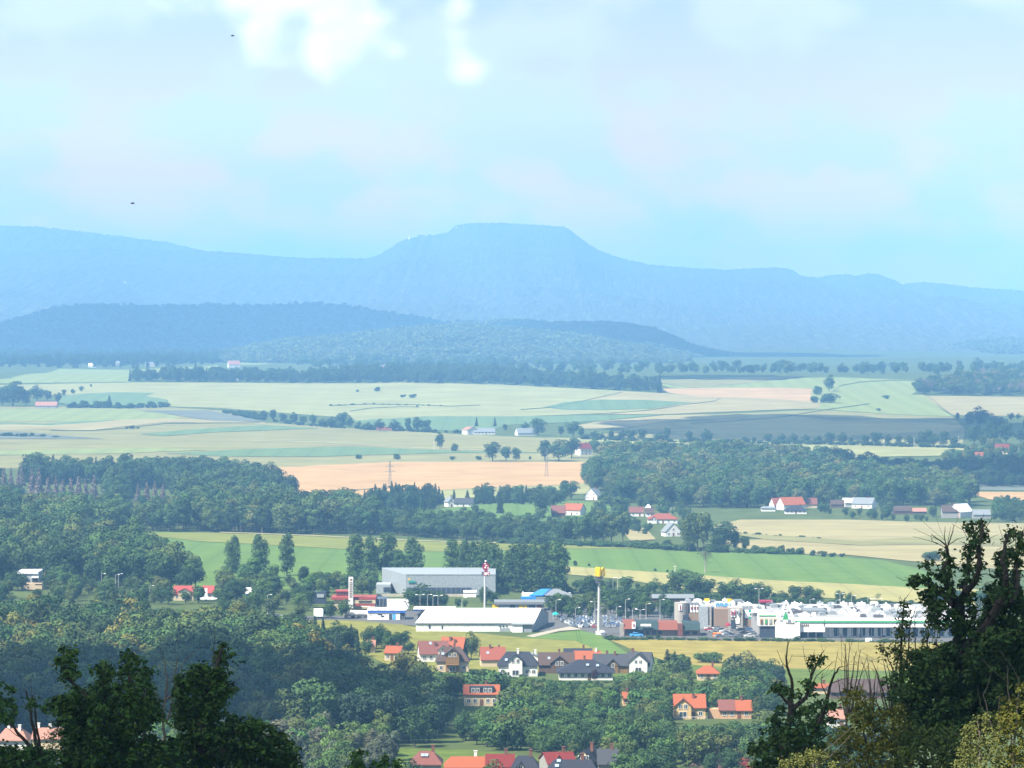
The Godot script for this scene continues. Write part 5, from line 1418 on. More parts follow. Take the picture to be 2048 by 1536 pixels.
	# ventilation boxes, ducts and domes scattered over the roof
	var shapes := []
	for k in 5:
		st = begin()
		bx(st, Vector3(0, 0.6, 0), Vector3(1.6 + k * 0.6, 1.2, 1.6 + 0.3 * k))
		if k % 2: tube(st, Vector3(0.3, 1.2, 0), Vector3(0.3, 1.8, 0), 0.35, 0.35, 8)
		else: bx(st, Vector3(0, 1.3, 0), Vector3(1.0 + k * 0.5, 0.2, 1.2))
		shapes.append(mesh_of(st))
	var rn := RandomNumberGenerator.new()
	rn.seed = 99
	for k in 190:
		var px := rn.randf_range(1392, 1860)
		var back := db - d + rn.randf_range(14, 54) if px < 1516 else rn.randf_range(8, 74)
		var o := part("roof_unit", shapes[rn.randi() % 5], M[["white_panel", "white_panel", "panel_light", "white_roof", "panel_grey", "dark_steel"][rn.randi() % 6]], t)
		o.position = Vector3(at(px, 1240, d).x, high_y if px < 1516 else roof_y, -d - back) - t.position
		o.rotation.y = rn.randf() * 0.2 + (PI / 2 if rn.randf() < 0.5 else 0.0)
	# --- grey shed roof left of the mall, left buildings
	house("storage_hall", "grey-roofed storage hall behind the mall's round tower", 1345, 1206, 88, 1189, "roof_pale", "wall_timber", {"category": "hall", "wall": 2.2, "depth": 14.0, "chimneys": []})
	d = -G(60, 1180).z
	t = thing("office_building", "white flat-roofed building with blue windows at the left edge", "building", at(60, 1180, d))
	px_part("wall", t, "panel_light", 42, 78, 1147, 1166, d + 3, 16.0, 2.0)
	px_part("roof", t, "white_roof", 34, 76, 1143.5, 1147.5, d + 2.4, 18.0)
	px_part("window_band", t, "glass_dark", 48, 60, 1160, 1164, d + 2.8, 0.4)
	px_part("window_band", t, "glass_dark", 64, 75.5, 1156, 1164, d + 2.8, 0.4)
	px_part("canopy", t, "white_panel", 63, 77, 1153.5, 1156, d + 1.5, 4.0)
	px_part("lower_wall", t, "wall_cream", 42, 84, 1166.5, 1178, d, 14.0, 2.0)
	for k in 2: px_part("window_band", t, "brick", 44 + k * 26, 57 + k * 26, 1167.4, 1169, d - 0.2, 0.4)
	d = -G(380, 1202).z
	t = house("service_station", "red-roofed service building with a pale front on the left", 367, 1201, 42, 1172, "red_paint", "wall_cream", {"category": "building", "wall": 3.2, "depth": 9.0, "windows": 4, "chimneys": [], "cross": [[0.05, 24, 0.75, 0.6, 0.45]]})
	t = house("service_station", "second red roof with a white pillar right of the service building", 415, 1200, 26, 1172, "red_paint", "panel_light", {"category": "building", "wall": 3.4, "depth": 9.0, "windows": 2, "chimneys": []})
	t = thing("pillar_sign", "white pillar in front of the second red roof", "sign", at(412, 1200, d - 2))
	px_part("pillar", t, "white_panel", 409.5, 414.5, 1177, 1200, d - 2, 1.2, 1.0)
	t = thing("forecourt_canopy", "flat white forecourt canopy before the red roofs", "canopy", at(412, 1202, d - 6))
	px_part("roof", t, "white_roof", 390, 436, 1197, 1199, d - 5, 8.0)
	for k in 3: px_part("post", t, "steel", 395 + k * 17, 396 + k * 17, 1199, 1204, d - 3, 0.4, 1.5)
	t = thing("banner_hoarding", "white and blue hoarding seen between the left trees", "hoarding", at(500, 1190, d))
	px_part("board", t, "sign_white", 488, 512, 1175, 1187, d, 0.6)
	px_part("board", t, "sign_blue", 505, 513, 1176, 1187, d - 0.4, 0.5)
	px_part("base", t, "sign_blue", 488, 530, 1187.3, 1191, d, 0.5, 2.0)
	t = thing("service_hall", "dark hall with a pale band among the left trees", "hall", at(637, 1206, d - 20))
	px_part("wall", t, "glass_dark", 626, 652, 1184, 1210, d - 20, 8.0, 2.0)
	px_part("band", t, "panel_light", 634, 648, 1188, 1195, d - 20.3, 0.5)
	t = thing("roundabout_wall", "low oval concrete wall with a railing beside the left wood", "wall", at(250, 1190, -G(250, 1192).z))
	d = -G(250, 1192).z
	px_part("wall", t, "kerb_cream", 218, 276, 1187, 1192, d, 0.8, 2.0)
	for k in 16: px_part("railing_post", t, "steel", 220 + k * 3.6, 220.5 + k * 3.6, 1183, 1187, d, 0.15)
	px_part("rail", t, "steel", 219, 275, 1182.6, 1183.2, d, 0.15)

# ---------------------------------------------------------------- houses
# cross-section (z, y) pushed along x
func prism_x(st: SurfaceTool, poly: PackedVector2Array, x0: float, x1: float) -> void:
	var ids := Geometry2D.triangulate_polygon(poly)
	for k in range(0, ids.size(), 3):
		var a := poly[ids[k]]
		var b := poly[ids[k + 1]]
		var c := poly[ids[k + 2]]
		tri(st, Vector3(x0, a.y, a.x), Vector3(x0, b.y, b.x), Vector3(x0, c.y, c.x))
		tri(st, Vector3(x1, a.y, a.x), Vector3(x1, c.y, c.x), Vector3(x1, b.y, b.x))
	for k in poly.size():
		var a := poly[k]
		var b := poly[(k + 1) % poly.size()]
		quad(st, Vector3(x0, a.y, a.x), Vector3(x0, b.y, b.x), Vector3(x1, b.y, b.x), Vector3(x1, a.y, a.x))

func chevron(half: float, eave: float, ridge_y: float, thick: float, over: float) -> PackedVector2Array:
	var s := (ridge_y - eave) / half
	return PackedVector2Array([Vector2(-half - over, eave - over * s), Vector2(0, ridge_y), Vector2(half + over, eave - over * s), Vector2(half + over, eave - over * s + thick), Vector2(0, ridge_y + thick * 1.25), Vector2(-half - over, eave - over * s + thick)])

func gable_wall(half: float, eave: float, ridge_y: float) -> PackedVector2Array:
	return PackedVector2Array([Vector2(-half, -1.5), Vector2(half, -1.5), Vector2(half, eave), Vector2(0, ridge_y), Vector2(-half, eave)])

# a hipped or half-hipped roof over w by d
func hip(st: SurfaceTool, w: float, d: float, eave: float, ridge_y: float, ridge_len: float, over: float) -> void:
	var x := w / 2 + over
	var z := d / 2 + over
	var y := eave - over * 0.4
	var r := ridge_len / 2
	var p := [Vector3(-x, y, -z), Vector3(x, y, -z), Vector3(x, y, z), Vector3(-x, y, z)]
	var q := [Vector3(-r, ridge_y, 0), Vector3(r, ridge_y, 0)]
	quad(st, p[3], q[0], q[1], p[2])
	quad(st, p[1], q[1], q[0], p[0])
	tri(st, p[2], q[1], p[1])
	tri(st, p[0], q[0], p[3])
	var t := Vector3(0, 0.22, 0)
	for k in 4:
		quad(st, p[k] - t, p[k], p[(k + 1) % 4], p[(k + 1) % 4] - t)
	quad(st, p[0] - t, p[1] - t, p[2] - t, p[3] - t)

var window_frames := {}

func window_at(parent: Node3D, x: float, y: float, z: float, w: float, t: float, turn := 0.0, frame := "frame_white") -> void:
	var key := [snappedf(w, 0.1), snappedf(t, 0.1)]
	if not window_frames.has(key):
		var st := begin()
		for s in [-1, 1]:
			bx(st, Vector3(s * (key[0] / 2 - 0.06), 0, 0), Vector3(0.12, key[1], 0.16))
			bx(st, Vector3(0, s * (key[1] / 2 - 0.06), 0), Vector3(key[0] - 0.24, 0.12, 0.16))
		if key[0] > 0.9:
			bx(st, Vector3.ZERO, Vector3(0.09, key[1] - 0.24, 0.14))
		var pane := BoxMesh.new()
		pane.size = Vector3(key[0] - 0.2, key[1] - 0.2, 0.10)
		window_frames[key] = [mesh_of(st), pane]
	var o := part("window", window_frames[key][0], M[frame], parent, Vector3(x, y, z))
	o.rotation.y = turn
	part("pane", window_frames[key][1], M.glass, o)

# opts: depth, wall (eave height), type gable / hip / front (gable to the viewer), yaw, cross [[x share, width, ridge share, out]], chimneys [[x share, z share]], windows (per floor), floors, lights [[x share, up share]]
var last_house: Node3D

# dark box dormers with white windows on the roof of the cream house
func dormers(t: Node3D) -> void:
	for x in [-2.0, 2.0]:
		var st := begin()
		bx(st, Vector3(x, 4.9, 2.6), Vector3(3.9, 2.5, 4.0))
		part("dormer", mesh_of(st), M.roof_slate, t)
		window_at(t, x - 0.75, 5.1, 4.64, 1.2, 1.4)
		window_at(t, x + 0.75, 5.1, 4.64, 1.2, 1.4)

func house(called: String, label: String, px: float, base: float, wide_px: float, top: float, roof: String, wall: String, o := {}) -> Node3D:
	var p := G(px, base)
	var m := mpp(p.z)
	var w := wide_px * m
	var depth: float = o.get("depth", 9.0)
	var p2 := Vector3(p.x, 0, p.z - depth / 2)
	p2.y = p.y
	var total := (base - top) * m
	var eave: float = o.get("wall", total * 0.45)
	# the ridge stands half the depth behind the front and is seen from above
	total = total - depth * 0.5 * 0.09
	var t := thing(called, label, o.get("category", "house"), p2, o.get("yaw", 0.0), o.get("group", ""))
	last_house = t
	var kind: String = o.get("type", "gable")
	var sw := begin()
	var sr := begin()
	var over: float = o.get("over", 0.5)
	if kind == "gable":
		prism_x(sw, gable_wall(depth / 2, eave, total), -w / 2 + over * 0.6, w / 2 - over * 0.6)
		prism_x(sr, chevron(depth / 2, eave + 0.03, total + 0.03, 0.22, over), -w / 2, w / 2)
	elif kind == "front":
		prism(sw, gable_wall(w / 2 - over * 0.6, eave, total), -depth / 2 + over * 0.6, depth / 2 - over * 0.6)
		prism(sr, chevron(w / 2 - over * 0.6, eave + 0.03, total + 0.03, 0.22, over), -depth / 2, depth / 2)
	else:
		bx(sw, Vector3(0, eave / 2 - 0.75, 0), Vector3(w - over * 2, eave + 1.5, depth - over * 2))
		hip(sr, w - over * 2, depth - over * 2, eave + 0.02, total, maxf(w - depth, w * 0.2) if not o.has("ridge") else w * o.ridge, over)
	part("wall", mesh_of(sw), M[wall], t)
	part("roof", mesh_of(sr), M[roof], t)
	for c in o.get("cross", []):
		var st := begin()
		var st2 := begin()
		var hw: float = c[1] * m / 2
		var top_y: float = lerpf(eave, total, c[2])
		var low_y: float = minf(top_y - hw * 0.85, top_y - 1.0) if c.size() < 5 else top_y - hw * c[4]
		var z1: float = depth / 2 + c[3]
		var body := PackedVector2Array([Vector2(-hw, -1.5 if c[3] > 0.3 else eave * 0.8), Vector2(hw, -1.5 if c[3] > 0.3 else eave * 0.8), Vector2(hw, low_y), Vector2(0, top_y), Vector2(-hw, low_y)])
		prism(st, body, 0.0, z1)
		prism(st2, chevron(hw, low_y + 0.03, top_y + 0.03, 0.2, 0.45), 0.0, z1 + 0.45)
		var g := part("gable", mesh_of(st), M[o.get("gable", wall)], t, Vector3(c[0] * w, 0, 0))
		part("gable_roof", mesh_of(st2), M[o.get("gable_roof", roof)], g)
		var n := 2 if c[1] * m > 4.0 else 1
		for k in n:
			window_at(t, c[0] * w + (k - (n - 1) / 2.0) * 1.7, lerpf(low_y, top_y, 0.2) - 0.6, z1 + 0.03, 1.2, 1.5)
		if c[3] > 0.3 and hw > 2.0 and low_y > 4.0:
			window_at(t, c[0] * w, 1.5, z1 + 0.03, 2.4, 1.9)
	for c in o.get("chimneys", [[0.2, 0.0]]):
		var st := begin()
		bx(st, Vector3(0, 0, 0), Vector3(0.75, 2.2, 0.75))
		bx(st, Vector3(0, 1.16, 0), Vector3(0.95, 0.14, 0.95))
		var slope: float = (total - eave) / (depth / 2) if kind != "front" else 0.0
		part("chimney", mesh_of(st), M[o.get("chimney", "brick")], t, Vector3(c[0] * w, total + 0.35 - absf(c[1]) * depth * slope, c[1] * depth))
	# roof windows lie on the front slope
	for c in o.get("lights", []):
		var st := begin()
		bx(st, Vector3.ZERO, Vector3(1.0, 0.16, 1.3))
		var z: float = depth / 2 * (1.0 - c[1])
		var ang := atan2(total - eave, depth / 2)
		var l := part("roof_window", mesh_of(st), M.glass_bright, t, Vector3(c[0] * w, lerpf(eave, total, c[1]) + 0.28, z))
		l.rotation.x = ang
	var n: int = o.get("windows", 0)
	var front: float = depth / 2 - (over * 0.6 if kind == "front" else 0.0) - (over if kind == "hip" else 0.0) + 0.03
	for f in int(o.get("floors", 1)):
		for k in n:
			var x := (k + 0.5 - n / 2.0) * (w - 1.6) / n
			var skip := false
			for c in o.get("cross", []):
				if c[3] > 0.3 and absf(x - c[0] * w) < c[1] * m / 2 + 0.7: skip = true
			if skip: continue
			if f == 0 and k == n / 2 and o.get("door", true):
				var st := begin()
				bx(st, Vector3.ZERO, Vector3(1.1, 2.2, 0.14))
				part("door", mesh_of(st), M.door, t, Vector3(x, 1.1, front))
			elif kind == "front" and f > 0 and absf(x) > w * 0.25:
				continue
			else:
				window_at(t, x, 1.7 + f * 2.8, front, 1.3, 1.4)
	return t

func make_houses() -> void:
	M.roof_orange = matte(Color(0.345, 0.100, 0.045), 5.0, "rough_tiles", 0.75)
	M.roof_red = matte(Color(0.275, 0.080, 0.050), 5.0, "rough_tiles", 0.75)
	M.roof_mauve = matte(Color(0.200, 0.078, 0.063), 5.0, "rough_tiles", 0.75)
	M.roof_crimson = matte(Color(0.178, 0.026, 0.022), 5.0, "rough_tiles", 0.7)
	M.roof_brown = matte(Color(0.092, 0.061, 0.050), 5.0, "rough_tiles", 0.75)
	M.roof_grey = matte(Color(0.061, 0.063, 0.073), 5.0, "rough_tiles", 0.7)
	M.roof_slate = matte(Color(0.036, 0.038, 0.052), 5.0, "rough_tiles", 0.65)
	M.roof_pink = matte(Color(0.385, 0.200, 0.148), 5.0, "rough_tiles", 0.8)
	M.roof_pale = matte(Color(0.222, 0.244, 0.259), 6.0, "rough_tiles", 0.7)
	M.roof_white = matte(Color(0.533, 0.540, 0.548), 6.0, "soft", 0.6)
	M.wall_white = matte(Color(0.629, 0.620, 0.595), 6.0)
	M.wall_cream = matte(Color(0.488, 0.400, 0.266), 6.0)
	M.wall_yellow = matte(Color(0.518, 0.370, 0.178), 6.0)
	M.wall_peach = matte(Color(0.459, 0.296, 0.178), 6.0)
	M.wall_grey = matte(Color(0.266, 0.259, 0.244), 6.0)
	M.wall_wood = matte(Color(0.266, 0.155, 0.059), 2.0, "rough_tiles")
	M.wall_timber = matte(Color(0.148, 0.096, 0.067), 2.0, "rough_tiles")
	M.brick = matte(Color(0.207, 0.096, 0.067), 2.0, "rough_tiles")
	M.door = matte(Color(0.118, 0.059, 0.030))
	M.frame_white = matte(Color(0.533, 0.525, 0.503))
	M.glass = matte(Color(0.03, 0.04, 0.055), 0.0, "soft", 0.12)
	M.glass.metallic_specular = 0.6
	M.glass_bright = matte(Color(0.20, 0.24, 0.30), 0.0, "soft", 0.15)
	# the row of houses under the meadow
	house("house", "bright red roofed house behind the mauve roof, with a dark right gable", 907, 1322, 50, 1275, "roof_orange", "wall_timber", {"wall": 3.4, "yaw": -0.25, "chimneys": [[-0.1, 0.12], [0.1, 0.2]]})
	house("house", "mauve-red roofed pale house at the left end of the town row", 866, 1324, 62, 1283, "roof_mauve", "wall_white", {"wall": 3.2, "yaw": 0.12, "windows": 4, "cross": [[0.28, 18, 0.75, 0.8]], "chimneys": [[0.05, 0.2]], "lights": [[-0.1, 0.8]]})
	house("house", "brown roofed house with a timber balcony gable below the red roofs", 905, 1345, 70, 1293, "roof_brown", "wall_cream", {"wall": 4.2, "depth": 11.0, "type": "hip", "ridge": 0.42, "windows": 4, "gable": "wall_wood", "cross": [[0.0, 27, 0.95, 1.4, 0.8]], "chimneys": [[0.05, -0.05]], "lights": [[-0.28, 0.45]]})
	var bal := begin()
	bx(bal, Vector3(0, 3.0, 7.6), Vector3(4.6, 0.18, 1.6))
	for k in 5: bx(bal, Vector3(-2.2 + k * 1.1, 3.6, 8.35), Vector3(0.09, 1.1, 0.09))
	bx(bal, Vector3(0, 4.15, 8.35), Vector3(4.6, 0.12, 0.12))
	part("balcony", mesh_of(bal), M.wall_wood, get_node("house_002"))
	house("house", "orange roof half hidden by trees left of the town row", 788, 1322, 34, 1293, "roof_orange", "wall_cream", {"wall": 3.0, "depth": 10.0, "yaw": -0.15, "windows": 3})
	house("house", "small pale orange roof top showing above the trees by the meadow", 742, 1306, 18, 1281, "roof_pink", "wall_cream", {"wall": 2.6})
	house("house", "plain red-orange roof left of the white house with the dark roof", 985, 1334, 52, 1295, "roof_red", "wall_cream", {"wall": 2.8, "depth": 11.0, "yaw": 0.06, "chimneys": [[-0.1, 0.05], [0.25, -0.1]], "lights": [[-0.2, 0.5]]})
	house("house", "white two-storey house with a dark slate roof and central gable", 1036, 1353, 84, 1303, "roof_slate", "wall_white", {"wall": 4.0, "depth": 11.0, "type": "hip", "ridge": 0.55, "windows": 6, "floors": 1, "cross": [[-0.06, 27, 0.86, 1.2, 0.8]], "chimneys": [[0.0, 0.05]], "chimney": "wall_white", "lights": [[-0.28, 0.35]]})
	house("house", "house with a small white gable behind the slate-roofed white house", 1066, 1334, 24, 1307, "roof_pale", "wall_white", {"type": "front", "wall": 3.6, "windows": 1, "chimney": "wall_white"})
	house("house", "brown roofed house with a wide brown front gable and round window", 1113, 1347, 74, 1306, "roof_brown", "wall_timber", {"wall": 3.2, "depth": 11.0, "cross": [[0.08, 34, 0.8, 0.6, 0.75]], "chimneys": [[0.08, -0.02]], "lights": [[-0.2, 0.5]]})
	house("house", "house whose thin black roof shows behind the bright orange roof", 1156, 1322, 58, 1298, "roof_slate", "wall_grey", {"wall": 2.8})
	house("house", "bright orange roofed house in the middle of the town row", 1175, 1333, 54, 1303, "roof_orange", "wall_cream", {"wall": 2.6, "depth": 10.0, "chimneys": [[0.32, 0.05]], "chimney": "wall_white"})
	house("house", "white bungalow with a broad hipped slate roof", 1172, 1361, 118, 1319, "roof_slate", "wall_white", {"wall": 3.1, "depth": 13.0, "type": "hip", "ridge": 0.26, "windows": 8, "over": 0.9, "chimneys": [[-0.02, 0.02]], "lights": [[0.03, 0.5], [0.2, 0.45]]})
	house("house", "grey roofed house with a golden timber dormer", 1222, 1347, 72, 1309, "roof_grey", "wall_wood", {"wall": 2.9, "depth": 11.0, "gable": "wall_wood", "cross": [[0.05, 22, 0.62, 0.4, 0.9]], "chimneys": [[-0.1, -0.02], [0.12, 0.05]]})
	house("house", "house with a steep white-edged gable at the right end of the town row", 1281, 1347, 50, 1305, "roof_grey", "wall_white", {"wall": 3.0, "depth": 10.0, "yaw": -0.2, "gable": "wall_white", "cross": [[0.05, 36, 1.0, 1.5, 0.85]], "chimneys": [[-0.3, 0.0]]})
	house("house", "hipped orange roof peeping over dark trees below the golden meadow", 1417, 1362, 48, 1331, "roof_orange", "wall_cream", {"type": "hip", "ridge": 0.25, "wall": 2.8, "windows": 3})
	var yh := house("house", "yellow house with an orange roof and brown terrace basement", 1380, 1438, 66, 1390, "roof_orange", "wall_yellow", {"wall": 3.6, "depth": 10.0, "windows": 4, "cross": [[-0.22, 33, 0.82, 1.3, 0.85]], "chimneys": [[0.12, 0.15]]})
	var ter := begin()
	bx(ter, Vector3(0, -1.2, 6.2), Vector3(10.6, 2.3, 2.6))
	part("terrace_basement", mesh_of(ter), M.brick, yh)
	var rail := begin()
	for k in 12: bx(rail, Vector3(-5.1 + k * 0.93, 0.45, 7.4), Vector3(0.08, 0.9, 0.08))
	bx(rail, Vector3(0, 0.93, 7.4), Vector3(10.4, 0.10, 0.12))
	part("railing", mesh_of(rail), M.frame_white, yh)
	var lo := house("house", "low peach house with a two-tone brown and orange roof", 1471, 1438, 68, 1402, "roof_orange", "wall_peach", {"wall": 2.7, "depth": 9.0, "windows": 4})
	var tot := (1438.0 - 1402.0) * mpp(lo.position.z) - 9.0 * 0.045
	var half2 := begin()
	prism_x(half2, chevron(4.5, 2.79, tot + 0.06, 0.25, 0.54), -34.0 * mpp(lo.position.z) - 0.02, 0.0)
	part("roof", mesh_of(half2), M.roof_mauve, lo)
	var ann := begin()
	bx(ann, Vector3(-6.6, 1.1, 1.0), Vector3(3.2, 3.6, 4.0))
	part("annex", mesh_of(ann), M.wall_peach, lo)
	house("house", "cream house with orange roof ends and white-framed dark dormers", 963, 1412, 74, 1371, "roof_orange", "wall_cream", {"wall": 3.8, "depth": 10.0, "windows": 5, "chimneys": [[0.12, -0.05]]})
	dormers(last_house)
	house("house", "narrow orange roof end glimpsed between garden trees", 1252, 1412, 15, 1386, "roof_orange", "wall_peach", {"wall": 2.4, "depth": 12.0})
	# bottom edge
	house("house", "large bright orange hipped roof at the bottom edge", 940, 1556, 106, 1514, "roof_orange", "wall_cream", {"type": "hip", "ridge": 0.72, "wall": 2.8, "depth": 11.0, "chimneys": [[0.1, -0.05]], "chimney": "wall_white"})
	house("house", "mauve-brown roof with skylights at the bottom edge", 852, 1550, 66, 1503, "roof_mauve", "wall_grey", {"type": "hip", "ridge": 0.4, "wall": 2.8, "depth": 11.0, "lights": [[-0.1, 0.6], [0.0, 0.6]]})
	house("house", "dark crimson roof right of the large orange roof", 1000, 1556, 60, 1511, "roof_crimson", "wall_grey", {"wall": 2.8, "depth": 10.0})
	house("house", "slate roof with a cream dormer at the bottom edge", 1050, 1558, 58, 1512, "roof_slate", "wall_grey", {"type": "hip", "ridge": 0.5, "wall": 2.8, "depth": 10.0, "gable": "wall_cream", "cross": [[-0.15, 14, 0.5, 0.1]]})
	house("house", "bright crimson roof with a small dormer below the garden slope", 1116, 1553, 62, 1507, "roof_crimson", "wall_grey", {"wall": 3.2, "depth": 11.0, "yaw": 0.2, "cross": [[-0.1, 12, 0.95, -0.5]]})
	house("house", "cream gable house with a grey roof and tall aerial", 1178, 1552, 36, 1498, "roof_grey", "wall_cream", {"type": "front", "wall": 3.6, "depth": 12.0, "yaw": -0.25, "windows": 2, "floors": 2, "door": false})
	house("house", "house with a grey roof right of the cream gable", 1216, 1552, 44, 1501, "roof_grey", "wall_grey", {"wall": 3.0, "depth": 11.0})
	house("house", "long black-blue roof at the bottom edge in front of the cream gable", 1146, 1566, 100, 1520, "roof_slate", "wall_grey", {"wall": 2.8, "depth": 10.0, "type": "hip", "ridge": 0.75, "lights": [[-0.32, 0.4], [-0.28, 0.8]]})
	house("house", "dark brown roof among trees near the lower right", 1420, 1560, 84, 1510, "roof_brown", "wall_grey", {"wall": 2.8, "depth": 11.0, "type": "hip", "ridge": 0.6})
	house("house", "small dark red roof at the bottom edge on the right", 1500, 1564, 40, 1520, "roof_crimson", "wall_grey", {"wall": 2.6, "depth": 9.0})
	house("barn", "long brown barn with a dark hipped end behind the bare shrubs", 1725, 1398, 132, 1358, "roof_brown", "wall_timber", {"category": "barn", "type": "hip", "ridge": 0.7, "wall": 2.4, "depth": 15.0, "chimneys": []})
	house("house", "orange roof beside the pointed spruce at the right", 1548, 1382, 36, 1361, "roof_orange", "wall_cream", {"wall": 2.2})
	house("house", "red-orange roof behind the twisted bare oak twigs", 1641, 1388, 46, 1369, "roof_orange", "wall_cream", {"wall": 2.0})
	house("house", "white house with an orange end wall between the foreground shrubs", 1676, 1456, 38, 1421, "roof_pink", "wall_white", {"wall": 2.8, "windows": 2})
	house("house", "pink-orange hipped roof at the left edge behind foreground twigs", 22, 1500, 66, 1457, "roof_pink", "wall_white", {"type": "hip", "ridge": 0.5, "wall": 2.8, "depth": 11.0, "chimney": "wall_white", "chimneys": [[-0.15, 0], [0.2, 0.1]]})
	house("house", "pale orange roof with white chimneys beside the left-edge house", 95, 1498, 66, 1458, "roof_pink", "wall_cream", {"wall": 2.8, "depth": 11.0, "chimney": "wall_white", "chimneys": [[-0.35, 0], [0.02, 0.05], [0.33, 0.0]]})
	house("house", "grey-white house glimpsed through the dark oak branches", 408, 1540, 50, 1484, "roof_pale", "wall_white", {"type": "front", "wall": 4.0, "depth": 10.0, "chimney": "wall_white"})

func make_villages() -> void:
	var v := {"depth": 9.0, "windows": 2, "chimneys": [[0.15, 0.0]]}
	house("house", "white gabled house below the large rounded wood", 1188, 1000, 30, 976, "roof_pale", "wall_white", {"type": "front", "yaw": -0.5, "wall": 3.2, "depth": 11.0, "windows": 2, "floors": 2})
	house("barn", "brown barn left of the orange-roofed village house", 1117, 1035, 30, 1011, "roof_mauve", "wall_timber", {"category": "barn", "wall": 3.4, "depth": 10.0, "chimneys": []})
	house("house", "white village house with an orange roof beside the brown barn", 1149, 1031, 40, 1007, "roof_orange", "wall_white", {"wall": 4.0, "depth": 10.0, "yaw": -0.45, "windows": 3, "floors": 1})
	house("house", "low white house with a brown roof above the red hipped roof", 1273, 1033, 30, 1014, "roof_mauve", "wall_white", v)
	house("house", "brown roofed shed-like house behind the red hipped roof", 1300, 1034, 18, 1016, "roof_brown", "wall_white", v)
	house("house", "small white block house above the red hipped roof", 1297, 1022, 13, 1008, "roof_white", "wall_white", {"type": "hip", "windows": 1, "chimneys": []})
	house("house", "wide white house with a red hipped roof in the village middle", 1326, 1047, 62, 1026, "roof_red", "wall_white", {"type": "hip", "ridge": 0.4, "wall": 3.2, "depth": 14.0, "windows": 5, "cross": [[-0.3, 12, 0.45, 1.0]]})
	house("house", "white new house with a grey gable facing the viewer", 1343, 1073, 34, 1045, "roof_pale", "wall_white", {"type": "front", "wall": 3.2, "depth": 11.0, "yaw": 0.25, "windows": 3, "floors": 2, "chimneys": []})
	house("house", "white house with a crimson roof beyond the golden wheat", 1167, 911, 28, 886, "roof_crimson", "wall_white", {"wall": 7.0, "depth": 11.0, "yaw": 0.5, "windows": 3, "floors": 2})
	house("farmhouse", "farmhouse with a bright white gable on the far farm lane", 940, 869, 26, 853, "roof_pink", "wall_white", {"type": "front", "yaw": 0.5, "wall": 5.0, "depth": 14.0, "windows": 2, "chimneys": []})
	house("farmhouse", "long low grey-roofed farm building right of the white gable", 968, 869, 44, 856, "roof_pale", "wall_white", {"wall": 3.0, "depth": 10.0, "windows": 6, "chimneys": [], "yaw": 0.1})
	house("farmhouse", "white-grey barn with a pale roof before the round trees", 1053, 871, 44, 856, "roof_pale", "wall_white", {"wall": 3.0, "depth": 12.0, "windows": 0, "chimneys": [], "yaw": 0.3})
	house("farmhouse", "long red roof among the trees of the slanting hedge", 768, 862, 32, 853, "roof_red", "wall_cream", {"wall": 1.8, "depth": 12.0, "chimneys": []})
	house("farmhouse", "small white gable right of the long red farm roof", 798, 862, 11, 854, "roof_orange", "wall_white", {"type": "front", "wall": 3.0, "chimneys": []})
	house("house", "village house with a vivid orange roof and white left gable", 1583, 1020, 50, 994, "roof_orange", "wall_white", {"wall": 4.0, "depth": 12.0, "yaw": 0.4, "windows": 2})
	house("house", "red roofed house left of the vivid orange roof", 1554, 1018, 24, 996, "roof_red", "wall_white", {"wall": 3.0, "yaw": 0.4})
	house("house", "dull red roof right of the vivid orange roof", 1622, 1016, 26, 996, "roof_mauve", "wall_cream", {"wall": 3.0})
	house("house", "low house with a blue-grey roof in front of the vivid orange roof", 1592, 1028, 46, 1011, "roof_slate", "wall_white", {"type": "hip", "wall": 2.6, "windows": 5})
	house("garage", "white and blue flat garage at the left of the farm group", 1537, 1023, 30, 1012, "roof_pale", "wall_white", {"category": "garage", "type": "hip", "wall": 2.6, "chimneys": [], "ridge": 0.7})
	house("house", "large grey-roofed house behind the orchard", 1730, 1017, 44, 995, "roof_pale", "wall_white", {"wall": 3.6, "depth": 12.0, "yaw": -0.4, "windows": 3})
	house("house", "white roof patch between the brown and grey village roofs", 1697, 1014, 24, 996, "roof_white", "wall_white", {"wall": 3.4, "yaw": 0.3})
	house("barn", "brown barn roof left of the white roof behind the orchard", 1675, 1016, 28, 1000, "roof_brown", "wall_timber", {"category": "barn", "wall": 2.8, "chimneys": []})
	house("barn", "brown-grey barn in the middle of the right village", 1806, 1029, 36, 1012, "roof_brown", "wall_timber", {"category": "barn", "wall": 2.6, "depth": 11.0, "chimneys": []})
	house("barn", "pale tan roofed sheds right of the brown-grey barn", 1838, 1029, 32, 1016, "roof_pink", "wall_timber", {"category": "barn", "wall": 2.2, "depth": 10.0, "chimneys": []})
	house("house", "weathered brown-grey roof left of the half-timbered house", 1902, 1036, 36, 1010, "roof_brown", "wall_grey", {"wall": 4.6, "depth": 11.0})
	var ft := house("house", "half-timbered house with an orange gable and glaring white roof", 1924, 1036, 30, 1007, "roof_white", "wall_white", {"type": "front", "wall": 4.4, "depth": 16.0, "yaw": -0.75, "windows": 3, "floors": 2, "chimneys": []})
	var tim := begin()
	var fw := 30.0 * mpp(ft.position.z)
	for k in 4: bx(tim, Vector3(0, 0.8 + k * 1.7, 7.8), Vector3(fw * (0.86 if k < 3 else 0.5), 0.35, 0.3))
	for k in 5: bx(tim, Vector3((k - 2) * fw * 0.2, 2.4, 7.8), Vector3(0.3, 4.6, 0.28))
	part("timber_frame", mesh_of(tim), M.roof_orange, ft)
	house("barn", "grey-green barn roof at the right of the half-timbered house", 1964, 1037, 36, 1019, "roof_pale", "wall_grey", {"category": "barn", "wall": 2.8, "chimneys": []})
	house("house", "red roof among trees at the far right village", 1948, 925, 42, 904, "roof_red", "wall_cream", {"wall": 3.4, "depth": 12.0, "yaw": -0.3})
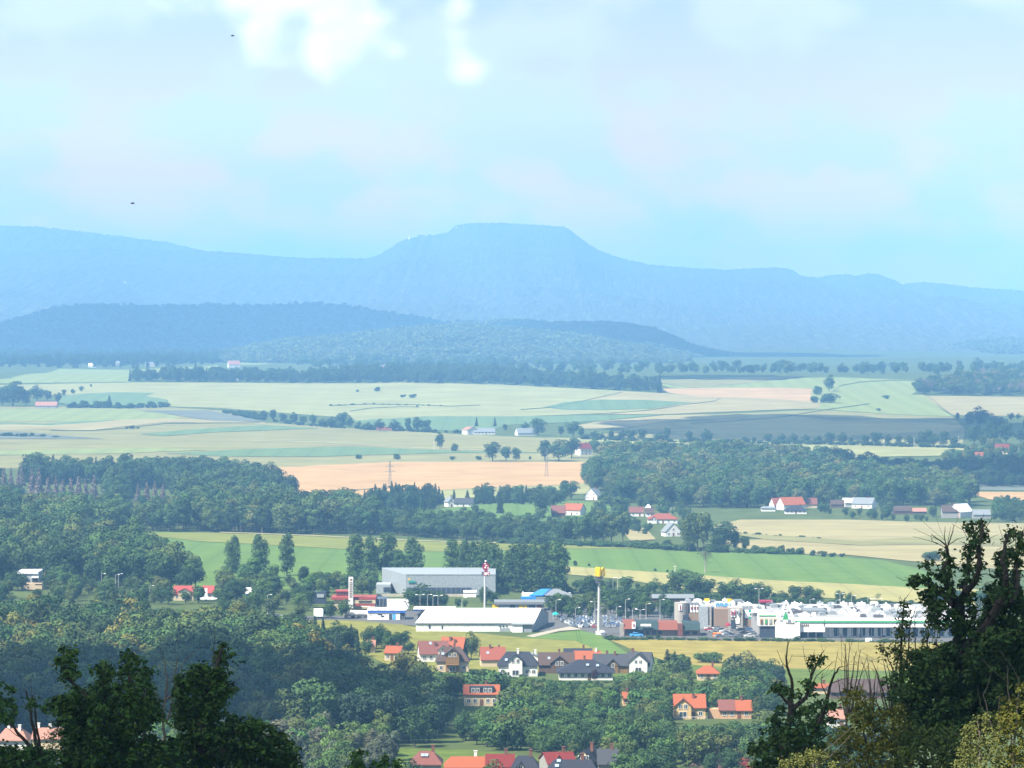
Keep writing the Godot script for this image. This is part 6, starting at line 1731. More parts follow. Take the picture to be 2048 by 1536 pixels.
	house("house", "crimson roof highest in the far right village", 2006, 908, 30, 888, "roof_crimson", "wall_cream", {"wall": 4.0, "yaw": -0.3})
	house("house", "low orange roof at the dark hedge in the far right village", 1936, 928, 20, 918, "roof_orange", "wall_cream", {"wall": 2.2})
	house("farmhouse", "long farmhouse with a pink roof at the left edge", 92, 817, 44, 803, "roof_pink", "wall_grey", {"wall": 4.0, "depth": 11.0, "windows": 4})
	house("house", "white house shining under the dark hill on the left", 184, 735, 16, 726, "roof_white", "wall_white", {"wall": 4.0, "chimneys": []})
	house("house", "grey-white house second from the left under the dark hill", 214, 733, 14, 721, "roof_pale", "wall_white", {"wall": 5.0, "chimneys": []})
	house("house", "dim house third from the left under the dark hill", 236, 731, 11, 722, "roof_pale", "wall_grey", {"wall": 4.0, "chimneys": []})
	house("house", "pale house half hidden by trees under the dark hill", 300, 733, 20, 724, "roof_pale", "wall_cream", {"wall": 4.0, "chimneys": []})
	house("house", "white house with a pink roof beside the small pale green field", 467, 735, 24, 721, "roof_pink", "wall_white", {"wall": 6.0, "depth": 12.0, "yaw": 0.3, "chimneys": []})
	house("barn", "tiny white barn at the edge of the dark wood strip", 471, 762, 13, 755, "roof_white", "wall_white", {"category": "barn", "wall": 2.5, "chimneys": []})
	house("house", "small pink roof at the left end of the high part of the wood strip", 767, 740, 15, 731, "roof_pink", "wall_grey", {"wall": 3.0, "chimneys": []})
	house("house", "white house with a steep gable left of the conifers", 899, 1014, 16, 994, "roof_pale", "wall_white", {"type": "front", "wall": 4.0, "yaw": 0.4, "windows": 1, "floors": 2})
	house("house", "blue-grey roofed house half hidden by slim spruces", 927, 1014, 40, 996, "roof_grey", "wall_white", {"wall": 3.0, "windows": 3})
	house("house", "tiny orange roof at the end of the conifer strip", 734, 1028, 15, 1020, "roof_orange", "wall_cream", {"wall": 1.6, "depth": 6.0})

# ---------------------------------------------------------------- vehicles, lamps, pylons, birds
func make_car_shape() -> Array:
	var body := begin()
	var side := PackedVector2Array([Vector2(-2.15, 0.32), Vector2(2.1, 0.32), Vector2(2.15, 0.72), Vector2(1.9, 0.86), Vector2(0.95, 0.95), Vector2(0.35, 1.42), Vector2(-1.1, 1.45), Vector2(-1.75, 1.0), Vector2(-2.15, 0.9)])
	prism(body, side, -0.84, 0.84)
	var glass := begin()
	prism(glass, PackedVector2Array([Vector2(0.80, 0.98), Vector2(0.28, 1.36), Vector2(-1.02, 1.38), Vector2(-1.58, 1.0)]), -0.86, 0.86)
	var screens := begin()
	quad(screens, Vector3(0.98, 0.97, -0.7), Vector3(0.39, 1.41, -0.62), Vector3(0.39, 1.41, 0.62), Vector3(0.98, 0.97, 0.7))
	var rear := begin()
	quad(rear, Vector3(-1.78, 1.03, 0.7), Vector3(-1.14, 1.45, 0.62), Vector3(-1.14, 1.45, -0.62), Vector3(-1.78, 1.03, -0.7))
	var wheel := begin()
	tube(wheel, Vector3(0, 0, -0.12), Vector3(0, 0, 0.12), 0.33, 0.33, 12)
	return [mesh_of(body), mesh_of(glass), mesh_of(screens), mesh_of(wheel), mesh_of(rear)]

var car_shape := []

func car(label: String, group: String, p: Vector3, turn: float, paint: String, called := "parked_car", big := 1.0) -> void:
	var t := thing(called, label, "car", p, turn, group)
	t.scale = Vector3.ONE * big
	part("body", car_shape[0], M[paint], t)
	part("side_window", car_shape[1], M.glass, t)
	part("windscreen", car_shape[2], M.glass, t)
	part("rear_window", car_shape[4], M.glass, t)
	for k in 4: part("wheel", car_shape[3], M.sign_dark, t, Vector3(1.35 if k % 2 else -1.32, 0.33, 0.78 if k < 2 else -0.78))

func lamp(label: String, group: String, px: float, base: float, tall_px: float, arms := 1) -> void:
	var p := G(px, base)
	var m := mpp(p.z)
	var t := thing("street_lamp", label, "street lamp", p, 0.0, group)
	var top := tall_px * m
	var st := begin()
	tube(st, Vector3(0, -1, 0), Vector3(0, top, 0), 0.14, 0.08, 6)
	for k in arms: tube(st, Vector3(0, top, 0), Vector3(1.3 if k == 0 else -1.3, top + 0.25, 0), 0.06, 0.05, 5)
	part("post", mesh_of(st), M.steel, t)
	for k in arms:
		var hd := begin()
		bx(hd, Vector3(1.6 if k == 0 else -1.6, top + 0.25, 0), Vector3(0.95, 0.24, 0.42))
		part("lamp_head", mesh_of(hd), M.white_panel, t)

func pylon(label: String, px: float, base: float, top_row: float, half_px: float) -> void:
	var p := G(px, base)
	var m := mpp(p.z)
	var hgt := (base - top_row) * m
	var w := half_px * m
	var t := thing("power_pylon", label, "power pylon", p, 0.35, "power pylons across the golden wheat")
	var st := begin()
	var lv := 9
	for k in lv:
		var f0 := float(k) / lv
		var f1 := float(k + 1) / lv
		var w0 := lerpf(w, 0.35, pow(f0, 0.7))
		var w1 := lerpf(w, 0.35, pow(f1, 0.7))
		for s in 4:
			var c0 := Vector3(1 if s in [0, 3] else -1, 0, 1 if s < 2 else -1)
			var c1 := Vector3(1 if (s + 1) % 4 in [0, 3] else -1, 0, 1 if (s + 1) % 4 < 2 else -1)
			tube(st, c0 * w0 + Vector3(0, f0 * hgt, 0), c0 * w1 + Vector3(0, f1 * hgt, 0), 0.10, 0.10, 4, false)
			tube(st, c0 * w0 + Vector3(0, f0 * hgt, 0), c1 * w1 + Vector3(0, f1 * hgt, 0), 0.05, 0.05, 4, false)
	part("tower", mesh_of(st), M.lattice, t)
	for f in [0.62, 0.80]:
		var arm := begin()
		var r: float = 4.6 if f < 0.7 else 3.4
		tube(arm, Vector3(-r, f * hgt, 0), Vector3(r, f * hgt, 0), 0.12, 0.12, 4)
		tube(arm, Vector3(-r, f * hgt, 0), Vector3(0, f * hgt + 1.6, 0), 0.07, 0.07, 4)
		tube(arm, Vector3(r, f * hgt, 0), Vector3(0, f * hgt + 1.6, 0), 0.07, 0.07, 4)
		part("cross_arm", mesh_of(arm), M.lattice, t)

func pole(label: String, group: String, px: float, base: float, tall_px: float, cross := true) -> void:
	var p := G(px, base)
	var m := mpp(p.z)
	var t := thing("utility_pole", label, "utility pole", p, 0.2, group)
	var st := begin()
	tube(st, Vector3(0, -0.6, 0), Vector3(0, tall_px * m, 0), 0.2, 0.14, 6)
	part("post", mesh_of(st), M.pale_wood, t)
	if cross:
		var arm := begin()
		bx(arm, Vector3(0, tall_px * m - 0.7, 0), Vector3(2.2, 0.16, 0.16))
		part("crossbar", mesh_of(arm), M.pale_wood, t)

func make_small_things() -> void:
	M.lattice = matte(Color(0.10, 0.11, 0.12))
	M.pale_wood = matte(Color(0.52, 0.49, 0.43))
	var paints := {"white": Color(0.55, 0.55, 0.54), "silver": Color(0.20, 0.22, 0.24), "grey": Color(0.09, 0.10, 0.11), "black": Color(0.02, 0.02, 0.025), "blue": Color(0.04, 0.08, 0.19), "red": Color(0.26, 0.03, 0.03), "orange": Color(0.65, 0.17, 0.03), "sky-blue": Color(0.05, 0.32, 0.75)}
	for k in paints:
		M["paint_" + k] = matte(paints[k], 0.0, "soft", 0.25)
		M["paint_" + k].metallic_specular = 0.6
		M["paint_" + k].clearcoat_enabled = true
	car_shape = make_car_shape()
	var rn := RandomNumberGenerator.new()
	rn.seed = 303
	var colours := ["white", "silver", "silver", "grey", "black", "blue", "silver", "red", "white", "grey", "silver", "grey", "black", "grey", "silver", "white"]
	# rows of the big car park between the warehouse and the restaurant
	for row in 8:
		var base := 1237.0 + row * 2.6
		var px := 1112.0 + row * 5.0 + rn.randf() * 6
		while px < 1246.0 - maxf(0.0, row - 4.0) * 4.0:
			if absf(px - 1198) > 7.0 and rn.randf() < 0.85:
				var c: String = colours[rn.randi() % colours.size()]
				car("%s car parked in row %s of the car park behind the arch pole" % [c, COUNT_WORDS[row]], "cars on the car park behind the arch pole", G(px, base), PI / 2 + rn.randf_range(-0.25, 0.25), "paint_" + c)
			px += rn.randf_range(12.0, 16.0)
	# in front of the mall
	for row in 6:
		var base := 1258.5 + row * 3.2
		var px := 1412.0 + row * 5.0 + rn.randf() * 8
		while px < (1512.0 if row < 5 else 1800.0):
			if rn.randf() < 0.8:
				var c: String = colours[rn.randi() % colours.size()]
				car("%s car parked before the mall, %s row from the shop front" % [c, COUNT_WORDS[row]], "cars before the mall", G(px, base), rn.randf_range(-0.5, 0.5) + (PI if rn.randf() < 0.5 else 0.0), "paint_" + c)
			px += rn.randf_range(16.0, 24.0)
	car("bright sky-blue van-like car beside the low restaurant", "", G(1273, 1273.5), 0.1, "paint_sky-blue", "parked_car", 1.25)
	car("white car parked under the trees on the left road", "", G(479, 1239), 0.1, "paint_white")
	car("silver car parked behind the white car on the left road", "", G(497, 1236), 0.1, "paint_silver")
	car("orange car beside the trees on the left road", "", G(514, 1237), 0.0, "paint_orange")
	car("white car left of the white truck", "", G(545, 1234), 0.1, "paint_white")
	car("silver car nearest the white truck", "", G(556, 1234), 0.1, "paint_silver")
	car("black car between the trees and the white truck", "", G(590, 1233), 0.1, "paint_black")
	# white truck seen from behind
	var p := G(637, 1237)
	var m := mpp(p.z)
	var t := thing("truck", "white box truck with a blue cab edge left of the restaurant", "truck", p, 0.12)
	var st := begin()
	bx(st, Vector3(0, 2.6, 0), Vector3(17 * m, 3.0, 6.5))
	part("box", mesh_of(st), M.white_panel, t)
	st = begin()
	bx(st, Vector3(9.9 * m, 2.2, 0.3), Vector3(2.0 * m, 2.9, 2.6))
	part("cab", mesh_of(st), M.sign_blue, t)
	st = begin()
	bx(st, Vector3(0, 0.9, 0), Vector3(16 * m, 0.4, 5.0))
	part("chassis", mesh_of(st), M.dark_steel, t)
	for k in 4:
		st = begin()
		tube(st, Vector3(-0.15, 0, 0), Vector3(0.15, 0, 0), 0.5, 0.5, 12)
		part("wheel", mesh_of(st), M.sign_dark, t, Vector3((1.0 if k % 2 else -1.0) * 6.5 * m, 0.5, 2.0 if k < 2 else -2.0))
	# tank trailers beside the restaurant
	for k in 3:
		p = G(700 + k * 12, 1236)
		t = thing("tank_trailer", "rounded white tank trailer beside the red restaurant" + place_word(k, 3), "trailer", p, 0.2, "white tanks by the red restaurant")
		st = begin()
		tube(st, Vector3(-2.6, 2.2, 0), Vector3(2.6, 2.2, 0), 1.15 + 0.15 * (k % 2), 1.15, 16)
		part("tank", mesh_of(st), M.white_panel, t)
		st = begin()
		bx(st, Vector3(0, 0.95, 0), Vector3(5.4, 0.3, 1.8))
		part("chassis", mesh_of(st), M.dark_steel, t)
		for q in 4:
			st = begin()
			tube(st, Vector3(0, 0, -0.13), Vector3(0, 0, 0.13), 0.45, 0.45, 10)
			part("wheel", mesh_of(st), M.sign_dark, t, Vector3(1.6 if q % 2 else -1.6, 0.45, 0.85 if q < 2 else -0.85))
	# red parasol and awnings before the mall
	for q in [[1456, 1262, 12.0, "sign_red", "red parasol before the stone tower of the mall"], [1668, 1274, 26.0, "mansard_green", "dark green tent roof before the store's glass front"], [1704, 1273, 17.0, "mansard_green", "smaller dark green tent roof right of the first before the glass front"], [1111, 1240, 15.0, "sign_teal", "green tent roof at the left end of the car park"], [1740, 1283, 1.0, "", ""]]:
		if q[3] == "": continue
		p = G(q[0], q[1])
		m = mpp(p.z)
		t = thing("parasol" if q[2] < 13 else "market_tent", q[4], "parasol" if q[2] < 13 else "tent", p)
		st = begin()
		var r: float = q[2] * m / 2
		var hgt := 2.6
		for k in 8:
			var a0 := TAU * k / 8.0 + 0.2
			var a1 := TAU * (k + 1) / 8.0 + 0.2
			tri(st, Vector3(cos(a0) * r, hgt, sin(a0) * r), Vector3(0, hgt + 1.1, 0), Vector3(cos(a1) * r, hgt, sin(a1) * r))
			quad(st, Vector3(cos(a0) * r, hgt - 0.3, sin(a0) * r), Vector3(cos(a0) * r, hgt, sin(a0) * r), Vector3(cos(a1) * r, hgt, sin(a1) * r), Vector3(cos(a1) * r, hgt - 0.3, sin(a1) * r))
		part("canopy", mesh_of(st), M[q[3]], t)
		st = begin()
		if q[2] < 13: tube(st, Vector3.ZERO, Vector3(0, hgt + 1.0, 0), 0.06, 0.05, 6)
		else:
			for k in 4: tube(st, Vector3(cos(k * PI / 2 + 0.6) * r * 0.9, 0, sin(k * PI / 2 + 0.6) * r * 0.9), Vector3(cos(k * PI / 2 + 0.6) * r * 0.9, hgt, sin(k * PI / 2 + 0.6) * r * 0.9), 0.06, 0.06, 6)
		part("pole", mesh_of(st), M.steel, t)
	# boards at the edge of the golden meadow
	for q in [[1434, 1274, 16.0, 9.0, "sign_orange", "orange container at the edge of the golden meadow"], [1737, 1285, 13.0, 9.0, "sign_white", "white board with a blue stroke at the meadow edge"], [1296, 1224, 9.0, 8.0, "sign_orange", "round-cornered orange sign between the car park trees"]]:
		p = G(q[0], q[1])
		m = mpp(p.z)
		t = thing("container" if "container" in q[5] else "sign_board", q[5], "container" if "container" in q[5] else "sign", p)
		st = begin()
		bx(st, Vector3(0, q[3] * m * (0.5 if "container" in q[5] else 0.62), 0), Vector3(q[2] * m, q[3] * m * (1.0 if "container" in q[5] else 0.76), 2.3 if "container" in q[5] else 0.25))
		part("board" if not "container" in q[5] else "box", mesh_of(st), M[q[4]], t)
		if "container" in q[5]:
			for k in 9:
				st = begin()
				bx(st, Vector3((k - 4) * q[2] * m / 9.5, q[3] * m * 0.5, 1.18), Vector3(0.12, q[3] * m * 0.94, 0.08))
				part("rib", mesh_of(st), M[q[4]], t)
		else:
			for s in [-1, 1]:
				st = begin()
				tube(st, Vector3(s * q[2] * m * 0.38, -0.5, 0), Vector3(s * q[2] * m * 0.38, q[3] * m * 0.4, 0), 0.09, 0.09, 6)
				part("post", mesh_of(st), M.steel, t)
			if q[4] == "sign_white":
				st = begin()
				bx(st, Vector3(0, q[3] * m * 0.62, 0.2), Vector3(0.25, q[3] * m * 0.6, 0.1), 0.0)
				part("stroke", mesh_of(st), M.sign_sky, t).rotation.z = -0.5
	# lamps
	var gl := "street lamps round the car park"
	var lamps := [[840, 1232, 42], [855, 1232, 42], [866, 1232, 40], [876, 1232, 40], [924, 1222, 26], [1112, 1236, 36], [1151, 1240, 24], [1131, 1188, 32], [1190, 1240, 36], [1188, 1240, 20], [1226, 1190, 34], [1235, 1190, 34], [1251, 1245, 46], [1265, 1240, 22], [1280, 1240, 20], [1233, 1236, 22], [1292, 1240, 32], [1320, 1240, 40], [1518, 1212, 34], [1680, 1214, 26], [1703, 1214, 22], [1735, 1214, 16], [1755, 1216, 18], [1672, 1213, 12], [1620, 1213, 14]]
	lamps.sort_custom(func(a, b): return a[0] < b[0])
	for k in lamps.size(): lamp("tall grey street lamp by the shopping centre" + place_word(k, lamps.size()), gl, lamps[k][0], lamps[k][1], lamps[k][2], 1 + int(k % 3 == 0))
	var left := [[203, 1182, 34], [237, 1188, 40], [262, 1182, 24], [231, 1188, 38], [300, 1192, 20], [540, 1226, 26], [648, 1236, 12], [535, 1230, 40]]
	left.sort_custom(func(a, b): return a[0] < b[0])
	for k in left.size(): lamp("thin street lamp on the left road" + place_word(k, left.size()), "street lamps on the left road", left[k][0], left[k][1], left[k][2])
	# pylons and poles
	pylon("lattice power pylon in the middle of the golden wheat", 780, 977, 922, 3.2)
	pylon("taller lattice power pylon at the right of the golden wheat", 1093, 954, 896, 3.2)
	pole("white pole with crossbar left of the ivy-clad tree", "poles above the wheat", 868, 899, 16)
	for k in 4: pole("pale utility pole on the pale strip by the roadside trees" + place_word(k, 4), "poles on the pale strip", [1768, 1828, 1917, 1983][k], [894, 897, 890, 890][k], [14, 22, 18, 14][k])
	pole("pole standing at the yellow grain strip", "", 1350, 1144, 14)
	for k in 4: pole("slim white pole behind the red hipped village roof" + place_word(k, 4), "poles in the village", [1259, 1322, 1342, 1356][k], [1016, 1024, 1028, 1030][k], [18, 16, 14, 10][k], false)
	pole("aerial mast behind the cream gable", "", 1198, 1510, 40, false)
	# birds
	for q in [[465, 72, 190.0, "small dark bird high beside the bright cloud"], [265, 407, 170.0, "dark bird gliding above the left mountain"]]:
		var c := at(q[0], q[1], q[2])
		t = thing("bird", q[3], "bird", c, 0.3)
		st = begin()
		tube(st, Vector3(-0.09, 0, 0), Vector3(0.0, 0.01, 0), 0.012, 0.035, 8)
		tube(st, Vector3(0.0, 0.01, 0), Vector3(0.09, 0.015, 0), 0.035, 0.02, 8)
		tube(st, Vector3(0.09, 0.015, 0), Vector3(0.12, 0.01, 0), 0.02, 0.003, 8)
		quad(st, Vector3(-0.09, 0.0, 0.0), Vector3(-0.15, 0.0, 0.03), Vector3(-0.15, 0.0, -0.03), Vector3(-0.08, 0.005, 0.0))
		for s in [-1, 1]:
			quad(st, Vector3(0.05, 0.02, 0), Vector3(0.03, 0.06, s * 0.11), Vector3(-0.03, 0.05, s * 0.11), Vector3(-0.05, 0.02, 0))
			quad(st, Vector3(0.03, 0.06, s * 0.11), Vector3(-0.03, 0.03, s * 0.24), Vector3(-0.05, 0.03, s * 0.22), Vector3(-0.03, 0.05, s * 0.11))
		part("body", mesh_of(st), M.sign_dark, t)

# ---------------------------------------------------------------- the trees on the viewer's own hillside, about a hundred metres off
# a limb through photograph pixels [px, row, metres nearer or farther], tapering from ra to rb metres, with bare side twigs
func limb(st: SurfaceTool, pts: Array, d: float, ra: float, rb: float, rn: RandomNumberGenerator, twigs := 0) -> void:
	var p := []
	for q in pts: p.append(at(q[0], q[1], d - (q[2] if q.size() > 2 else 0.0)))
	var dense := []
	for k in p.size() - 1:
		var a: Vector3 = p[maxi(k - 1, 0)]
		var b: Vector3 = p[k]
		var c: Vector3 = p[k + 1]
		var e: Vector3 = p[mini(k + 2, p.size() - 1)]
		for s in 4:
			var t := s / 4.0
			dense.append(b.cubic_interpolate(c, a, e, t) + Vector3(rn.randfn(), rn.randfn(), rn.randfn()) * 0.012)
	dense.append(p[-1])
	for k in dense.size() - 1:
		var f0 := float(k) / (dense.size() - 1)
		var f1 := float(k + 1) / (dense.size() - 1)
		tube(st, dense[k], dense[k + 1], lerpf(ra, rb, f0), lerpf(ra, rb, f1), 7, k == dense.size() - 2)
	for k in twigs:
		var i := rn.randi_range(int(dense.size() * 0.3), dense.size() - 2)
		var o: Vector3 = dense[i]
		var dir := ((dense[i + 1] - o) as Vector3).normalized() * 0.7 + Vector3(rn.randfn(), rn.randfn() * 0.6 + 0.3, rn.randfn()) * 0.6
		var len := rn.randf_range(0.2, 0.7)
		var m := o + dir * len * 0.55
		var e2 := m + (dir + Vector3(rn.randfn(), rn.randfn() + 0.3, rn.randfn()) * 0.4) * len * 0.5
		var r := maxf(0.006, lerpf(ra, rb, float(i) / dense.size()) * 0.3)
		tube(st, o, m, r, r * 0.7, 4, false)
		tube(st, m, e2, r * 0.7, 0.004, 4, false)

# leaves in bunches inside pixel ellipses [px, row, half width, half height]
func leaf_bunches(blobs: Array, d: float, size: float, rn: RandomNumberGenerator, fill := 0.07, bunch := 9.0) -> ArrayMesh:
	var v := PackedVector3Array()
	var c := PackedColorArray()
	var idx := PackedInt32Array()
	for b in blobs:
		var m := d * PX
		var per := 13
		var n := int(b[2] * b[3] * PI * fill * 2.0 / per) + 1
		var off: float = b[4] if b.size() > 4 else rn.randf_range(-1.5, 1.5)
		for k in n:
			var dirn := Vector3(rn.randfn(), rn.randfn(), rn.randfn()).normalized() * pow(rn.randf(), 0.36)
			var o := at(b[0], b[1], d - off) + Vector3(dirn.x * b[2] * m, dirn.y * b[3] * m, dirn.z * (b[2] + b[3]) * 0.5 * m)
			var tone := rn.randf_range(0.7, 1.3)
			var br := bunch * m * rn.randf_range(0.6, 1.4)
			for q in per:
				var p := o + Vector3(rn.randfn(), rn.randfn() * 0.8, rn.randfn()) * br * 0.6
				var nn := (p - o).normalized() * 0.5 + Vector3(rn.randfn() * 0.5, rn.randf_range(0.2, 1.1), rn.randfn() * 0.5)
				nn = nn.normalized()
				var u := nn.cross(Vector3(rn.randfn(), rn.randfn(), rn.randfn())).normalized()
				var w := nn.cross(u)
				var s := size * rn.randf_range(0.6, 1.3)
				var i := v.size()
				# a lobed leaf folded along its middle rib
				v.append_array([p - u * s, p - u * s * 0.15 + w * s * 0.52 + nn * s * 0.15, p + u * s * 0.45 + w * s * 0.34 + nn * s * 0.12, p + u * s, p + u * s * 0.45 - w * s * 0.34 + nn * s * 0.12, p - u * s * 0.15 - w * s * 0.52 + nn * s * 0.15])
				idx.append_array([i, i + 1, i + 2, i, i + 2, i + 3, i, i + 3, i + 4, i, i + 4, i + 5])
				var f := tone * rn.randf_range(0.75, 1.3)
				var g := Color(f * rn.randf_range(0.85, 1.2), f, f * 0.95)
				for z in 6: c.append(g)
	var a := []
	a.resize(Mesh.ARRAY_MAX)
	a[Mesh.ARRAY_VERTEX] = v
	a[Mesh.ARRAY_COLOR] = c
	a[Mesh.ARRAY_INDEX] = idx
	var mesh := ArrayMesh.new()
	mesh.add_surface_from_arrays(Mesh.PRIMITIVE_TRIANGLES, a)
	return mesh

# a tree from its limbs [points, ra, rb, twigs] and its leafy places
func hill_tree(called: String, label: String, d: float, foot: Array, limbs_: Array, blobs: Array, leaf: String, bark: String, size := 0.085, fill := 0.07, category := "tree", group := "", bunch := 9.0) -> Node3D:
	var rn := RandomNumberGenerator.new()
	rn.seed = int(foot[0] * 3 + d)
	var f := at(foot[0], foot[1], d)
	f.y = h(f.x, f.z)
	var t := thing(called, label, category, f, 0.0, group)
	var first := true
	for l in limbs_:
		var st := begin()
		limb(st, l[0], d, l[1], l[2], rn, l[3] if l.size() > 3 else 0)
		if first:
			var s := at(l[0][0][0], l[0][0][1], d)
			tube(st, f + Vector3(0, -0.3, 0), s, l[1] * 1.5, l[1] * 1.02, 9, false)
		part("trunk" if first else "limb", mesh_of(st), M[bark], t).position = -f
		first = false
	if blobs.size():
		var o := part("foliage", leaf_bunches(blobs, d, size, rn, fill, bunch), M[leaf], t)
		o.position = -f
		o.set_meta("kind", "stuff")
	return t

# blobs strung along a line of pixels
func along(pts: Array, half: float, step := 11.0, jitter := 0.5) -> Array:
	var out := []
	for k in pts.size() - 1:
		var a := Vector2(pts[k][0], pts[k][1])
		var b := Vector2(pts[k + 1][0], pts[k + 1][1])
		var n := int(a.distance_to(b) / step) + 1
		for q in n:
			var p := a.lerp(b, (q + 0.5) / n) + Vector2(rng.randfn(), rng.randfn()) * half * jitter
			out.append([p.x, p.y, half * rng.randf_range(0.7, 1.25), half * rng.randf_range(0.6, 1.1)])
	return out

# blobs filling a polygon of pixels
func filled(pts: Array, step: float, half: float) -> Array:
	var poly := PackedVector2Array()
	for p in pts: poly.append(Vector2(p[0], p[1]))
	var box := Rect2(poly[0], Vector2.ZERO)
	for p in poly: box = box.expand(p)
	var out := []
	var y := box.position.y
	while y < box.end.y:
		var x := box.position.x
		while x < box.end.x:
			var q := Vector2(x + rng.randf_range(-0.5, 0.5) * step, y + rng.randf_range(-0.5, 0.5) * step)
			if Geometry2D.is_point_in_polygon(q, poly):
				out.append([q.x, q.y, half * rng.randf_range(0.6, 1.3), half * rng.randf_range(0.55, 1.1), rng.randf_range(-2.2, 2.2)])
			x += step
		y += step
	return out

func make_foreground() -> void:
	M.oak_dark = leafy(Color(0.036, 0.070, 0.018), 0.3)
	M.oak_left = leafy(Color(0.032, 0.070, 0.013), 0.3)
	M.shrub_gold = leafy(Color(0.095, 0.098, 0.016), 0.35)
	M.shrub_green = leafy(Color(0.050, 0.075, 0.017), 0.35)
	M.willow = leafy(Color(0.080, 0.090, 0.026), 0.3)
	M.bark_dark = matte(Color(0.060, 0.050, 0.042), 1.2, "rough_tiles")
	M.bark_twig = matte(Color(0.17, 0.14, 0.115), 1.0, "rough_tiles")
	# --- the great oak on the right
	var limbs_r := [
		[[[1916, 1560], [1918, 1440], [1916, 1330], [1919, 1270], [1917, 1205]], 0.30, 0.17],
		[[[1917, 1210], [1902, 1186], [1888, 1160], [1884, 1142], [1897, 1122], [1894, 1098, 0.3], [1886, 1085], [1862, 1068]], 0.12, 0.008, 5],
		[[[1895, 1108], [1896, 1090], [1906, 1062], [1907, 1050]], 0.030, 0.006, 2],
		[[[1893, 1100], [1889, 1075], [1890, 1052]], 0.022, 0.005, 2],
		[[[1876, 1088], [1864, 1082], [1862, 1070]], 0.016, 0.005, 1],
		[[[1917, 1206], [1928, 1190, 0.5], [1946, 1168, 0.8], [1958, 1135, 1.0], [1957, 1095, 1.0], [1966, 1064, 0.8], [1962, 1036, 0.6]], 0.13, 0.02, 8],
		[[[1908, 1214], [1888, 1192, -0.6], [1862, 1177, -0.9], [1838, 1158, -1.2], [1816, 1168, -1.4]], 0.09, 0.02, 6],
		[[[1930, 1185], [1936, 1150, -0.6], [1937, 1115, -1.0], [1948, 1072, -1.2], [1941, 1040, -1.2]], 0.08, 0.015, 6],
		[[[1919, 1330], [1940, 1290, 0.8], [1974, 1250, 1.2], [1994, 1214, 1.5], [2010, 1188, 1.6], [2012, 1150, 1.8], [2006, 1120, 1.8], [2013, 1078, 1.6], [2018, 1066, 1.6]], 0.20, 0.02, 9],
		[[[1994, 1216], [2022, 1205, 1.2], [2036, 1165, 1.0], [2032, 1130, 0.8], [2043, 1080, 0.8], [2046, 1060, 0.8]], 0.10, 0.02, 6],
		[[[1917, 1350], [1960, 1310, -0.8], [2006, 1290, -1.2], [2040, 1262, -1.5], [2066, 1245, -1.6]], 0.15, 0.03, 5],
		[[[2020, 1150], [2034, 1128], [2052, 1120]], 0.02, 0.005, 1],
		[[[1958, 1150], [1972, 1148], [1990, 1156]], 0.018, 0.005, 1],
		[[[1912, 1250], [1890, 1232], [1862, 1222]], 0.06, 0.015, 4],
		[[[1914, 1330], [1886, 1300], [1868, 1286]], 0.07, 0.02, 3]]
	var b := []
	b.append_array(along([[1936, 1050], [1946, 1075], [1938, 1110]], 6.5))
	b.append_array(along([[1961, 1040], [1967, 1064], [1958, 1095], [1958, 1135], [1948, 1165]], 8.0))
	b.append_array(along([[1938, 1115], [1934, 1140], [1932, 1170]], 9.0))
	b.append_array(along([[1892, 1102], [1898, 1122], [1886, 1145], [1898, 1175]], 8.0))
	b.append_array(along([[1816, 1167], [1838, 1157], [1862, 1172], [1886, 1186]], 9.0))
	b.append_array(along([[1848, 1130], [1862, 1140], [1878, 1150], [1888, 1160]], 8.0))
	b.append_array(along([[1848, 1180], [1864, 1200], [1880, 1215], [1895, 1225]], 12.0, 10.0))
	b.append_array(along([[1880, 1216], [1872, 1235], [1892, 1250]], 11.0))
	b.append_array(along([[2018, 1066], [2008, 1090], [2014, 1112], [2004, 1136], [2010, 1165], [2000, 1185]], 9.0))
	b.append_array(along([[1996, 1100], [1994, 1120], [2000, 1150]], 7.0))
	b.append_array(along([[2044, 1064], [2034, 1098], [2028, 1125], [2036, 1150], [2030, 1180]], 8.0))
	b.append_array(along([[1978, 1175], [1992, 1190], [2020, 1205], [2046, 1200]], 13.0, 10.0))
	b.append_array(filled([[1958, 1235], [1990, 1180], [2030, 1170], [2070, 1180], [2080, 1270], [2010, 1300], [1960, 1290]], 15.0, 12.0))
	b.append_array(filled([[1830, 1310], [1880, 1295], [1920, 1290], [1975, 1270], [2080, 1280], [2080, 1400], [2020, 1450], [1900, 1490], [1815, 1485], [1806, 1400]], 12.0, 14.0))
	b.append_array(along([[1926, 1195], [1940, 1210], [1950, 1235], [1935, 1260]], 10.0))
	b.append_array(along([[1914, 1215], [1920, 1260], [1916, 1295]], 11.0))
	b.append_array(along([[1936, 1288], [1962, 1258], [1990, 1220], [2004, 1195]], 13.0))
	b.append_array(along([[1900, 1180], [1916, 1200], [1930, 1190]], 9.0))
	hill_tree("oak_tree", "great dark oak with bare top twigs filling the right side", 110.0, [1916, 1560], limbs_r, b, "oak_dark", "bark_dark", 0.085, 0.085)
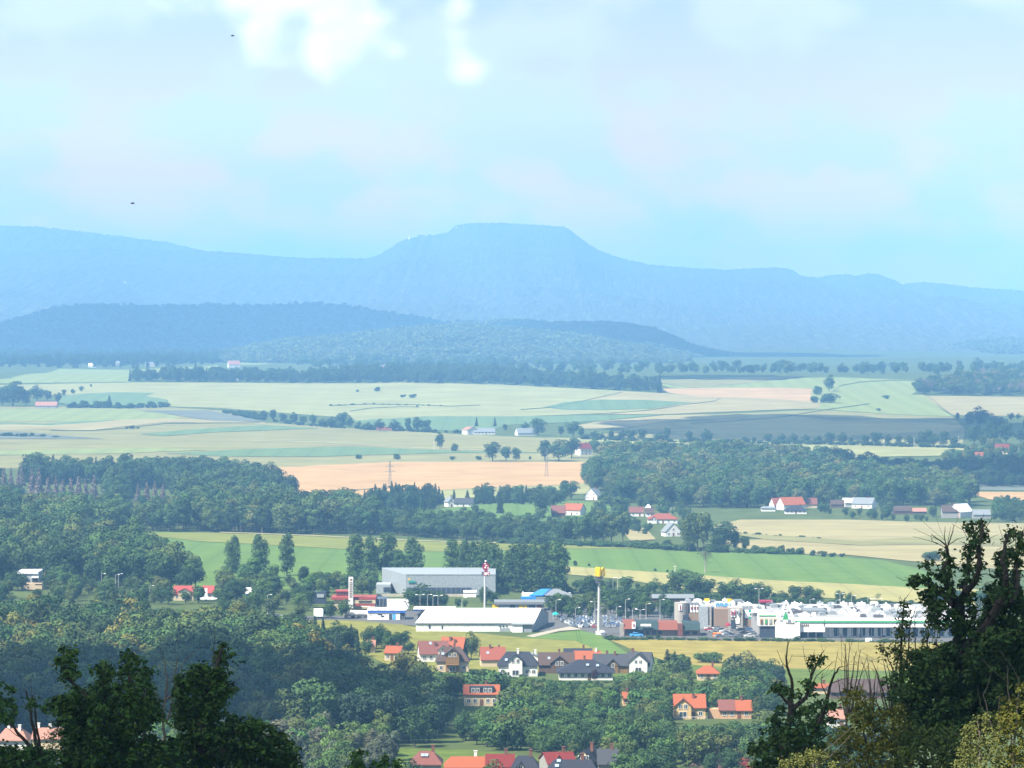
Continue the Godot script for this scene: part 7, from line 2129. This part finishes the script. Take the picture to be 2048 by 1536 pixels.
	# --- the small crooked oak left of it
	var limbs_s := [
		[[[1570, 1545], [1567, 1494], [1576, 1450], [1582, 1420], [1580, 1396]], 0.13, 0.08],
		[[[1580, 1400], [1584, 1366], [1574, 1332], [1573, 1310], [1577, 1283]], 0.055, 0.010, 5],
		[[[1582, 1418], [1604, 1402], [1614, 1388], [1618, 1364], [1630, 1335], [1640, 1315], [1648, 1300]], 0.075, 0.008, 8],
		[[[1630, 1335], [1618, 1325], [1610, 1312]], 0.015, 0.004, 1],
		[[[1581, 1410], [1566, 1396], [1552, 1378], [1540, 1374]], 0.05, 0.012, 5],
		[[[1600, 1540], [1614, 1490], [1640, 1442], [1655, 1395], [1664, 1360], [1676, 1338], [1684, 1332]], 0.09, 0.008, 7],
		[[[1655, 1395], [1644, 1370], [1646, 1345]], 0.02, 0.006, 2],
		[[[1612, 1500], [1640, 1478], [1670, 1460]], 0.04, 0.01, 3]]
	b = []
	b.append_array(along([[1540, 1380], [1560, 1378], [1580, 1384], [1600, 1392]], 9.0))
	b.append_array(along([[1620, 1330], [1634, 1322], [1648, 1322]], 7.0))
	b.append_array(along([[1608, 1368], [1622, 1370], [1612, 1390]], 9.0))
	b.append_array(filled([[1530, 1440], [1556, 1410], [1600, 1420], [1660, 1395], [1668, 1430], [1640, 1470], [1600, 1500], [1520, 1500]], 15.0, 10.0))
	b.append_array(filled([[1500, 1480], [1570, 1460], [1640, 1470], [1660, 1520], [1600, 1560], [1500, 1560]], 16.0, 12.0))
	hill_tree("oak_tree", "small crooked oak with bare upper twigs left of the bare shrubs", 98.0, [1570, 1545], limbs_s, b, "oak_dark", "bark_dark", 0.075, 0.06)
	# --- bare grey shoots
	var shoots := [[1692, 1430, 1690, 1345, 1692, 1284], [1694, 1430, 1696, 1350, 1699, 1278], [1698, 1430, 1705, 1345, 1713, 1300], [1700, 1430, 1712, 1360, 1722, 1298], [1696, 1430, 1693, 1340, 1689, 1295], [1702, 1425, 1716, 1370, 1735, 1310], [1705, 1425, 1722, 1380, 1730, 1345], [1690, 1430, 1682, 1390, 1676, 1356], [1742, 1425, 1738, 1360, 1734, 1308], [1746, 1425, 1748, 1370, 1756, 1330], [1748, 1420, 1741, 1375, 1722, 1318], [1770, 1420, 1757, 1360, 1742, 1318], [1776, 1420, 1762, 1370, 1748, 1330], [1780, 1420, 1772, 1350, 1764, 1312], [1783, 1420, 1780, 1360, 1772, 1316], [1700, 1430, 1730, 1395, 1750, 1372], [1735, 1425, 1728, 1390, 1716, 1360], [1760, 1425, 1752, 1395, 1760, 1350]]
	var shoot_limbs := []
	for s in shoots:
		shoot_limbs.append([[[s[0], s[1]], [s[2], s[3], rng.randf_range(-1, 1)], [s[4], s[5], rng.randf_range(-1.5, 1.5)]], 0.035, 0.005, 4])
	var bare := hill_tree("bare_shrub", "thicket of bare grey upright shoots in front of the brown barn", 116.0, [1730, 1440], shoot_limbs, [], "shrub_green", "bark_twig", 0.05, 0.05, "shrub")
	# --- leafy saplings between the shoots and the oak
	hill_tree("sapling", "tall thin sapling with brown-green leaves left of the great oak", 112.0, [1802, 1500], [
		[[[1800, 1480], [1802, 1400], [1801, 1320], [1803, 1260], [1808, 1215], [1810, 1195]], 0.07, 0.01, 8],
		[[[1802, 1400], [1792, 1360], [1778, 1320], [1762, 1290]], 0.04, 0.008, 5],
		[[[1801, 1360], [1816, 1310], [1820, 1250], [1832, 1215]], 0.035, 0.006, 6]],
		along([[1808, 1205], [1803, 1250], [1797, 1300], [1806, 1340], [1800, 1400]], 10.0, 10.0) + along([[1762, 1292], [1770, 1310]], 10.0) + along([[1822, 1250], [1818, 1290], [1814, 1330]], 6.0), "shrub_green", "bark_dark", 0.06, 0.07)
	hill_tree("sapling", "slender sapling with sparse leaves beside the great oak's stem", 113.0, [1852, 1500], [
		[[[1850, 1480], [1846, 1400], [1850, 1330], [1856, 1270], [1858, 1225]], 0.06, 0.008, 8],
		[[[1848, 1400], [1832, 1340], [1830, 1250], [1834, 1220]], 0.03, 0.005, 6],
		[[[1848, 1380], [1870, 1310], [1874, 1240]], 0.03, 0.005, 6]],
		along([[1858, 1235], [1852, 1280], [1848, 1330]], 8.0, 11.0) + along([[1874, 1250], [1870, 1290]], 6.0), "shrub_green", "bark_dark", 0.06, 0.06)
	hill_tree("shrub", "dark leafy bush on a crooked stem left of the saplings", 108.0, [1790, 1500], [[[[1792, 1480], [1786, 1420], [1790, 1380], [1782, 1350]], 0.06, 0.015, 4]],
		filled([[1768, 1350], [1800, 1335], [1812, 1360], [1800, 1400], [1784, 1430], [1772, 1390]], 11.0, 9.0), "oak_dark", "bark_dark", 0.06, 0.08, "shrub")
	# --- golden and green shrubs along the bottom right
	hill_tree("shrub", "golden-green shrub under the bare grey shoots", 92.0, [1740, 1560], [[[[1740, 1560], [1735, 1500], [1725, 1440]], 0.05, 0.01, 5]],
		filled([[1690, 1385], [1712, 1380], [1750, 1412], [1800, 1420], [1830, 1460], [1830, 1570], [1650, 1570], [1650, 1500], [1690, 1450]], 15.0, 12.0), "shrub_gold", "bark_dark", 0.055, 0.085, "shrub")
	hill_tree("shrub", "dark green undergrowth at the foot of the great oak", 90.0, [1860, 1570], [[[[1860, 1570], [1866, 1520], [1850, 1470]], 0.05, 0.01, 5]],
		filled([[1800, 1470], [1870, 1450], [1930, 1460], [1960, 1500], [1940, 1580], [1780, 1580]], 15.0, 12.0), "shrub_green", "bark_dark", 0.055, 0.085, "shrub")
	hill_tree("shrub", "pale willow-like shrub at the bottom edge right of the oak's foot", 80.0, [1955, 1570], [[[[1955, 1570], [1960, 1500], [1955, 1440]], 0.05, 0.01, 5]],
		filled([[1915, 1500], [1940, 1440], [1962, 1420], [1990, 1460], [2002, 1520], [2010, 1590], [1890, 1590]], 13.0, 10.0), "willow", "bark_twig", 0.035, 0.13, "shrub", "", 7.0)
	hill_tree("shrub", "golden shrub with pale bare stems at the right edge", 84.0, [2030, 1570], [
		[[[2026, 1570], [2030, 1480], [2036, 1400], [2038, 1352]], 0.04, 0.008, 4],
		[[[2020, 1560], [2022, 1450], [2016, 1380], [2014, 1330]], 0.03, 0.006, 3],
		[[[1990, 1480], [1972, 1410], [1966, 1386]], 0.02, 0.006, 2],
		[[[2004, 1470], [1996, 1430], [2000, 1390]], 0.02, 0.006, 2]],
		filled([[1985, 1430], [2010, 1390], [2040, 1370], [2090, 1350], [2100, 1590], [2000, 1590], [1995, 1500]], 15.0, 12.0), "shrub_gold", "bark_twig", 0.05, 0.075, "shrub")
	hill_tree("shrub", "pale yellow-green shrub at the bottom edge below the small oak", 82.0, [1620, 1580], [[[[1620, 1580], [1625, 1540], [1630, 1510]], 0.04, 0.01, 4]],
		filled([[1545, 1545], [1590, 1505], [1640, 1495], [1675, 1530], [1690, 1590], [1530, 1590]], 13.0, 10.0), "willow", "bark_twig", 0.035, 0.13, "shrub", "", 7.0)
	# --- dark oaks on the left
	hill_tree("oak_tree", "dark oak with a tall leafy shoot in the lower left", 104.0, [395, 1580], [
		[[[392, 1570], [398, 1500], [408, 1440], [414, 1390], [430, 1350], [440, 1310], [444, 1296]], 0.16, 0.03, 8],
		[[[405, 1450], [380, 1410], [366, 1380], [358, 1350]], 0.07, 0.015, 6],
		[[[412, 1400], [440, 1380], [462, 1368], [470, 1362]], 0.05, 0.01, 5],
		[[[396, 1510], [450, 1475], [500, 1455], [560, 1450]], 0.08, 0.015, 6],
		[[[396, 1520], [440, 1505], [500, 1495], [570, 1500]], 0.07, 0.015, 6]],
		along([[444, 1296], [432, 1318], [446, 1340], [430, 1365]], 13.0, 9.0) + filled([[362, 1350], [400, 1335], [440, 1345], [466, 1385], [440, 1410], [440, 1480], [370, 1500], [345, 1420]], 11.5, 12.0) + filled([[430, 1450], [470, 1438], [520, 1448], [585, 1480], [600, 1570], [360, 1590], [350, 1500], [415, 1480]], 12.0, 12.0) + [[466, 1312, 6, 5], [478, 1322, 5, 5]], "oak_left", "bark_dark", 0.08, 0.075)
	hill_tree("oak_tree", "broad dark oak of several leafy heads in the lower left", 100.0, [230, 1590], [
		[[[230, 1580], [236, 1520], [228, 1470], [205, 1430], [170, 1390], [140, 1360], [130, 1330]], 0.16, 0.02, 8],
		[[[230, 1480], [240, 1430], [262, 1390], [258, 1350], [250, 1318]], 0.09, 0.015, 7],
		[[[212, 1440], [210, 1390], [205, 1350], [215, 1330]], 0.06, 0.012, 5],
		[[[244, 1440], [280, 1400], [298, 1370]], 0.05, 0.012, 5],
		[[[286, 1480], [288, 1455], [276, 1430]], 0.03, 0.01, 2],
		[[[286, 1470], [300, 1450], [310, 1440]], 0.025, 0.01, 2],
		[[[222, 1470], [170, 1420], [120, 1400], [90, 1412]], 0.06, 0.012, 5]],
		filled([[112, 1310], [140, 1300], [158, 1330], [150, 1362], [120, 1362]], 13.0, 10.0) + filled([[186, 1330], [230, 1322], [232, 1350], [205, 1368], [188, 1352]], 13.0, 9.0) + filled([[240, 1320], [262, 1308], [290, 1330], [306, 1345], [300, 1385], [250, 1390], [236, 1360]], 13.0, 10.0) + filled([[112, 1392], [200, 1372], [300, 1382], [326, 1430], [300, 1450], [240, 1480], [350, 1478], [365, 1580], [120, 1590], [132, 1470], [112, 1420]], 11.5, 12.0) + [[126, 1298, 7, 5], [100, 1412, 12, 7], [92, 1418, 8, 5], [268, 1312, 8, 5]], "oak_left", "bark_dark", 0.08, 0.075)
	hill_tree("dead_tree", "bare dead stems with grey-brown bark between the dark oaks", 108.0, [330, 1580], [
		[[[328, 1570], [330, 1490], [326, 1430], [334, 1380], [330, 1330], [324, 1310]], 0.055, 0.006, 12],
		[[[332, 1450], [346, 1400], [350, 1350], [356, 1316]], 0.04, 0.006, 8],
		[[[328, 1440], [316, 1400], [308, 1370]], 0.03, 0.006, 6],
		[[[334, 1400], [360, 1370], [364, 1335], [370, 1318]], 0.025, 0.005, 6]], [], "oak_left", "bark_twig")
	hill_tree("oak_tree", "dark thin-stemmed tree at the left edge in front of the pink roof", 96.0, [70, 1590], [
		[[[76, 1580], [72, 1490], [64, 1440], [58, 1400], [50, 1380]], 0.07, 0.012, 6],
		[[[80, 1560], [78, 1480], [70, 1420], [66, 1390]], 0.05, 0.01, 6],
		[[[66, 1500], [40, 1470], [20, 1448], [-10, 1440]], 0.06, 0.015, 5],
		[[[70, 1508], [30, 1502], [0, 1508]], 0.025, 0.008, 3]],
		filled([[-30, 1395], [10, 1392], [34, 1420], [28, 1445], [-30, 1440]], 13.0, 10.0) + along([[14, 1378], [30, 1384]], 7.0) + filled([[-40, 1480], [30, 1500], [70, 1490], [104, 1508], [125, 1590], [-40, 1590]], 11.0, 12.0) + along([[50, 1395], [66, 1410]], 8.0) + along([[0, 1360], [-14, 1375]], 7.0), "oak_left", "bark_dark", 0.075, 0.065)
	hill_tree("shrub", "grey-green willow bush before the orange roof at the lower left", 150.0, [128, 1600], [[[[128, 1590], [126, 1500], [120, 1440]], 0.05, 0.01, 5]],
		filled([[88, 1480], [106, 1446], [122, 1452], [138, 1432], [152, 1480], [165, 1560], [84, 1570]], 8.0, 8.0), "leaf_grey", "bark_twig", 0.05, 0.05, "shrub", "", 6.0)
	hill_tree("shrub", "pointed dark bush top at the bottom edge", 90.0, [712, 1590], [[[[712, 1590], [712, 1540], [710, 1500]], 0.04, 0.01, 3]],
		filled([[700, 1520], [711, 1488], [724, 1512], [736, 1560], [690, 1570]], 9.0, 7.0) + filled([[742, 1530], [770, 1515], [800, 1530], [810, 1580], [730, 1580]], 11.0, 8.0), "oak_left", "bark_dark", 0.055, 0.09, "shrub")

# ---------------------------------------------------------------- cumulus above the frame whose shadows lie on the land, some added only for shade
func make_clouds() -> void:
	M.cloud = matte(Color(0.82, 0.83, 0.85), 0.0, "soft", 1.0)
	M.thin_cloud = M.cloud.duplicate()
	M.thin_cloud.transparency = BaseMaterial3D.TRANSPARENCY_ALPHA
	M.thin_cloud.albedo_color.a = 0.64
	M.veil_cloud = M.thin_cloud.duplicate()
	M.veil_cloud.albedo_color.a = 0.55
	var rn := RandomNumberGenerator.new()
	rn.seed = 31
	# ground pixel (or depth) under the middle of the shadow, half width, half depth, height above the ground
	var list := [
		[Vector3(2, 122, -144), 95.0, 48.0, 380.0, "added unseen cloud shading the viewer's own hillside"],  # unseen, put in to shade the foreground trees and spare the shrubs
		[Vector3(-114, 30, -1090), 92.0, 110.0, 620.0, "cumulus cloud above the dark wood at the lower left"],
		[G(1640, 858), 250.0, 330.0, 900.0, "cumulus cloud above the wide dark field"],
		[G(1450, 757) + Vector3(0, 0, -70), 120.0, 130.0, 900.0, "added unseen cloud shading the hollow behind the peach stubble field"],  # unseen, added to darken the hollow
		[G(1960, 950), 120.0, 150.0, 800.0, "small cumulus cloud above the dark hedge at the right"],
		[Vector3(-900, 150, -10700), 900.0, 1100.0, 1700.0, "large cumulus cloud above the dark wooded hill"],
		[Vector3(450, 100, -9500), 420.0, 420.0, 1500.0, "cumulus cloud above the right end of the middle hill"]]
	for c in list:
		var n := FastNoiseLite.new()
		n.seed = rn.randi() % 999
		n.frequency = 0.9
		n.fractal_octaves = 4
		var v := PackedVector3Array()
		var idx := PackedInt32Array()
		for i in 33:
			for j in 65:
				var a := PI * i / 32.0
				var b := TAU * (j % 64) / 64.0
				var d := Vector3(sin(a) * cos(b), cos(a), sin(a) * sin(b))
				var r := 1.0 + 0.55 * n.get_noise_3d(d.x * 1.6, d.y * 1.6, d.z * 1.6)
				v.append(Vector3(d.x * r * c[1], d.y * r * c[1] * (0.32 if d.y > 0 else 0.10), d.z * r * c[2]))
		for i in 32:
			for j in 64:
				var a := i * 65 + j
				idx.append_array([a, a + 1, a + 66, a, a + 66, a + 65])
		var o := part("cloud", smooth_mesh(v, idx), M.cloud if "dark wooded hill" in c[4] else M.veil_cloud if "dark field" in c[4] or "hollow" in c[4] else M.thin_cloud, self)
		o.position = c[0] + SUN_AT * (c[3] / SUN_AT.y)
		tag(o, c[4], "cloud")
